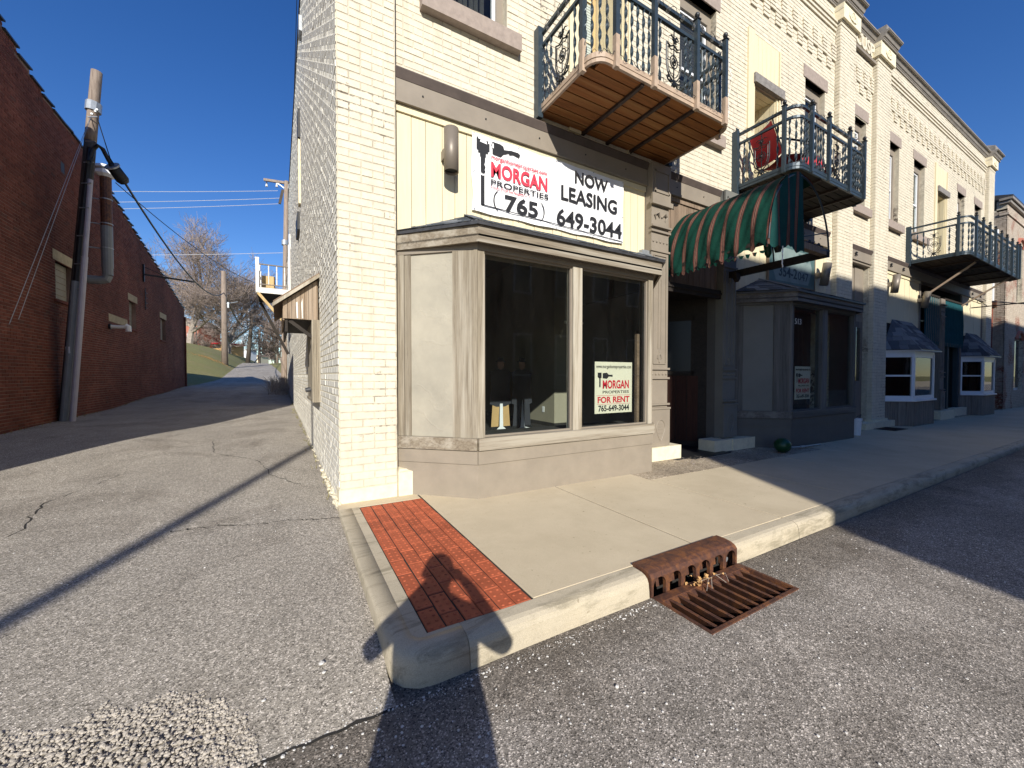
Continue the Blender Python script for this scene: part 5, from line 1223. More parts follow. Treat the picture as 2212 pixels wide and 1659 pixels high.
# front face: left part of the arch still covered, lower right part gone
vs = []; fs = []; NX = 22
for i in range(NX + 1):
    x = 4.615 + (5.46 - 4.615) * i / NX; zt = zb_ + rb * math.sqrt(max(0, 1 - ((x - cx) / ra) ** 2)) - .004
    zl = 2.80 + .02 * math.sin(i * 1.3) + (.05 if 11 < i < 15 else 0) + .03 * (i / NX)
    for k in range(9): t = k / 8; vs.append((x, -1.425 + .012 * math.sin(i * .8 + k * .4), zl + (max(zt, zl + .01) - zl) * t))
for i in range(NX):
    for k in range(8): a = i * 9 + k; fs.append((a, a + 1, a + 10, a + 9))
obj('front_canvas', MB().add(vs, fs), 'awning_front', AW, smooth=True)
hp = [(cx + (ra - .03) * math.cos(a), zb_ + (rb - .035) * math.sin(a)) for a in [PI * k / 24 for k in range(25)]]
for y in (-1.415, -.7, .05): obj('hoop', MB().tube([(x, y, z) for x, z in hp], .012, 6), 'balmetal', AW)
obj('hoop_brace', MB().tube([(cx + ra * .93, -1.415, zb_ + .34), (cx + ra * .93 - .22, -1.0, zb_ + .34)], .009, 5), 'balmetal', AW)
obj('hoop_brace', MB().tube([(cx + ra, -1.415, zb_ + .09), (cx + ra - .30, -1.415, zb_ + .06)], .009, 5), 'balmetal', AW)
obj('side_beam', MB().box(6.12, 6.21, -1.42, YW, 2.885, 2.985), 'darkwood', AW); obj('side_beam', MB().box(4.63, 4.70, -1.40, YW, 2.83, 2.88), 'darkwood', AW)
obj('front_beam', MB().box(5.42, 6.115, -1.42, -1.34, 2.90, 2.985), 'brownboard', AW)
q = random.Random(4)
for k in range(7):
    x = 5.55 + k * .085; mb = MB(); pts = [(x, -1.36 + .03 * q.random(), 2.99 + .02 * k % .03), (x + .05, -1.36, 3.02 + .04 * q.random()), (x + .13, -1.35, 3.0 + .05 * q.random())]; mb.tube(pts, [.014, .02, .006], 5); obj('torn_scrap', mb, 'ink', AW)
obj('hanging_bundle', MB().tube([(5.85, -.55, 3.80), (5.98, -.62, 3.55), (6.06, -.66, 3.30), (6.10, -.66, 3.12), (6.10, -.66, 3.06)], [.03, .06, .055, .05, .02], 8), 'greenplastic', AW, smooth=True)
obj('hanging_bundle', MB().tube([(5.62, -.9, 3.82), (5.70, -.92, 3.5), (5.78, -.95, 3.2), (5.80, -.95, 3.02)], [.05, .09, .08, .04], 8), 'ink', AW, smooth=True)
pts = [(4.93 + q.uniform(-.008, .008), -1.435, 2.83 - k * .022) for k in range(13)]; obj('frayed_rope', MB().tube(pts, .007, 5), 'offwhite', AW)
# ragged hanging shreds under the side hem
for k in range(16):
    y = -.05 - k * .085; w = .05 + .03 * q.random(); d = .02 + .03 * q.random()
    obj('hem_shred', MB().add([(4.615, y, 2.75), (4.62, y - w, 2.74), (4.625, y - w * .6, 2.73 - d), (4.62, y - w * .2, 2.735 - d * .7)], [(0, 1, 2, 3)]), 'awning_side', AW)
solo('corner_bracket', MB().prism([(5.86, -.3, 2.885), (5.98, -.3, 2.885), (5.98, -.3, 2.80), (5.93, -.3, 2.74), (5.87, -.3, 2.79)], (0, .06, 0)), 'darkwood', (5.9, -.3, 2.8), 'small dark bracket hanging under the awning frame beside the right iron pilaster', 'bracket')

# ================================================================ wall lamps
def sconce(x, z, label, tilt=0, L=.45, r=.078, wall=YW - .004, dist=.165):
    t = thing('wall_lamp', label, 'lamp', (x, wall, z), 'cylinder wall lamps on the shop building')
    c0 = (x, wall - dist, z); R = Matrix.Rotation(tilt, 4, 'X') @ Matrix.Rotation(tilt * .4, 4, 'Y')
    mb = MB(); n = 24; vs = []; fs = []
    for j, (rr, zz) in enumerate(((r * .93, -L / 2 + .03), (r * .93, -L / 2), (r, -L / 2), (r, L / 2), (r * .92, L / 2), (r * .92, L / 2 - .02))):
        for k in range(n):
            a = 2 * PI * k / n; p = R @ Vector((rr * math.cos(a), rr * math.sin(a), zz)); vs.append((c0[0] + p.x, c0[1] + p.y, c0[2] + p.z))
    for j in range(5):
        for k in range(n): fs.append((j * n + k, j * n + (k + 1) % n, (j + 1) * n + (k + 1) % n, (j + 1) * n + k))
    fs.append(tuple(range(5 * n, 6 * n))); obj('lamp_housing', MB().add(vs, fs), 'sconce', t, smooth=False)
    v2 = vs[:n]; obj('lamp_lens', MB().add(v2, [tuple(range(n))]), 'black', t)
    obj('mount_box', MB().box(x - .055, x + .055, wall - dist + r - .01, wall, z - .05, z + .05), 'sconce', t)
    for f in bpy.data.meshes[t.children[0].data.name].polygons: f.use_smooth = len(f.vertices) == 4
sconce(1.105, 3.60, 'cylinder wall lamp on cream boards left of the white banner')
sconce(9.45, 3.36, 'tilted cylinder wall lamp right of the green telephone sign', tilt=.12, L=.46)
sconce(13.25, 3.60, 'cylinder wall lamp under the steel beam left of the far canvas', tilt=.10, L=.46)
sconce(15.50, 3.40, 'cylinder wall lamp at the left edge of the teal striped canvas', tilt=.14, L=.46)

# ================================================================ banner and signs
BN = thing('leasing_banner', 'white vinyl NOW LEASING banner pinned above the corner bay window', 'banner', (2.53, YW, 3.5))
bx0, bx1, bz0, bz1 = 1.405, 3.735, 3.095, 3.965
vs = []; fs = []; nu, nv = 60, 20
for i in range(nu + 1):
    for k in range(nv + 1):
        u, v = i / nu, k / nv; sag = -.012 * math.sin(PI * u * 4) ** 2 * ((1 - v) ** 3) ; side = .008 * math.sin(v * 9) * (1 if i in (0, nu) else 0)
        vs.append((bx0 + (bx1 - bx0) * u + side, YW - .030 - .005 * math.sin(u * 19 + v * 3) * math.sin(v * 6 + u * 4) - .003 * math.sin(u * 47 + v * 11), bz0 + (bz1 - bz0) * v + sag - .012 * math.sin(PI * u * 4) ** 2 * v ** 3))
for i in range(nu):
    for k in range(nv): a = i * (nv + 1) + k; fs.append((a, a + nv + 1, a + nv + 2, a + 1))
BS = obj('banner_sheet', MB().add(vs, fs), 'banner', BN, smooth=True)
BW, BH = bx1 - bx0, bz1 - bz0; by = YW - .0445
def bt(s, u0, u1, v0, v1, m='ink', bold=.0, slant=0.0): text(s, bx0 + u0 * BW, bx0 + u1 * BW, bz0 + v0 * BH, bz0 + v1 * BH, by, m, BN, bold=bold, slant=slant)
bt('morganhomeproperties.com', .102, .435, .70, .775, 'redink', .008)
bt('MORGAN', .100, .438, .485, .685, 'redink', .030)
bt('PROPERTIES', .100, .445, .375, .452, 'ink', .008)
bt('A Division of South Asset Management LLC S', .100, .325, .328, .365, 'redink', .0)
bt('765', .178, .378, .075, .300, 'ink', .026)
bt('649-3044', .500, .985, .055, .305, 'ink', .022)
bt('NOW', .625, .872, .735, .925, 'ink', .022)
bt('LEASING', .530, .945, .435, .655, 'ink', .020)
for s, uc in ((-1, .148), (1, .385)):
    pts = []
    for k in range(13):
        a = math.radians(-62 + 124 * k / 12); pts.append((bx0 + (uc + s * .046 * math.cos(a)) * BW - s * .046 * BW * .3, by, bz0 + (.185 + .155 * math.sin(a)) * BH))
    obj('bracket_mark', MB().tube(pts, [.003 + .006 * math.sin(PI * k / 12) for k in range(13)], 4), 'ink', BN)
def bp_(poly, nm='key_emblem', m='ink', z=0.0): return obj(nm, MB().prism([(bx0 + u * BW, by - z, bz0 + v * BH) for u, v in poly], (0, .002, 0)), m, BN)
bp_([(.022, .80), (.030, .80), (.030, .765), (.040, .765), (.040, .72), (.072, .72), (.072, .77), (.084, .77), (.084, .80), (.092, .80), (.092, .90), (.084, .90), (.084, .93), (.030, .93), (.030, .95), (.022, .95)])
bp_([(.040, .895), (.078, .885), (.070, .945), (.046, .955)], m='banner', z=.002)
bp_([(.044, .72), (.068, .72), (.068, .66), (.062, .62), (.070, .58), (.064, .55), (.070, .52), (.056, .50), (.044, .515)])
bp_([(.044, .475), (.056, .465), (.064, .48), (.064, .0855), (.044, .0855)])
bp_([(.100, .90), (.108, .86), (.108, .79), (.116, .78), (.155, .78), (.170, .83), (.200, .865), (.205, .845), (.225, .86), (.248, .85), (.262, .845), (.268, .885), (.255, .905), (.215, .905), (.175, .885), (.168, .93), (.150, .945), (.108, .945)])
bp_([(.104, .87), (.114, .86), (.114, .925), (.104, .915)], m='banner', z=.002)
obj('banner_line', MB().add([(bx0 + .05 * BW, by, bz0 + .082 * BH), (bx0 + .99 * BW, by, bz0 + .018 * BH), (bx0 + .99 * BW, by, bz0 + .030 * BH), (bx0 + .05 * BW, by, bz0 + .096 * BH)], [(0, 1, 2, 3)]), 'ink', BN)
for u, v in ((.008, .985), (.26, .985), (.5, .985), (.76, .985), (.992, .975), (.008, .5), (.992, .42), (.01, .02), (.26, .012), (.5, .012), (.76, .012), (.99, .012)):
    obj('grommet', MB().tube([(bx0 + u * BW, by + .003, bz0 + v * BH), (bx0 + u * BW, by - .004, bz0 + v * BH)], .007, 8), 'galv', BN)
def rent_sign(x0, z0, w, h, y, label, dim=False):
    t = thing('rental_sign', label, 'sign', (x0 + w / 2, y, z0), 'rental signs behind the shop glass')
    obj('sign_board', MB().box(x0, x0 + w, y, y + .006, z0, z0 + h), 'signcream', t); yy = y - .0012
    def tt(s, u0, u1, v0, v1, m, b=0): text(s, x0 + u0 * w, x0 + u1 * w, z0 + v0 * h, z0 + v1 * h, yy, m, t, bold=b, depth=.0006)
    tt('www.morganhomeproperties.com', .03, .97, .855, .945, 'ink', .01); tt('MORGAN', .20, .91, .475, .645, 'deepred', .03); tt('PROPERTIES', .20, .91, .385, .44, 'ink', .01)
    tt('FOR RENT', .07, .93, .20, .325, 'deepred', .03); tt('765-649-3044', .09, .92, .035, .16, 'ink', .03)
    P = lambda poly: obj('key_emblem', MB().prism([(x0 + u * w, yy, z0 + v * h) for u, v in poly], (0, .001, 0)), 'ink', t)
    P([(.07, .79), (.17, .79), (.17, .69), (.145, .68), (.145, .52), (.125, .50), (.11, .52), (.11, .68), (.07, .70)]); P([(.20, .78), (.31, .79), (.36, .75), (.46, .75), (.46, .71), (.36, .715), (.31, .67), (.20, .68)])
    mb = MB(); 
    for a, b, c, d in ((.05, .95, .345, .35), (.05, .95, .175, .18)): mb.box(x0 + a * w, x0 + b * w, yy - .0003, yy + .0003, z0 + c * h, z0 + d * h)
    obj('red_outline', mb, 'deepred', t)
rent_sign(2.798, .757, .622, .633, -.415, 'cream FOR RENT sign behind the sunlit right pane of the corner bay')
rent_sign(7.50, .79, .56, .60, -.415, 'dim FOR RENT sign behind the glass of the shaded second bay')
GS = thing('telephone_sign', 'faded dark green painted telephone number sign below the balcony above the second bay', 'sign', (8.4, YW, 3.0))
gx, gz, gw, gh = 7.50, 3.03, 1.76, .80
obj('sign_board', MB().box(gx, gx + gw, YW - .045, YW - .02, gz, gz + gh), 'signgreen', GS)
for a, b, c, d in ((gx - .02, gx, gz - .02, gz + gh + .02), (gx + gw, gx + gw + .02, gz - .02, gz + gh + .02), (gx, gx + gw, gz - .02, gz), (gx, gx + gw, gz + gh, gz + gh + .02)): obj('sign_frame', MB().box(a, b, YW - .055, YW - .01, c, d), 'brownboard', GS)
obj('faded_patch', MB().prism([(gx + .25, YW - .0455, gz + .04), (gx + 1.5, YW - .0455, gz + .06), (gx + 1.66, YW - .0455, gz + .4), (gx + 1.5, YW - .0455, gz + .7), (gx + .2, YW - .0455, gz + .7), (gx + .12, YW - .0455, gz + .3)], (0, .0004, 0)), 'signgreen2', GS)
text('354-2', gx + .36, gx + 1.04, gz + .13, gz + .34, YW - .047, 'teal', GS, bold=.015); text('047', gx + 1.08, gx + 1.50, gz + .13, gz + .30, YW - .047, 'teal', GS, bold=.0)
text('res', gx + 1.1, gx + 1.5, gz + .52, gz + .66, YW - .047, 'signgreen', GS)
for k in range(2): obj('scroll_ornament', MB().tube([(gx + (.13 if k == 0 else gw - .13) + .07 * math.exp(-a * .18) * math.cos(a), YW - .048, gz + .68 + .07 * math.exp(-a * .18) * math.sin(a)) for a in [j * .5 for j in range(22)]], .005, 4), 'gold', GS)
text('513', 7.40, 7.62, 2.14, 2.24, -.448, 'offwhite', bay2, name='street_number')

# ================================================================ sign bracket and fittings on the facade
solo('sign_bracket', MB().tube([(20.6, .06, 3.62), (20.6, -1.6, 3.62)], .02, 6).tube([(20.6, .04, 4.0), (20.6, -.3, 3.64)], .012, 5).tube([(20.6, -.15 - .12 * math.exp(-a * .15) * math.cos(a), 3.80 + .12 * math.exp(-a * .15) * math.sin(a)) for a in [j * .5 for j in range(20)]], .009, 5), 'blackiron', (20.6, .06, 3.62), 'thin black iron sign arm with scroll past the farthest balcony', 'bracket')
solo('rooftop_flashing', MB().box(4.05, 4.2, .0, .06, 2.99, 3.05).box(3.95, 4.2, -.04, .05, 2.965, 2.985), 'galv', (4.1, 0, 3), 'small pale metal box lying on the right end of the first bay roof', 'box')

# ================================================================ alley side: hatch hood, deck, trims
def sp(s, d, z): p = SU * (-s) + SN * d; return Vector((p.x, p.y, z))
def sbox(mb, s0, s1, d0, d1, z0, z1):
    P = [sp(s0, d0, z0), sp(s1, d0, z0), sp(s1, d1, z0), sp(s0, d1, z0)]; return mb.prism(P, (0, 0, z1 - z0))
HD = thing('hatch_hood', 'weathered wooden hood with sloping roof over the alley side hatch', 'hood', tuple(sp(2.9, 0, 2)))
for k in range(8):
    d0 = .035 + k * .05; d1 = d0 + .046; zt = 2.53 - (d0 + .025) * .80
    P = [sp(1.90, d0, 1.97), sp(1.90, d1, 1.97), sp(1.90, d1, 2.53 - d1 * .80), sp(1.90, d0, 2.53 - d0 * .80)]
    obj('gable_board', MB().prism(P, SU * .02 * -1), 'hoodboard', HD)
for k in range(2):
    P = [sp(1.895, .20 + k * .06, 1.98), sp(1.895, .215 + k * .06, 1.98), sp(1.895, .222 + k * .06, 2.18), sp(1.895, .205 + k * .06, 2.25 - .05 * k)]
    obj('bare_splinter', MB().prism(P, SU * .004), 'whitewood', HD)
for s in (1.92, 3.86):
    obj('hood_side', MB().prism([sp(s, .02, 1.97), sp(s, .43, 1.97), sp(s, .43, 2.18), sp(s, .02, 2.52)], SU * -.02), 'hoodboard', HD)
for k in range(13): s = 1.93 + k * .15; obj('front_board', sbox(MB(), s, s + .146, .415, .435, 1.95, 2.19), 'hoodboard', HD)
P = [sp(1.82, .0, 2.575), sp(1.82, .54, 2.145), sp(1.82, .54, 2.175), sp(1.82, .0, 2.605)]; obj('hood_roof', MB().prism(P, SU * -2.13), 'hoodroof', HD)
P = [sp(1.815, .0, 2.54), sp(1.815, .55, 2.10), sp(1.815, .55, 2.145), sp(1.815, .0, 2.59)]; obj('barge_board', MB().prism(P, SU * -.03), 'taupe_z', HD)
obj('hood_beam', sbox(MB(), 1.93, 3.86, .38, .41, 1.80, 1.96), 'darkwood', HD); obj('hood_ceiling', sbox(MB(), 1.93, 3.86, .02, .41, 1.965, 1.975), 'darkwood', HD)
HT = thing('side_hatch', 'boarded alley side hatch box in peeling brown trim below the hood', 'hatch', tuple(sp(2.4, 0, .87)))
obj('hatch_panel', sbox(MB(), 1.92, 3.05, .0, .085, .90, 1.96), 'taupe_z', HT)
for k in range(4): obj('trim_board', sbox(MB(), 1.86 + (.0 if k == 0 else .0), 1.90, k * .026, k * .026 + .024, .86, 1.97), 'taupe_z', HT)
obj('trim_board', sbox(MB(), 1.901, 3.06, .0, .10, .86, .90), 'taupe_z', HT); obj('trim_board', sbox(MB(), 1.901, 2.05, .086, .10, .901, 1.96), 'taupe_z', HT)
obj('knee_brace', MB().bar(sp(1.96, .06, 1.72), sp(1.96, .36, 1.95), .045), 'darkwood', HT)
for k in range(2): obj('vent_pipe', MB().tube([sp(2.35 + k * .18, .09, 1.02), sp(2.35 + k * .18, .15, 1.01)], .03, 8), 'tar', HT)
for (s0, s1, z0, z1, d, m, nm, lb) in ((6.2, 6.45, 5.15, 6.6, .05, 'creamwood', 'window_trim', 'cream painted trim seen edge-on high on the alley wall'), (6.15, 6.5, 6.61, 7.25, .055, 'black', 'shutter', 'upper black shutter edge high on the alley wall'), (6.7, 7.6, 4.72, 5.14, .06, 'black', 'shutter', 'lower black shutter edge under the cream trim on the alley wall'), (5.1, 5.4, 8.2, 8.5, .06, 'galv', 'gutter_clip', 'small metal gutter clip near the top of the alley wall')):
    mb = sbox(MB(), s0, s1, 0.0, d, z0, z1); solo(nm, mb, m, tuple(sp(s0, 0, z0)), lb, nm.replace('_', ' '))
DK = thing('wooden_deck', 'small raised white railed wooden deck propped off the back of the alley wall', 'deck', tuple(sp(15.2, .6, 4.4)))
s0, s1, dd = 14.0, 16.4, 1.15
for k in range(16): obj('deck_plank', sbox(MB(), s0 + k * .15, s0 + k * .15 + .14, .0, dd, 4.60, 4.64), 'greyboard', DK)
obj('rim_board', sbox(MB(), s0 - .04, s0 - .002, .0, dd + .03, 4.42, 4.62), 'whitewood', DK); obj('rim_board', sbox(MB(), s0 - .002, s1, dd + .001, dd + .04, 4.42, 4.62), 'whitewood', DK)
obj('joist_panel', sbox(MB(), s0, s1, .02, dd, 4.43, 4.58), 'darkwood', DK)
for s in (s0, (s0 + s1) / 2, s1): 
    p = obj('post', sbox(MB(), s - .055, s + .055, dd - .07, dd + .04, 4.44, 5.70), 'whitewood', DK); obj('post_cap', sbox(MB(), s - .065, s + .065, dd - .08, dd + .05, 5.70, 5.76), 'whitewood', p)
obj('post', sbox(MB(), s0 - .05, s0 + .05, .02, .10, 4.44, 6.4), 'whitewood', DK); obj('post', sbox(MB(), s0 + .2, s0 + .3, .0, .06, 4.44, 6.9), 'whitewood', DK)
obj('top_rail', sbox(MB(), s0 - .02, s0 + .04, .0, dd, 5.50, 5.54), 'greyboard', DK); obj('top_rail', sbox(MB(), s0, s1, dd - .04, dd + .02, 5.50, 5.54), 'greyboard', DK)
obj('bottom_rail', sbox(MB(), s0 - .02, s0 + .03, .0, dd, 4.74, 4.77), 'greyboard', DK)
def spindle(c, z0, z1):
    mb = MB(); h = z1 - z0; R = [.022, .022, .012, .022, .026, .022, .012, .022, .022]; Z = [0, .25, .27, .33, .5, .67, .73, .75, 1]
    mb.tube([(c.x, c.y, z0 + h * t) for t in Z], R, 8); return mb
for k in range(3): obj('spindle', spindle(sp(s0 + .01, .22 + k * .27, 0), 4.77, 5.50), 'whitewood', DK)
for k in range(8): obj('spindle', spindle(sp(s0 + .3 + k * .26, dd - .02, 0), 4.64, 5.50), 'whitewood', DK)
obj('brace', MB().bar(sp(s0, dd - .03, 4.42), sp(s0, .12, 3.15), .07, .10), 'yellowwood', DK); obj('brace', MB().bar(sp(s1, dd - .03, 4.42), sp(s1, .08, 2.2), .07, .12), 'darkwood', DK)
obj('bench_panel', sbox(MB(), s0 + .5, s0 + .56, .55, 1.0, 4.65, 5.2), 'yellowwood', DK)

# ================================================================ storm drain
SDN = thing('storm_drain', 'rusty cast iron storm drain with slotted kerb hood and street grate', 'drain', (2.0, -2.4, -.2))
HX0, HX1 = 1.507, 2.402; n = 6; pitch = (HX1 - HX0) / n; ow = .112; yF = -2.394; zT, zA = -.034, -.064
prof = [(-2.236, .006), (-2.30, .006), (-2.345, .0), (-2.374, -.012), (-2.388, -.027), (yF, zT)]
mb = MB(); vs = []; fs = []
for i in range(2):
    x = (HX0, HX1)[i]
    for y, z in prof: vs.append((x, y, z))
for k in range(len(prof) - 1): fs.append((k, k + 1, k + 1 + len(prof), k + len(prof)))
mb.add(vs, fs)
for x in (HX0, HX1):
    mb.add([(x, y, z) for y, z in prof] + [(x, yF, -.2), (x, -2.236, -.2)], [tuple(range(len(prof) + 2))])
for i in range(n):
    a = HX0 + i * pitch; c = a + pitch / 2; l, r = c - ow / 2, c + ow / 2; K = 10
    arcp = [(c + ow / 2 * math.cos(t), zA - .0 + ow / 2 * math.sin(t) * .9 - .02) for t in [PI * k / K for k in range(K + 1)]]   # right to left
    zs_ = arcp[0][1]
    for (p0, p1) in ((a, l), (r, a + pitch)):
        mb.add([(p0, yF, -.205), (p1, yF, -.205), (p1, yF, zT), (p0, yF, zT)], [(0, 1, 2, 3)])
    for k in range(K):
        (xa, za), (xb, zb2) = arcp[k], arcp[k + 1]; mb.add([(xa, yF, za), (xb, yF, zb2), (xb, yF, zT), (xa, yF, zT)], [(0, 1, 2, 3)])
        mb.add([(xa, yF, za), (xb, yF, zb2), (xb, yF + .022, zb2), (xa, yF + .022, za)], [(0, 1, 2, 3)])
    for xx in (l, r): mb.add([(xx, yF, -.205), (xx, yF, zs_), (xx, yF + .022, zs_), (xx, yF + .022, -.205)], [(0, 1, 2, 3)])
obj('kerb_hood', mb, 'rust', SDN)
obj('throat_plate', MB().add([(HX0 + .12, -2.33, -.14), (HX1 - .14, -2.33, -.14), (HX1 - .14, -2.31, -.05), (HX0 + .12, -2.31, -.05)], [(0, 1, 2, 3)]), 'rust', SDN)
obj('drain_pit', MB().add([(gx0, gy0, -.155), (gx1, gy0, -.155), (gx1, -2.25, -.155), (gx0, -2.25, -.155), (gx0, gy0, -.8), (gx1, gy0, -.8), (gx1, -2.25, -.8), (gx0, -2.25, -.8)], [(0, 1, 5, 4), (1, 2, 6, 5), (2, 3, 7, 6), (3, 0, 4, 7), (4, 5, 6, 7)]), 'dark', SDN)
mb = MB(); z0, z1 = -.185, -.143
for a, b, c, d in ((gx0, gx1, gy0, gy0 + .022), (gx0, gx1, -2.455, -2.398), (gx0, gx0 + .02, gy0 + .0221, -2.4551), (gx1 - .02, gx1, gy0 + .0221, -2.4551)): mb.box(a, b, c, d, z0, z1)
obj('grate_frame', mb, 'rust', SDN)
N = 10
for k in range(N):
    x = gx0 + .02 + (k + .75) * (gx1 - gx0 - .04) / (N + .5)
    obj('grate_bar', MB().prism([(x - .008, gy0 + .0222, -.15), (x + .016, gy0 + .0222, -.15), (x + .040, gy0 + .0222, -.195), (x + .012, gy0 + .0222, -.195)], (0, -2.4552 - gy0 - .0222, 0)), 'rust', SDN)
for k in range(N + 1):
    x = gx0 + .02 + (k + .35) * (gx1 - gx0 - .04) / (N + .5)
    obj('grate_tooth', MB().prism([(x - .012, gy0 + .0222, -.1505), (x + .022, gy0 + .0222, -.1505), (x + .005, gy0 + .05, -.165)], (0, 0, -.01)), 'rust', SDN)
    obj('grate_tooth', MB().prism([(x - .018, -2.4552, -.1505), (x + .03, -2.4552, -.1505), (x + .006, -2.495, -.163)], (0, 0, -.01)), 'rust', SDN)
q = random.Random(8)
for k in range(20):
    x = 1.93 + q.gauss(0, .09); y = -2.455 + q.gauss(0, .028); r = q.uniform(.012, .03); a = q.uniform(0, 6.28); z = -.138 + q.uniform(0, .03)
    vs = [(x + r * math.cos(a + t) * (1 if i % 2 else .65), y + r * .6 * math.sin(a + t), z + q.uniform(-.008, .012)) for i, t in enumerate([0, 1, 2, 3.1, 4.2, 5.2])]
    solo('dead_leaf', MB().add(vs + [(x, y, z + .006)], [(0, 1, 6), (1, 2, 6), (2, 3, 6), (3, 4, 6), (4, 5, 6), (5, 0, 6)]), 'leaf', (x, y, z), 'crumpled tan dead leaf in the pile on the storm grate', 'leaf', 'dead leaves piled on the storm grate')
for k in range(4):
    x = 1.9 + .06 * k; pts = [(x, -2.44, -.13), (x + q.uniform(-.05, .05), -2.48, -.11 + .02 * q.random()), (x + q.uniform(-.05, .06), -2.52, -.14)]; solo('twig', MB().tube(pts, .0018, 4), 'bark', (x, -2.44, -.13), 'thin dry twig lying in the leaves on the storm grate', 'twig', 'dry twigs on the storm grate')
solo('clear_bottle_base', MB().tube([(2.325, -2.36, -.115), (2.325, -2.33, -.11)], [.022, .02], 12), 'galv', (2.325, -2.36, -.115), 'round grey object lodged in the rightmost slot of the drain hood', 'litter')

# ================================================================ small things on the pavement
solo('door_mat', MB().prism([(4.86, -.30, -.042), (5.86, -.24, -.042), (5.84, .85, -.042), (4.78, .85, -.042)], (0, 0, .012)), 'black', (5.3, .2, -.04), 'black rubber mat lying in the shop entrance', 'mat')
GB = thing('green_ball_float', 'dark green plastic dome with a grey rod lying against the second bay', 'float', (6.72, -.68, .06))
obj('dome', MB().sphere((6.64, -.64, .075), .125, 16, 12, .95), 'greenplastic', GB, smooth=True); obj('rod', MB().tube([(6.70, -.60, .02), (7.35, -.62, -.01), (8.05, -.60, -.03)], .012, 6), 'galv', GB); obj('rod_joint', MB().tube([(7.28, -.62, -.008), (7.40, -.62, -.012)], .02, 6), 'galv', GB)
BK = thing('white_bucket', 'slim white plastic bucket with wire handle beside the second bay', 'bucket', (10.28, -.33, -.08))
obj('bucket_body', MB().tube([(10.28, -.33, -.08), (10.28, -.33, .24), (10.28, -.33, .25), (10.28, -.33, .30)], [.085, .10, .11, .112], 16), 'white', BK, smooth=False); obj('handle', MB().tube([(10.18, -.33, .28), (10.22, -.40, .36), (10.28, -.42, .39), (10.34, -.40, .36), (10.38, -.33, .28)], .005, 5), 'blackiron', BK)
for (a, b, c, d, lb) in ((11.95, 12.75, -.50, -.08, 'dark rusty grating flush in the pavement before the second brick pillar'),):
    g = thing('pavement_grate', lb, 'grate', (a, c, -.08)); obj('grate_plate', MB().box(a, b, c, d, -.10, sz(a) + .004), 'black', g)
    for k in range(8): obj('grate_bar', MB().box(a + .02 + k * .095, a + .045 + k * .095, c + .02, d - .02, sz(a) + .0042, sz(a) + .010), 'ruststeel', g)
q = random.Random(21); V = []; F = []; b0 = 0
for i in range(420):
    x = q.uniform(4.3, 8.2); y = -.55 + q.gauss(0, .12) if x > 5.6 else q.uniform(-.5, -.12); r = q.uniform(.004, .016)
    vs, fs = proto[i % 10]; V += [(v.x * r * 1.5 + x, v.y * r + y, v.z * r * .35 + sz(x) + .001) for v in vs]; F += [tuple(t + b0 for t in f) for f in fs]; b0 += 12
me = bpy.data.meshes.new('leaf_litter'); me.from_pydata(V, [], F); me.materials.append(M['bark']); o = bpy.data.objects.new('leaf_litter', me); link(o); o['kind'] = 'stuff'
# ================================================================ red brick building on the left of the alley
RB = thing('red_brick_building', 'tall red brick building in shade with stepped tile coping along the alley', 'building', (-5.3, 8, 0))
ra_ = math.radians(1.0); RU = Vector((-math.sin(ra_), math.cos(ra_), 0)); RN = Vector((math.cos(ra_), math.sin(ra_), 0))
RO = Vector((-5.3, 8, 0)) - RU * 8.6                        # foot of the front corner
def rp(s, d, z): p = RO + RU * s + RN * d; return Vector((p.x, p.y, z))
def rtop(s):
    P = [(0, 9.0), (4, 8.75), (8.4, 8.24), (9.1, 8.0), (9.8, 7.82), (10.5, 7.68), (12, 7.62), (13, 7.44), (14.3, 7.2), (16.8, 6.7), (19.3, 6.25), (25.6, 5.05)]
    for (a, za), (b, zb) in zip(P, P[1:]):
        if s <= b: return za + (zb - za) * (s - a) / (b - a)
    return 5.05
stepw = .50; steps = [i * stepw for i in range(51)] + [25.75]
def rstep(s): i = min(int(s / stepw + 1e-6), 50); return rtop(min(25.6, (i + .5) * stepw))
RW = [(10.45, 11.4, 3.10, 4.05), (15.95, 16.75, 2.96, 3.98), (20.35, 21.3, 2.88, 3.9)]
rmb = MB(); slab(rmb, RO, RU, RN, 0, 25.75, -.4, 8.0, [w for w in RW], t=.35)
# heads of the wall, stepped
for i in range(len(steps) - 1):
    pass
rmb = MB()
us = sorted(set(steps + [w[0] for w in RW] + [w[1] for w in RW]))
for a, b in zip(us, us[1:]):
    zt = rstep((a + b) / 2); cuts_ = [(-.4, zt)]
    for w in RW:
        if w[0] <= a and b <= w[1] + 1e-6: cuts_ = [(-.4, w[2]), (w[3], zt)]
    for z0, z1 in cuts_: rmb.prism([rp(a, 0, z0), rp(b, 0, z0), rp(b, -.35, z0), rp(a, -.35, z0)], (0, 0, z1 - z0))
obj('wall', rmb, 'red_joint', RB)
RWl = Wall(); RWl.lay(RO, RU, RN, 0, 25.75, -.35, 9.1, RW, course=.0705, L=.205, top=rstep, proud=.006, seed=50, e=.002, j=.010)
RWl.build(RB, 'red')
for i in range(len(steps) - 1):
    a, b = steps[i], steps[i + 1]; z = rstep((a + b) / 2)
    n_ = 1
    for k in range(n_):
        s0 = a + (b - a) * k / n_; s1 = a + (b - a) * (k + 1) / n_
        obj('coping_tile', MB().prism([rp(s0, .05, z + .004), rp(s0, .05, z + .04), rp(s0, -.15, z + .09), rp(s0, -.40, z + .04), rp(s0, -.40, z + .004)], RU * (s1 - s0 + .01) + Vector((0, 0, .012 - .03 * (i % 2)))), 'tar', RB)
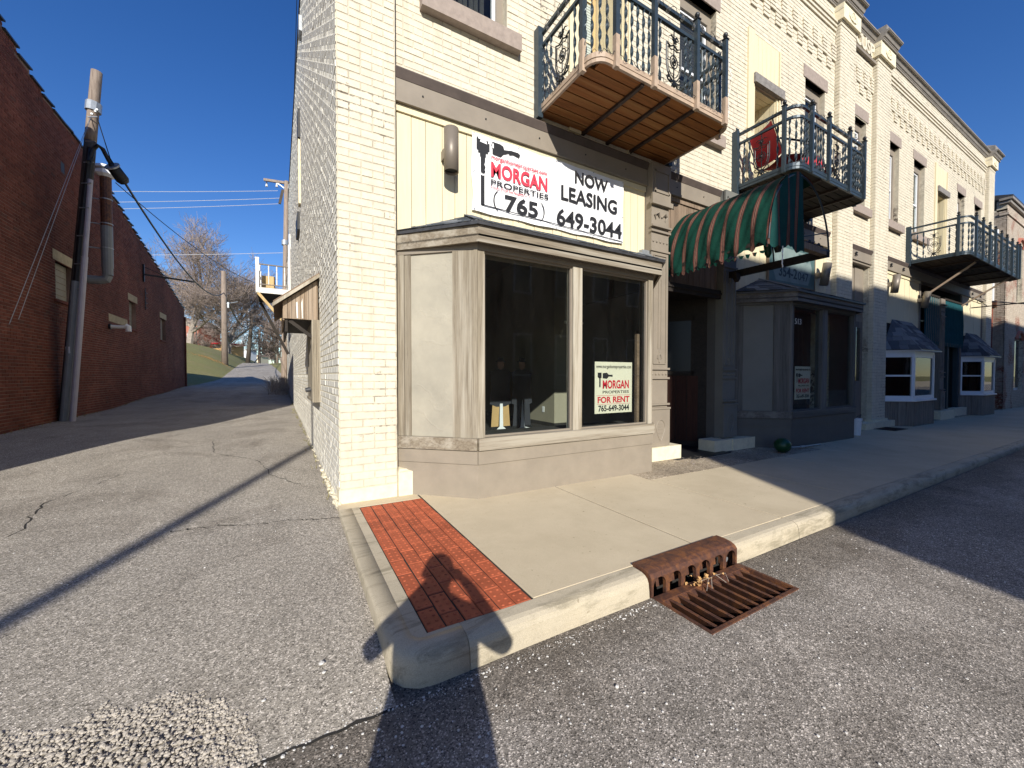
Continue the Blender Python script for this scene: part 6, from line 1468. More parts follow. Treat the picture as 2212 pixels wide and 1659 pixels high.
for k, (a, b, z0, z1) in enumerate(RW):
    w = obj('window', MB().prism([rp(a, -.12, z0), rp(b, -.12, z0), rp(b, -.16, z0), rp(a, -.16, z0)], (0, 0, z1 - z0)), 'siding', RB)
    for j in range(1, 6): z = z0 + (z1 - z0) * j / 6; obj('siding_board', MB().prism([rp(a + .02, -.105, z), rp(b - .02, -.105, z), rp(b - .02, -.12, z), rp(a + .02, -.12, z)], (0, 0, .012)), 'stone', w)
    obj('lintel', MB().prism([rp(a - .12, .012, z1), rp(b + .15, .012, z1), rp(b + .15, -.15, z1), rp(a - .12, -.15, z1)], (0, 0, .25)), 'red_pale', RB)
    obj('window_sill', MB().prism([rp(a - .08, .05, z0 - .07), rp(b + .1, .05, z0 - .07), rp(b + .1, -.15, z0 - .07), rp(a - .08, -.15, z0 - .07)], (0, 0, .069)), 'red', RB)
obj('lintel', MB().prism([rp(13.9, .012, 2.98), rp(15.7, .012, 2.98), rp(15.7, -.1, 2.98), rp(13.9, -.1, 2.98)], (0, 0, .24)), 'red_pale', RB)
obj('missing_brick_hole', MB().prism([rp(10.85, .007, 6.36), rp(11.05, .007, 6.36), rp(11.05, .007, 6.62), rp(10.85, .007, 6.62)], RN * .002), 'black', RB)  # flat black plate, the shade of a hole put in as colour
# body of the building, front and rear
f0_ = RO; mb = MB(); mb.prism([(-26, f0_.y, -.4), (f0_.x - .36, f0_.y, -.4), (f0_.x - .86, f0_.y + .02 + 25.6, -.4), (-26, f0_.y + 25.6, -.4)], (0, 0, 5.3)); obj('rear_mass', mb, 'red_joint', RB)
mb = MB()
for i in range(0, 51): a, b = steps[i], steps[i + 1]; mb.box(-26, RO.x - .40 - i * .01, RO.y + a, RO.y + b, 4.9, rstep((a + b) / 2) - .35)
obj('roof_mass', mb, 'tar', RB)
mb = MB(); mb.box(-26, RO.x - .002, RO.y - .25, RO.y - .002, -.4, 9.0); obj('front_wall', mb, 'red_joint', RB)
mb = MB()
for k in range(5): mb.box(-24.5 + k * 3.6, -22.5 + k * 3.6, RO.y - .28, RO.y - .251, 4.6, 6.6)
obj('front_window', mb, 'glassdark', RB)
# ---- fittings on that wall
FL = thing('flue_pipe', 'rusty upper and galvanised lower flue pipe with white cowl on the red wall', 'pipe', tuple(rp(12.3, .35, 4.1)))
F = lambda z, d=.42: rp(12.35, d, z)
obj('pipe_section', MB().tube([F(4.35), F(5.55)], .13, 14), 'pipegrey', FL, smooth=False); obj('pipe_section', MB().tube([F(5.55), F(6.95)], .125, 14), 'rust', FL); obj('pipe_section', MB().tube([F(4.14), F(4.35)], .12, 14), 'pipegrey', FL)
obj('elbow', MB().tube([F(4.14), F(4.02, .38), F(3.98, .25), F(3.98, .0)], .12, 12), 'pipegrey', FL)
for z in (4.9, 5.6, 6.3): obj('strap', MB().tube([F(z), F(z + .03)], .14, 14).bar(F(z), rp(12.35, .0, z), .03), 'galv', FL)
obj('cowl', MB().tube([F(6.95), F(7.02), F(7.10), F(7.16)], [.14, .24, .24, .16], 8), 'white', FL); obj('cowl', MB().tube([F(7.18), F(7.26), F(7.30)], [.26, .22, .05], 8), 'white', FL)
BR = thing('iron_bracket', 'dark iron bracket arm sticking out of the red wall near its rear end', 'bracket', tuple(rp(18.0, 0, 5.4)))
obj('arm', MB().bar(rp(17.7, .0, 5.30), rp(18.3, 1.55, 5.30), .06), 'blackiron', BR); obj('stay', MB().bar(rp(17.7, .0, 5.62), rp(18.0, .75, 5.32), .02), 'blackiron', BR); obj('wall_plate', MB().bar(rp(17.7, .03, 5.0), rp(17.7, .03, 5.7), .06), 'blackiron', BR)
solo('rung_ladder', MB().bar(rp(17.9, .03, 3.9), rp(17.9, .03, 4.8), .02).bar(rp(17.9, .05, 4.0), rp(18.1, .05, 4.0), .02).bar(rp(17.9, .05, 4.2), rp(18.1, .05, 4.2), .02).bar(rp(17.9, .05, 4.4), rp(18.1, .05, 4.4), .02).bar(rp(17.9, .05, 4.6), rp(18.1, .05, 4.6), .02), 'blackiron', tuple(rp(17.9, 0, 4)), 'small rusty rungs below the sign arm on the red wall', 'bracket')
PV = thing('white_vent_pipe', 'white plastic vent elbow poking out of the red wall', 'pipe', tuple(rp(13.9, 0, 2.75)))
obj('pipe_run', MB().tube([rp(13.9, .0, 2.80), rp(13.9, .42, 2.80)], .055, 10), 'pvcwhite', PV); obj('pipe_elbow', MB().tube([rp(13.9, .40, 2.85), rp(13.9, .46, 2.82), rp(13.9, .47, 2.66)], .075, 10), 'pvcwhite', PV); obj('dark_collar', MB().tube([rp(13.9, .0, 2.80), rp(13.9, .06, 2.80)], .09, 10), 'black', PV)
solo('corner_downpipe', MB().tube([rp(25.6, .06, 0.4), rp(25.6, .06, 4.6)], .04, 8), 'redink' if False else 'red', tuple(rp(25.6, 0, .4)), 'brick coloured downpipe at the rear corner of the red building', 'pipe')

# ---- utility pole with conduits at the red wall
PL = thing('leaning_utility_pole', 'short leaning utility pole with cable risers against the red brick wall', 'utility pole', (-4.75, 9.3, 0))
pb = Vector((-4.86, 9.45, .02)); pt = pb + Vector((0, 0, 1)) * 8.35
ptop = at(209, 155, 9.85); pbot = at(143, 917, 9.75)
pbot.z = alz(pbot.x, pbot.y) - .05
def pp(t): return pbot.lerp(ptop, t) - RT * .03 * (1 - t)
obj('pole_shaft', MB().tube([pp(.80 * t / 12) for t in range(13)], [.125 - .012 * t / 12 for t in range(13)], 14), 'poledark', PL, smooth=True); obj('pole_top', MB().tube([pp(.80 + .2 * t / 6) for t in range(7)], [.113 - .007 * t / 6 for t in range(7)], 14), 'polewood', PL, smooth=True)  # lower shaft dark: creosote, plus the roof's shadow painted in below the top
lat = (RT * .15); fr_ = -FW * .13
def pq(t, a, b=0.16): return pp(t) + RT * a - (pp(t) - CAM).normalized() * b
obj('cable_riser', MB().tube([pq(.53 + .05 * k, -.03 + .012 * k, .13) for k in range(6)] , .075, 8), 'black', PL)
obj('cable_riser', MB().tube([pq(.05, -.03, .14), pq(.3, -.03, .14), pq(.53, -.03, .13)], .07, 8), 'black', PL)
obj('conduit', MB().tube([pq(.0, -.03, .2), pq(.2, -.03, .2), pq(.40, -.04, .2)], .078, 12), 'pipegrey', PL)
obj('conduit', MB().tube([pq(-.005, .18, .2), pq(.2, .16, .2), pq(.47, .12, .2)], .06, 12), 'pipepale', PL); obj('conduit', MB().tube([pq(.47, .12, .2), pq(.6, .10, .18), pq(.69, .085, .16)], .05, 12), 'pipepale', PL)
for t in (.38, .45, .53, .61, .68, .74, .80, .87): obj('riser_strap', MB().bar(pq(t, -.12, .24), pq(t, .12, .24), .02, .02), 'galv', PL)
obj('warning_label', MB().bar(pq(.205, -.14, .30), pq(.205, -.04, .30), .008, .16), 'white', PL)
obj('guy_band', MB().tube([pp(.885), pp(.91)], .150, 10), 'galv', PL)
for a in (-.1, -.02, .06, .1): obj('guy_clamp', MB().sphere(tuple(pq(.88 + a * .1, a, .12)), .035, 6, 5), 'galv', PL)
obj('bare_patch', MB().tube([pp(.845), pp(.885)], .137, 14), 'polewood', PL) if False else None
obj('fallen_cap', MB().sphere(tuple(pq(-.004, -.08, .26)), .06, 8, 5, .35), 'offwhite', PL)
# cable with splice case
def sag(a, b, s, n=24): return [a.lerp(b, t / n) - Vector((0, 0, s * 4 * (t / n) * (1 - t / n))) for t in range(n + 1)]
d0 = 9.6
TP = thing('telephone_cable', 'thick black cable looping off the leaning pole through a fat splice case', 'cable', tuple(at(205, 318, 9.6)))
loop = [pq(.78, .03, .13), at(192, 350, 9.5), at(202, 322, 9.6), at(211, 314, 9.6), at(222, 322, 9.7), at(234, 345, 9.8), at(243, 360, 9.9)]
obj('cable_loop', MB().tube(loop, .045, 8), 'black', TP)
c0, c1 = at(238, 353, 9.8), at(271, 397, 10.2)
obj('splice_case', MB().tube([c0, c0.lerp(c1, .12), c0.lerp(c1, .16), c0.lerp(c1, .8), c0.lerp(c1, .95), c1], [.05, .06, .13, .14, .10, .045], 14), 'black', TP, smooth=True)
obj('case_end_ring', MB().tube([c0.lerp(c1, .10), c0.lerp(c1, .17)], .16, 14), 'galv', TP)
mainp_b = at(486, 799, 40); mainp_b.z = lawn_z(mainp_b.x, mainp_b.y) - .1; mainp_t = Vector((mainp_b.x, mainp_b.y, at(487, 587, 40).z))
mA = at(484, 632, 40)
obj('cable_span', MB().tube(sag(c1, mA, 1.25), [.03 + .012 * k / 24 for k in range(25)], 6), 'black', TP)
obj('messenger_strand', MB().tube([pp(.90), c0 + Vector((0, 0, .13)), c1 + Vector((0, 0, .05))], .010, 4), 'black', TP)
p2b = at(535, 777, 77); p2t = at(545, 677, 77)
obj('cable_span', MB().tube(sag(mA, at(541, 700, 77), 1.8), .07, 5), 'black', TP)
solo('service_wire', MB().tube(sag(at(250, 395, 11), at(553, 612, 24), .35), .016, 4), 'black', tuple(at(250, 395, 11)), 'thinner black service wire crossing under the splice case to the deck', 'wire')
solo('guy_wire', MB().tube([pp(.89), at(20, 700, 7.2)], .006, 4).tube([pp(.885), at(40, 690, 7.2)], .005, 4), 'galv', tuple(pp(.89)), 'pair of thin guy wires slanting down left across the red wall', 'wire')

# ================================================================ poles behind the yellow wall and up the hill
XP = thing('crossarm_pole', 'grey utility pole with wooden crossarm rising behind the small deck', 'utility pole', tuple(at(614, 818, 24)))
xb, xt = at(613, 830, 24), at(619, 392, 24); xb.z = .4
obj('pole_shaft', MB().tube([xb, xb.lerp(xt, .5), xt], [.17, .15, .13], 10), 'polewood', XP)
obj('crossarm', MB().bar(at(570, 388, 23.8), at(629, 397, 24.2), .12, .14), 'polewood', XP); obj('crossarm', MB().bar(at(604, 440, 23.9), at(611, 410, 24), .12, .14), 'poledark', XP)
obj('arm_brace', MB().bar(at(600, 396, 23.9), at(616, 408, 24), .05), 'galv', XP); obj('arm_brace', MB().bar(at(628, 398, 24.2), at(619, 410, 24), .05), 'galv', XP)
for x, y in ((576, 399), (598, 400), (624, 404)): obj('insulator', MB().tube([at(x, y - 6, 24), at(x, y + 4, 24)], [.03, .07], 8), 'offwhite', XP)
obj('transformer_strap', MB().tube([at(616, 520, 24), at(616, 530, 24)], .2, 10), 'galv', XP)
for k, (ya, yb_, xa) in enumerate(((412, 410, 600), (428, 434, 604), (440, 449, 606), (546, 548, 614))):
    a, b = at(xa, ya, 24), at(60, yb_ + (yb_ - ya) * .4, 27); lb = ['topmost', 'second', 'third', 'lowest'][k]
    solo('power_line', MB().tube(sag(a, b, .10), .014, 4), 'wire', tuple(a), lb + ' pale power line spanning from the crossarm pole over the red roof', 'wire', 'pale power lines over the alley')
solo('vertical_wire', MB().tube([at(643, -60, 16), at(634, 240, 20), at(629, 340, 23), at(627, 397, 24)], .014, 4), 'black', tuple(at(627, 397, 24)), 'thin dark wire running up the sky beside the cream wall', 'wire')
def pole(name, b, t, r, m, label, arm=None):
    T = thing(name, label, 'utility pole', tuple(b), 'utility poles along the alley'); obj('pole_shaft', MB().tube([b, b.lerp(t, .5), t], [r, r * .85, r * .7], 10), m, T, smooth=True)
    if arm: obj('crossarm', MB().bar(t - RT * arm - Vector((0, 0, .6)), t + RT * arm - Vector((0, 0, .6)), .18), m, T)
    return T
mp = pole('utility_pole', mainp_b, mainp_t, .30, 'polewood', 'thick bare wooden pole standing on the lawn in front of the big tree')
obj('meter_box', MB().bar(mainp_t.lerp(mainp_b, .33) + RT * .42, mainp_t.lerp(mainp_b, .39) + RT * .42, .14), 'galv', mp); obj('lamp_arm', MB().bar(mainp_t.lerp(mainp_b, .345) + RT * .25, mainp_t.lerp(mainp_b, .325) + RT * 1.4, .05), 'galv', mp)
p2b.z = 3.6; pole('utility_pole', p2b, p2t, .42, 'poledark', 'dark leaning pole beside the alley at the crest')
pole('utility_pole', at(560, 790, 120), at(561, 712, 120), .40, 'polewood', 'pale pole beyond the crest right of the dark leaning pole')
pole('utility_pole', at(571, 790, 170), at(571, 734, 170), .34, 'poledark', 'small distant dark pole beyond the pale one', arm=None)
pole('utility_pole', at(599, 792, 130), at(601, 694, 130), .42, 'polewood', 'grey pole with crossarm among bare trees right of the road', arm=1.6)
pole('utility_pole', at(594, 790, 150), at(596, 680, 150), .30, 'poledark', 'slim darker pole with crossarm under the deck brace', arm=1.8)
TW = thing('lattice_tower', 'white steel lattice tower behind the bare trees', 'tower', tuple(at(530, 775, 160)))
for s in (-1, 1):
    for e in (-1, 1): obj('tower_leg', MB().bar(at(530, 780, 160 + e * 1.5) + RT * s * 1.7, at(531, 638, 160 + e * .8) + RT * s * 1.0, .16), 'white', TW)
mb = MB()
for k in range(14):
    t0, t1 = k / 14, (k + 1) / 14; A = at(530, 780 - 142 * t0, 159); B_2 = at(530, 780 - 142 * t1, 159); w0 = 1.7 - .7 * t0; w1 = 1.7 - .7 * t1
    mb.bar(A - RT * w0, B_2 + RT * w1, .09); mb.bar(A + RT * w0, B_2 - RT * w1, .09); mb.bar(A - RT * w0, A + RT * w0, .09)
o = obj('cross_bracing', mb, 'white', TW); obj('tower_head', MB().bar(at(530, 640, 160), at(531, 632, 160), 1.8), 'gold', TW)

# ================================================================ buildings on the hill
def simple_house(name, p, w, dpt, h, m, roofm, label, cat, wins=(), roofh=.5, over=.5, gable=0):
    T = thing(name, label, cat, tuple(p)); x, y, z = p
    def qp(a, d, zz): v = Vector(p) + RT * a + f0 * d; return (v.x, v.y, z + zz)
    obj('wall', MB().prism([qp(-w / 2, 0, -3), qp(w / 2, 0, -3), qp(w / 2, dpt, -3), qp(-w / 2, dpt, -3)], (0, 0, h + 3)), m, T)
    if gable:
        P = [qp(-w / 2 - over, -over, h), qp(w / 2 + over, -over, h), qp(0, -over, h + gable)]; obj('roof', MB().prism(P, f0 * (dpt + 2 * over)), roofm, T)
    else: obj('roof', MB().prism([qp(-w / 2 - over, -over, h), qp(w / 2 + over, -over, h), qp(w / 2 + over, dpt, h), qp(-w / 2 - over, dpt, h)], (0, 0, roofh)), roofm, T)
    for (a, b, c, d, mm) in wins:
        f = obj('window', MB().prism([qp(a, -.05, c), qp(b, -.05, c), qp(b, -.01, c), qp(a, -.01, c)], (0, 0, d - c)), mm, T)
        if mm == 'white': obj('pane', MB().prism([qp(a + .25, -.09, c + .25), qp(b - .25, -.09, c + .25), qp(b - .25, -.055, c + .25), qp(a + .25, -.055, c + .25)], (0, 0, d - c - .5)), 'glassdark', f)
    return T
simple_house('orange_house', at(465, 767, 110), 5.2, 8, 3.1, 'orange', 'deepred', 'small orange flat roofed house on the hill behind the lawn', 'house', [(-1.0, 1.6, 1.9, 2.9, 'darkroom'), (-1.7, -.6, -.1, .5, 'darkroom')], roofh=.45)
simple_house('brick_house', at(400, 762, 105), 7.2, 8, 7.2, 'farred', 'stone', 'red brick house with pale arched gable half hidden by the big tree', 'house', [(.6, 2.1, 3.2, 5.2, 'white'), (-2.6, -.8, 3.2, 5.2, 'white'), (3.0, 3.15, 0, 6.5, 'white')], gable=2.2, over=.2)
simple_house('white_shed', at(516, 772, 135), 7.0, 4, 2.6, 'white', 'white', 'low white flat shed beyond the dark leaning pole', 'shed', [], roofh=.25)
simple_house('grey_van_shape', at(494, 769, 118), 2.4, 4, 1.9, 'galv', 'white', 'small pale grey shed between the orange house and the white shed', 'shed', [(-.7, .7, .7, 1.3, 'darkroom')], roofh=.2)
bpy.data.objects['grey_van_shape'].name = 'grey_shed'; ORG['grey_shed'] = ORG['grey_van_shape']
simple_house('pale_cottage', at(551, 782, 150), 4.2, 5, 2.1, 'block', 'brownboard', 'low pale cottage at the crest between two poles', 'house', [(-.8, .6, .6, 1.5, 'darkroom')], gable=.8, over=.3)
solo('brush_bush', MB().sphere((0, 0, 0), .001), 'bark2', tuple(at(610, 815, 26)), 'x', 'x') if False else None

# ================================================================ bare trees
def tree(label, base, h, seed, spread=.9, r0=.35, levels=6, twigm='bark2', limb=1.0, lean=(0, 0), minr=.012, group='bare trees on the hill'):
    q = random.Random(seed); T = thing('bare_tree', label, 'tree', tuple(base), group); tr = MB(); cr = MB()
    def grow(p, d, L, r, lev):
        n = 3; pts = [p]; rr = [r]; dd = d.copy()
        for i in range(n):
            dd = (dd + Vector((q.gauss(0, .10), q.gauss(0, .10), q.gauss(0, .05) + (.05 if lev > 1 else 0)))).normalized(); pts.append(pts[-1] + dd * L / n); rr.append(max(minr, r * (1 - .42 * (i + 1) / n)))
        (tr if lev < 2 else cr).tube(pts, rr, 7 if lev < 2 else (4 if lev < 4 else 3), cap=False)
        if lev >= levels: return
        k = q.choice((2, 3, 3)) if lev else 5
        for j in range(k):
            t = q.uniform(.35, 1.0) if lev else q.uniform(.4, 1.0); i = min(n - 1, int(t * n)); bp2 = pts[i].lerp(pts[i + 1], t * n - i)
            ax = Vector((q.gauss(0, 1), q.gauss(0, 1), q.gauss(0, .45))).normalized(); nd = (dd * (.62 if lev else .75) + ax * spread * q.uniform(.55, 1.0)).normalized()
            grow(bp2, nd, L * q.uniform(.58, .80), max(minr, rr[i] * q.uniform(.45, .68)), lev + 1)
        grow(pts[-1], (dd + Vector((q.gauss(0, .2), q.gauss(0, .2), .15))).normalized(), L * .72, max(minr, rr[-1]), lev + 1)
    grow(Vector(base), Vector((lean[0], lean[1], 1)).normalized(), h * .30 * limb, r0, 0)
    obj('trunk', tr, 'bark', T); obj('crown', cr, twigm, T)
tree('largest bare tree with spreading grey crown rising behind the red building', at(408, 775, 72) - Vector((0, 0, .5)), 29, 3, r0=.62, levels=7, minr=.017, spread=.95)
tree('bare grey tree directly behind the thick wooden pole', at(492, 777, 88) - Vector((0, 0, .5)), 27, 8, r0=.5, levels=7, minr=.018, spread=.95)
tree('small round purple-brown ornamental tree in front of the orange house', at(431, 768, 96), 7.0, 12, r0=.22, levels=6, twigm='bark2', spread=1.0, minr=.02)
tree('broad dark bare tree between the orange house and the dark pole', at(500, 776, 112), 16, 17, r0=.40, levels=6, minr=.022, spread=1.0)
tree('slim bare tree right of the dark leaning pole', at(548, 785, 100), 11, 23, r0=.16, levels=5, minr=.03, lean=(.5, 0))
tree('bare trees edge right of the road under the deck', at(612, 792, 85), 15, 29, r0=.3, levels=6, minr=.03, lean=(-.2, 0))
tree('distant bare tree in the gap above the crest', at(577, 788, 190), 12, 31, r0=.3, levels=5, minr=.06)
tree('smaller distant bare tree right of the crest gap', at(589, 788, 200), 9, 33, r0=.3, levels=5, minr=.06)
# leaf circle at the pole foot, weeds by the wall
def scat(name, m, c, rx, ry, n, seed, zf, r0=.03, r1=.09):
    q = random.Random(seed); V = []; F = []; b0 = 0
    for i in range(n):
        x = c[0] + q.gauss(0, rx); y = c[1] + q.gauss(0, ry); r = q.uniform(r0, r1); vs, fs = proto[i % 10]; V += [(v.x * r + x, v.y * r + y, v.z * r * .5 + zf(x, y) + .02) for v in vs]; F += [tuple(t + b0 for t in f) for f in fs]; b0 += 12
    me = bpy.data.meshes.new(name); me.from_pydata(V, [], F); me.materials.append(M[m]); o = bpy.data.objects.new(name, me); link(o); o['kind'] = 'stuff'
scat('fallen_leaves', 'leaf', (mainp_b.x - 1.2, mainp_b.y - .8), .8, .5, 260, 5, lawn_z, .02, .06)
q = random.Random(6); mb = MB()
for i in range(260):
    s = q.uniform(17, 25); p = sp(s, q.uniform(.1, .9) ** 1.2, 0); z = aprof(p.y); d = Vector((q.gauss(0, .25), q.gauss(0, .25), q.uniform(.3, .8))); mb.tube([(p.x, p.y, z - .05), (p.x + d.x * .5, p.y + d.y * .5, z + d.z * .6), (p.x + d.x, p.y + d.y, z + d.z)], [.012, .009, .004], 3, cap=False)
o = obj('dry_weeds', mb, 'bark'); o['kind'] = 'stuff'
q = random.Random(7); mb = MB()
for i in range(240):
    s = q.random() * 25; d = .03 + abs(q.gauss(0, .04)); p = sp(s, d, 0) if i % 2 else rp(8 + q.random() * 17, d + .02, 0); z = alz(p.x, p.y)
    for k in range(3): a = q.uniform(0, 6.28); L = q.uniform(.03, .09); mb.add([(p.x, p.y, z), (p.x + .006, p.y, z), (p.x + L * math.cos(a) * .5, p.y + L * math.sin(a) * .5, z + L)], [(0, 1, 2)])
o = obj('kerbside_weeds', mb, 'grass'); o['kind'] = 'stuff'

# ================================================================ flaking brick building past the gap on the right
FB = thing('flaking_brick_building', 'white flaking red brick building at the far right end of the street', 'building', (25.3, 0, 0))
fx0 = 24.95; FBW = Wall(); holes = [(1.9, 2.9, 4.4, 6.9), (4.6, 5.6, 4.4, 6.9), (1.8, 3.4, .6, 2.9)]
mb = MB(); slab(mb, (fx0, 0.0, 0), (1, 0, 0), (0, -1, 0), 0, 14, -.5, 8.35, holes); slab(mb, (fx0, 0, 0), (0, -1, 0), (-1, 0, 0), -12, -.0, -.5, 8.0, []); mb.box(fx0 + .3, fx0 + 14, .3, 12, 7.4, 7.6); mb.box(fx0 + 13.7, fx0 + 13.99, .3, 12, -.5, 7.39); mb.box(fx0 + .3, fx0 + 13.69, 1.2, 1.3, -.5, 7.39)
obj('wall', mb, 'cream_joint', FB)
FBW.lay((fx0, 0, 0), (1, 0, 0), (0, -1, 0), 0, 14, -.3, 8.2, holes, seed=70, L=.21); FBW.lay((fx0, 0, 0), (0, -1, 0), (-1, 0, 0), -8, 0, -.3, 7.9, seed=71, L=.21)
FBW.build(FB, 'flaking', N=0)
for k, (z, pr) in enumerate(((7.75, .05), (8.2, .10), (8.32, .16))): obj('cornice_course', MB().box(fx0 - pr, fx0 + 14, -pr, .2, z, z + .09), 'cornice' if k else 'flaking', FB)
obj('parapet_cap', MB().prism([(fx0 - .05, -.15, 8.42), (fx0 - .05, 3.5, 8.42), (fx0 - .05, 3.5, 8.5), (fx0 - .05, .3, 8.62), (fx0 - .05, -.15, 8.5)], (4.0, 0, 0)), 'tar', FB)
for k, (a, b, c, d) in enumerate(holes):
    w = obj('window', MB().box(fx0 + a, fx0 + b, .12, .16, c, d), 'white' if k else 'offwhite', FB); obj('pane', MB().box(fx0 + a + .1, fx0 + b - .1, .10, .118, c + .1, d - .1), 'glassdark', w); obj('arch_head', MB().tube([(fx0 + (a + b) / 2 + .56 * math.cos(t), -.02, d - .1 + .35 * math.sin(t)) for t in [PI * j / 8 for j in range(9)]], .07, 5), 'farred', FB)
obj('downpipe', MB().tube([(fx0 - .1, .35, 4.3), (fx0 - .1, .35, 6.9)], .08, 8), 'offwhite', FB); obj('downpipe', MB().tube([(fx0 - .1, .35, 0), (fx0 - .1, .35, 4.1)], .06, 8), 'red', FB); obj('hopper_head', MB().box(fx0 - .25, fx0 - .01, .2, .5, 6.9, 7.2), 'white', FB)
obj('pipe_shoe', MB().box(fx0 - .22, fx0 - .01, .2, .5, 4.05, 4.3), 'rust', FB)
obj('metal_canopy', MB().prism([(23.2, .9, 7.15), (fx0 - .01, .3, 7.35), (fx0 - .01, 1.6, 7.35), (23.2, 1.8, 7.15)], (0, 0, .05)), 'galv', FB); obj('dark_gable', MB().prism([(23.0, 3.2, 6.6), (fx0 - .02, 3.2, 6.6), (fx0 - .02, 3.2, 8.5)], (0, .3, 0)), 'tar', FB)
obj('street_cable', MB().tube([(22.9, .0, 4.05), (26, -1.6, 3.85), (30, -3.2, 4.0)], .02, 4), 'black', FB)
solo('white_step', MB().box(23.1, 24.8, .6, .9, -.1, 2.05), 'darkroom', (24, .7, 0), 'dark boarded doorway in the gap between the two buildings', 'door')

# ================================================================ buildings across the street (behind the camera): they cast the long shadows
OP = thing('opposite_building', 'brick shop building across the street behind the photographer', 'building', (12, -14, 0))
mb = MB(); mb.prism([(.15, -14.0, -.3), (.15, -14.0, 10.85), (.15, -24, 10.85), (.15, -24, -.3)], (50, 0, 0)); obj('wall', mb, 'red', OP)
mb = MB(); mb.prism([(.14, -14.02, -.3), (-.42, -14.02, -.3), (-.42, -14.02, 5.9), (.14, -14.02, 7.4)], (0, -4, 0)); obj('side_wing', mb, 'red', OP)
for r in range(2):
    for k in range(12):
        f = obj('window', MB().box(1.6 + k * 2.6, 2.7 + k * 2.6, -13.995, -13.95, 1.2 + r * 4.2, 3.4 + r * 4.2), 'white', OP); obj('pane', MB().box(1.7 + k * 2.6, 2.6 + k * 2.6, -13.948, -13.94, 1.3 + r * 4.2, 3.3 + r * 4.2), 'glassdark', f)
obj('cornice', MB().box(.15, 50, -13.99, -13.7, 10.4, 10.6), 'cornice', OP)
CP = thing('street_pole', 'wooden utility pole across the street that throws the thin shadow over the alley', 'utility pole', (-6.0, -12.6, 0))
obj('pole_shaft', MB().tube([(-6.05, -12.8, -.2), (-6.05, -12.8, 10.6)], [.095, .07], 12), 'polewood', CP)
obj('street_lamp', MB().sphere((-5.6, -12.8, 8.2), .16, 8, 6), 'galv', CP) if False else None

# ================================================================ the photographer
PH = thing('person', 'person in a dark knee-length coat on the street holding up a phone', 'person', (-.62, -4.40, -.2))
P0 = Vector((-.568, -4.308, -.2)); RS = Vector((math.cos(SUN_AZ), -math.sin(SUN_AZ), 0)); F_ = f0
def B(a, f, z): return P0 + RT * a + F_ * f + Vector((0, 0, z))
def skin_body(name, verts, edges, radii, m, parent, sub=2, root=0):
    me = bpy.data.meshes.new(name); me.from_pydata([tuple(v) for v in verts], edges, []); o = bpy.data.objects.new(name, me); link(o, parent); me.materials.append(M[m])
    md = o.modifiers.new('skin', 'SKIN'); md.use_smooth_shade = True; layer = me.skin_vertices[0].data if me.skin_vertices else None
    if layer is None:
        bm = bmesh.new(); bm.from_mesh(me); bm.verts.layers.skin.verify(); bm.to_mesh(me); bm.free(); layer = me.skin_vertices[0].data
    for i, r in enumerate(radii):
        layer[i].radius = r if hasattr(r, '__len__') else (r, r); layer[i].use_root = (i == root)
    s = o.modifiers.new('sub', 'SUBSURF'); s.levels = sub; s.render_levels = sub
    return o
bv = [B(0, -.02, .92), B(0, -.02, 1.08), B(0, -.01, 1.25), B(0, -.02, 1.37), B(0, 0, 1.45), B(0, .02, 1.52), B(0, .02, 1.60),
      B(-.10, -.02, .84), B(-.12, 0, .48), B(-.13, -.04, .15), B(-.14, .10, .095),
      B(.10, -.02, .84), B(.12, .02, .48), B(.13, -.02, .15), B(.15, .12, .095),
      B(-.19, -.01, 1.33), B(-.345, .04, 1.15), B(-.12, .22, 1.36), B(-.075, .27, 1.405),
      B(.17, -.01, 1.34), B(.345, .03, 1.17), B(.15, .22, 1.36), B(.085, .27, 1.405)]
be = [(0, 1), (1, 2), (2, 3), (3, 4), (4, 5), (5, 6), (0, 7), (7, 8), (8, 9), (9, 10), (0, 11), (11, 12), (12, 13), (13, 14), (3, 15), (15, 16), (16, 17), (17, 18), (3, 19), (19, 20), (20, 21), (21, 22)]
br = [(.15, .12), (.14, .11), (.155, .115), (.13, .09), .05, (.075, .09), (.07, .08), .085, .06, .045, .04, .085, .06, .045, .04, .065, .05, .035, .028, .065, .05, .035, .028]
body = skin_body('body', bv, be, br, 'coat', PH)
hd = MB().sphere(tuple(B(0, .015, 1.56)), .088, 16, 12, 1.25); obj('head', hd, 'skin', PH, smooth=True)
mb = MB(); mb.sphere(tuple(B(0, -.01, 1.60)), .095, 14, 10, 1.0); obj('hair', mb, 'hair', PH, smooth=True)
mb = MB().tube([B(0, .09, 1.575), B(0, .125, 1.545), B(0, .095, 1.53)], [.01, .016, .012], 6); obj('nose', mb, 'skin', PH)
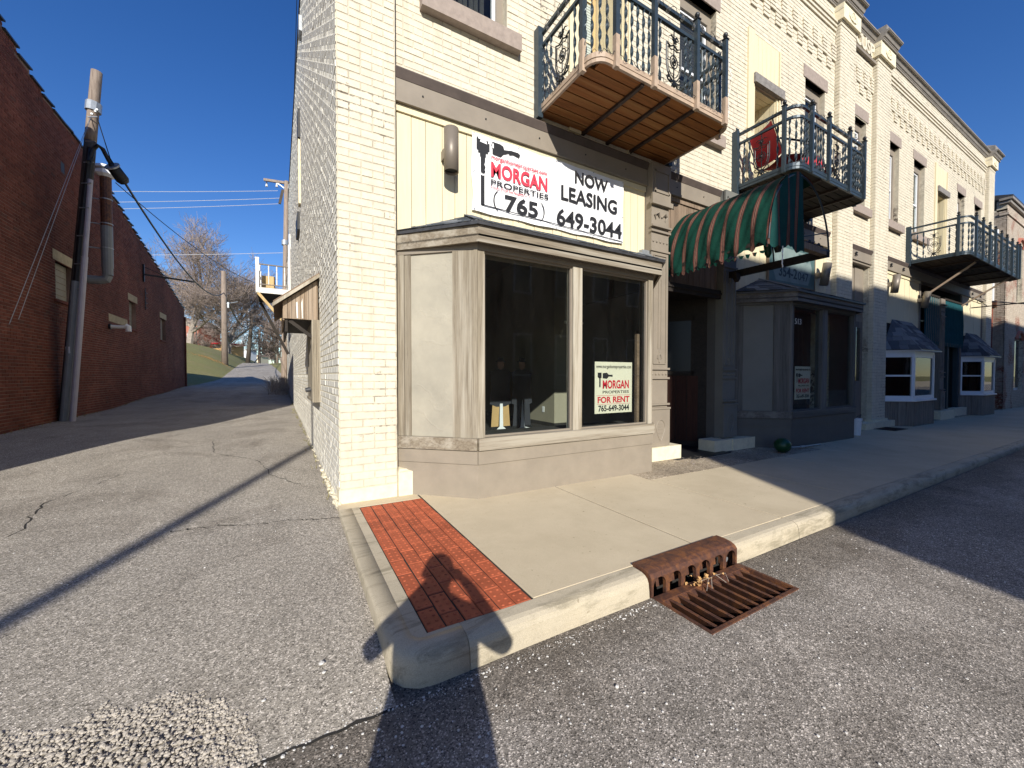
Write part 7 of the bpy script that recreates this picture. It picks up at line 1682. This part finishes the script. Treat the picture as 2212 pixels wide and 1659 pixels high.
for s in (-1, 1): obj('ear', MB().sphere(tuple(B(s * .09, 0, 1.56)), .022, 6, 5, 1.5), 'skin', PH); obj('eye', MB().sphere(tuple(B(s * .034, .088, 1.575)), .012, 8, 6), 'white', PH)
mb = MB(); n = 20; vs = []; fs = []
prof_ = [(.20, .12, 1.36), (.20, .13, 1.22), (.20, .14, 1.08), (.225, .165, .95), (.24, .18, .75), (.245, .18, .55)]
for (a, b, z) in prof_:
    for k in range(n): t = 2 * PI * k / n; vs.append(B(a * math.cos(t), b * math.sin(t) - .01, z))
for j in range(len(prof_) - 1):
    for k in range(n): fs.append((j * n + k, j * n + (k + 1) % n, (j + 1) * n + (k + 1) % n, (j + 1) * n + k))
fs.append(tuple(range(n))); obj('coat', mb.add(vs, fs), 'coat', PH, smooth=True)
for s in (-1, 1):                                              # hands with five fingers round the phone
    w = B(s * .085, .27, 1.405); palm = [w, w + Vector((0, 0, .04)) - RT * s * .0 + F_ * .01]
    hv = [w, B(s * .080, .275, 1.43)]; he = [(0, 1)]; hr = [.022, .026]
    for k in range(4):
        base = B(s * .078, .272 - .004 * k, 1.415 + .013 * k - .01); t1 = B(s * .082, .296, base.z + .2 - .2 + 0) ; i = len(hv)
        z = 1.385 + .018 * k; hv += [B(s * .083, .282, z), B(s * .080, .287 - .02, z + .004), B(s * .062, .262, z + .006)]; he += [(1, i), (i, i + 1), (i + 1, i + 2)]; hr += [.009, .0085, .0075]
    i = len(hv); hv += [B(s * .074, .262, 1.425), B(s * .055, .262, 1.43)]; he += [(1, i), (i, i + 1)]; hr += [.011, .009]
    skin_body('hand', hv, he, hr, 'skin', PH, sub=1)
PHN = thing('phone', 'black phone held sideways in both hands', 'phone', tuple(CAM - FW * .02))
c = CAM - FW * .022; P = [c + RT * a + UP * b for a, b in ((-.03, -.035), (.045, -.035), (.045, .035), (-.03, .035))]
P = [c + RT * a + UP * b for a, b in ((-.075, -.037), (.075, -.037), (.075, .037), (-.075, .037))]
obj('phone_body', MB().prism(P, -FW * .008), 'black', PHN)

print('OBJECTS', len(bpy.data.objects))
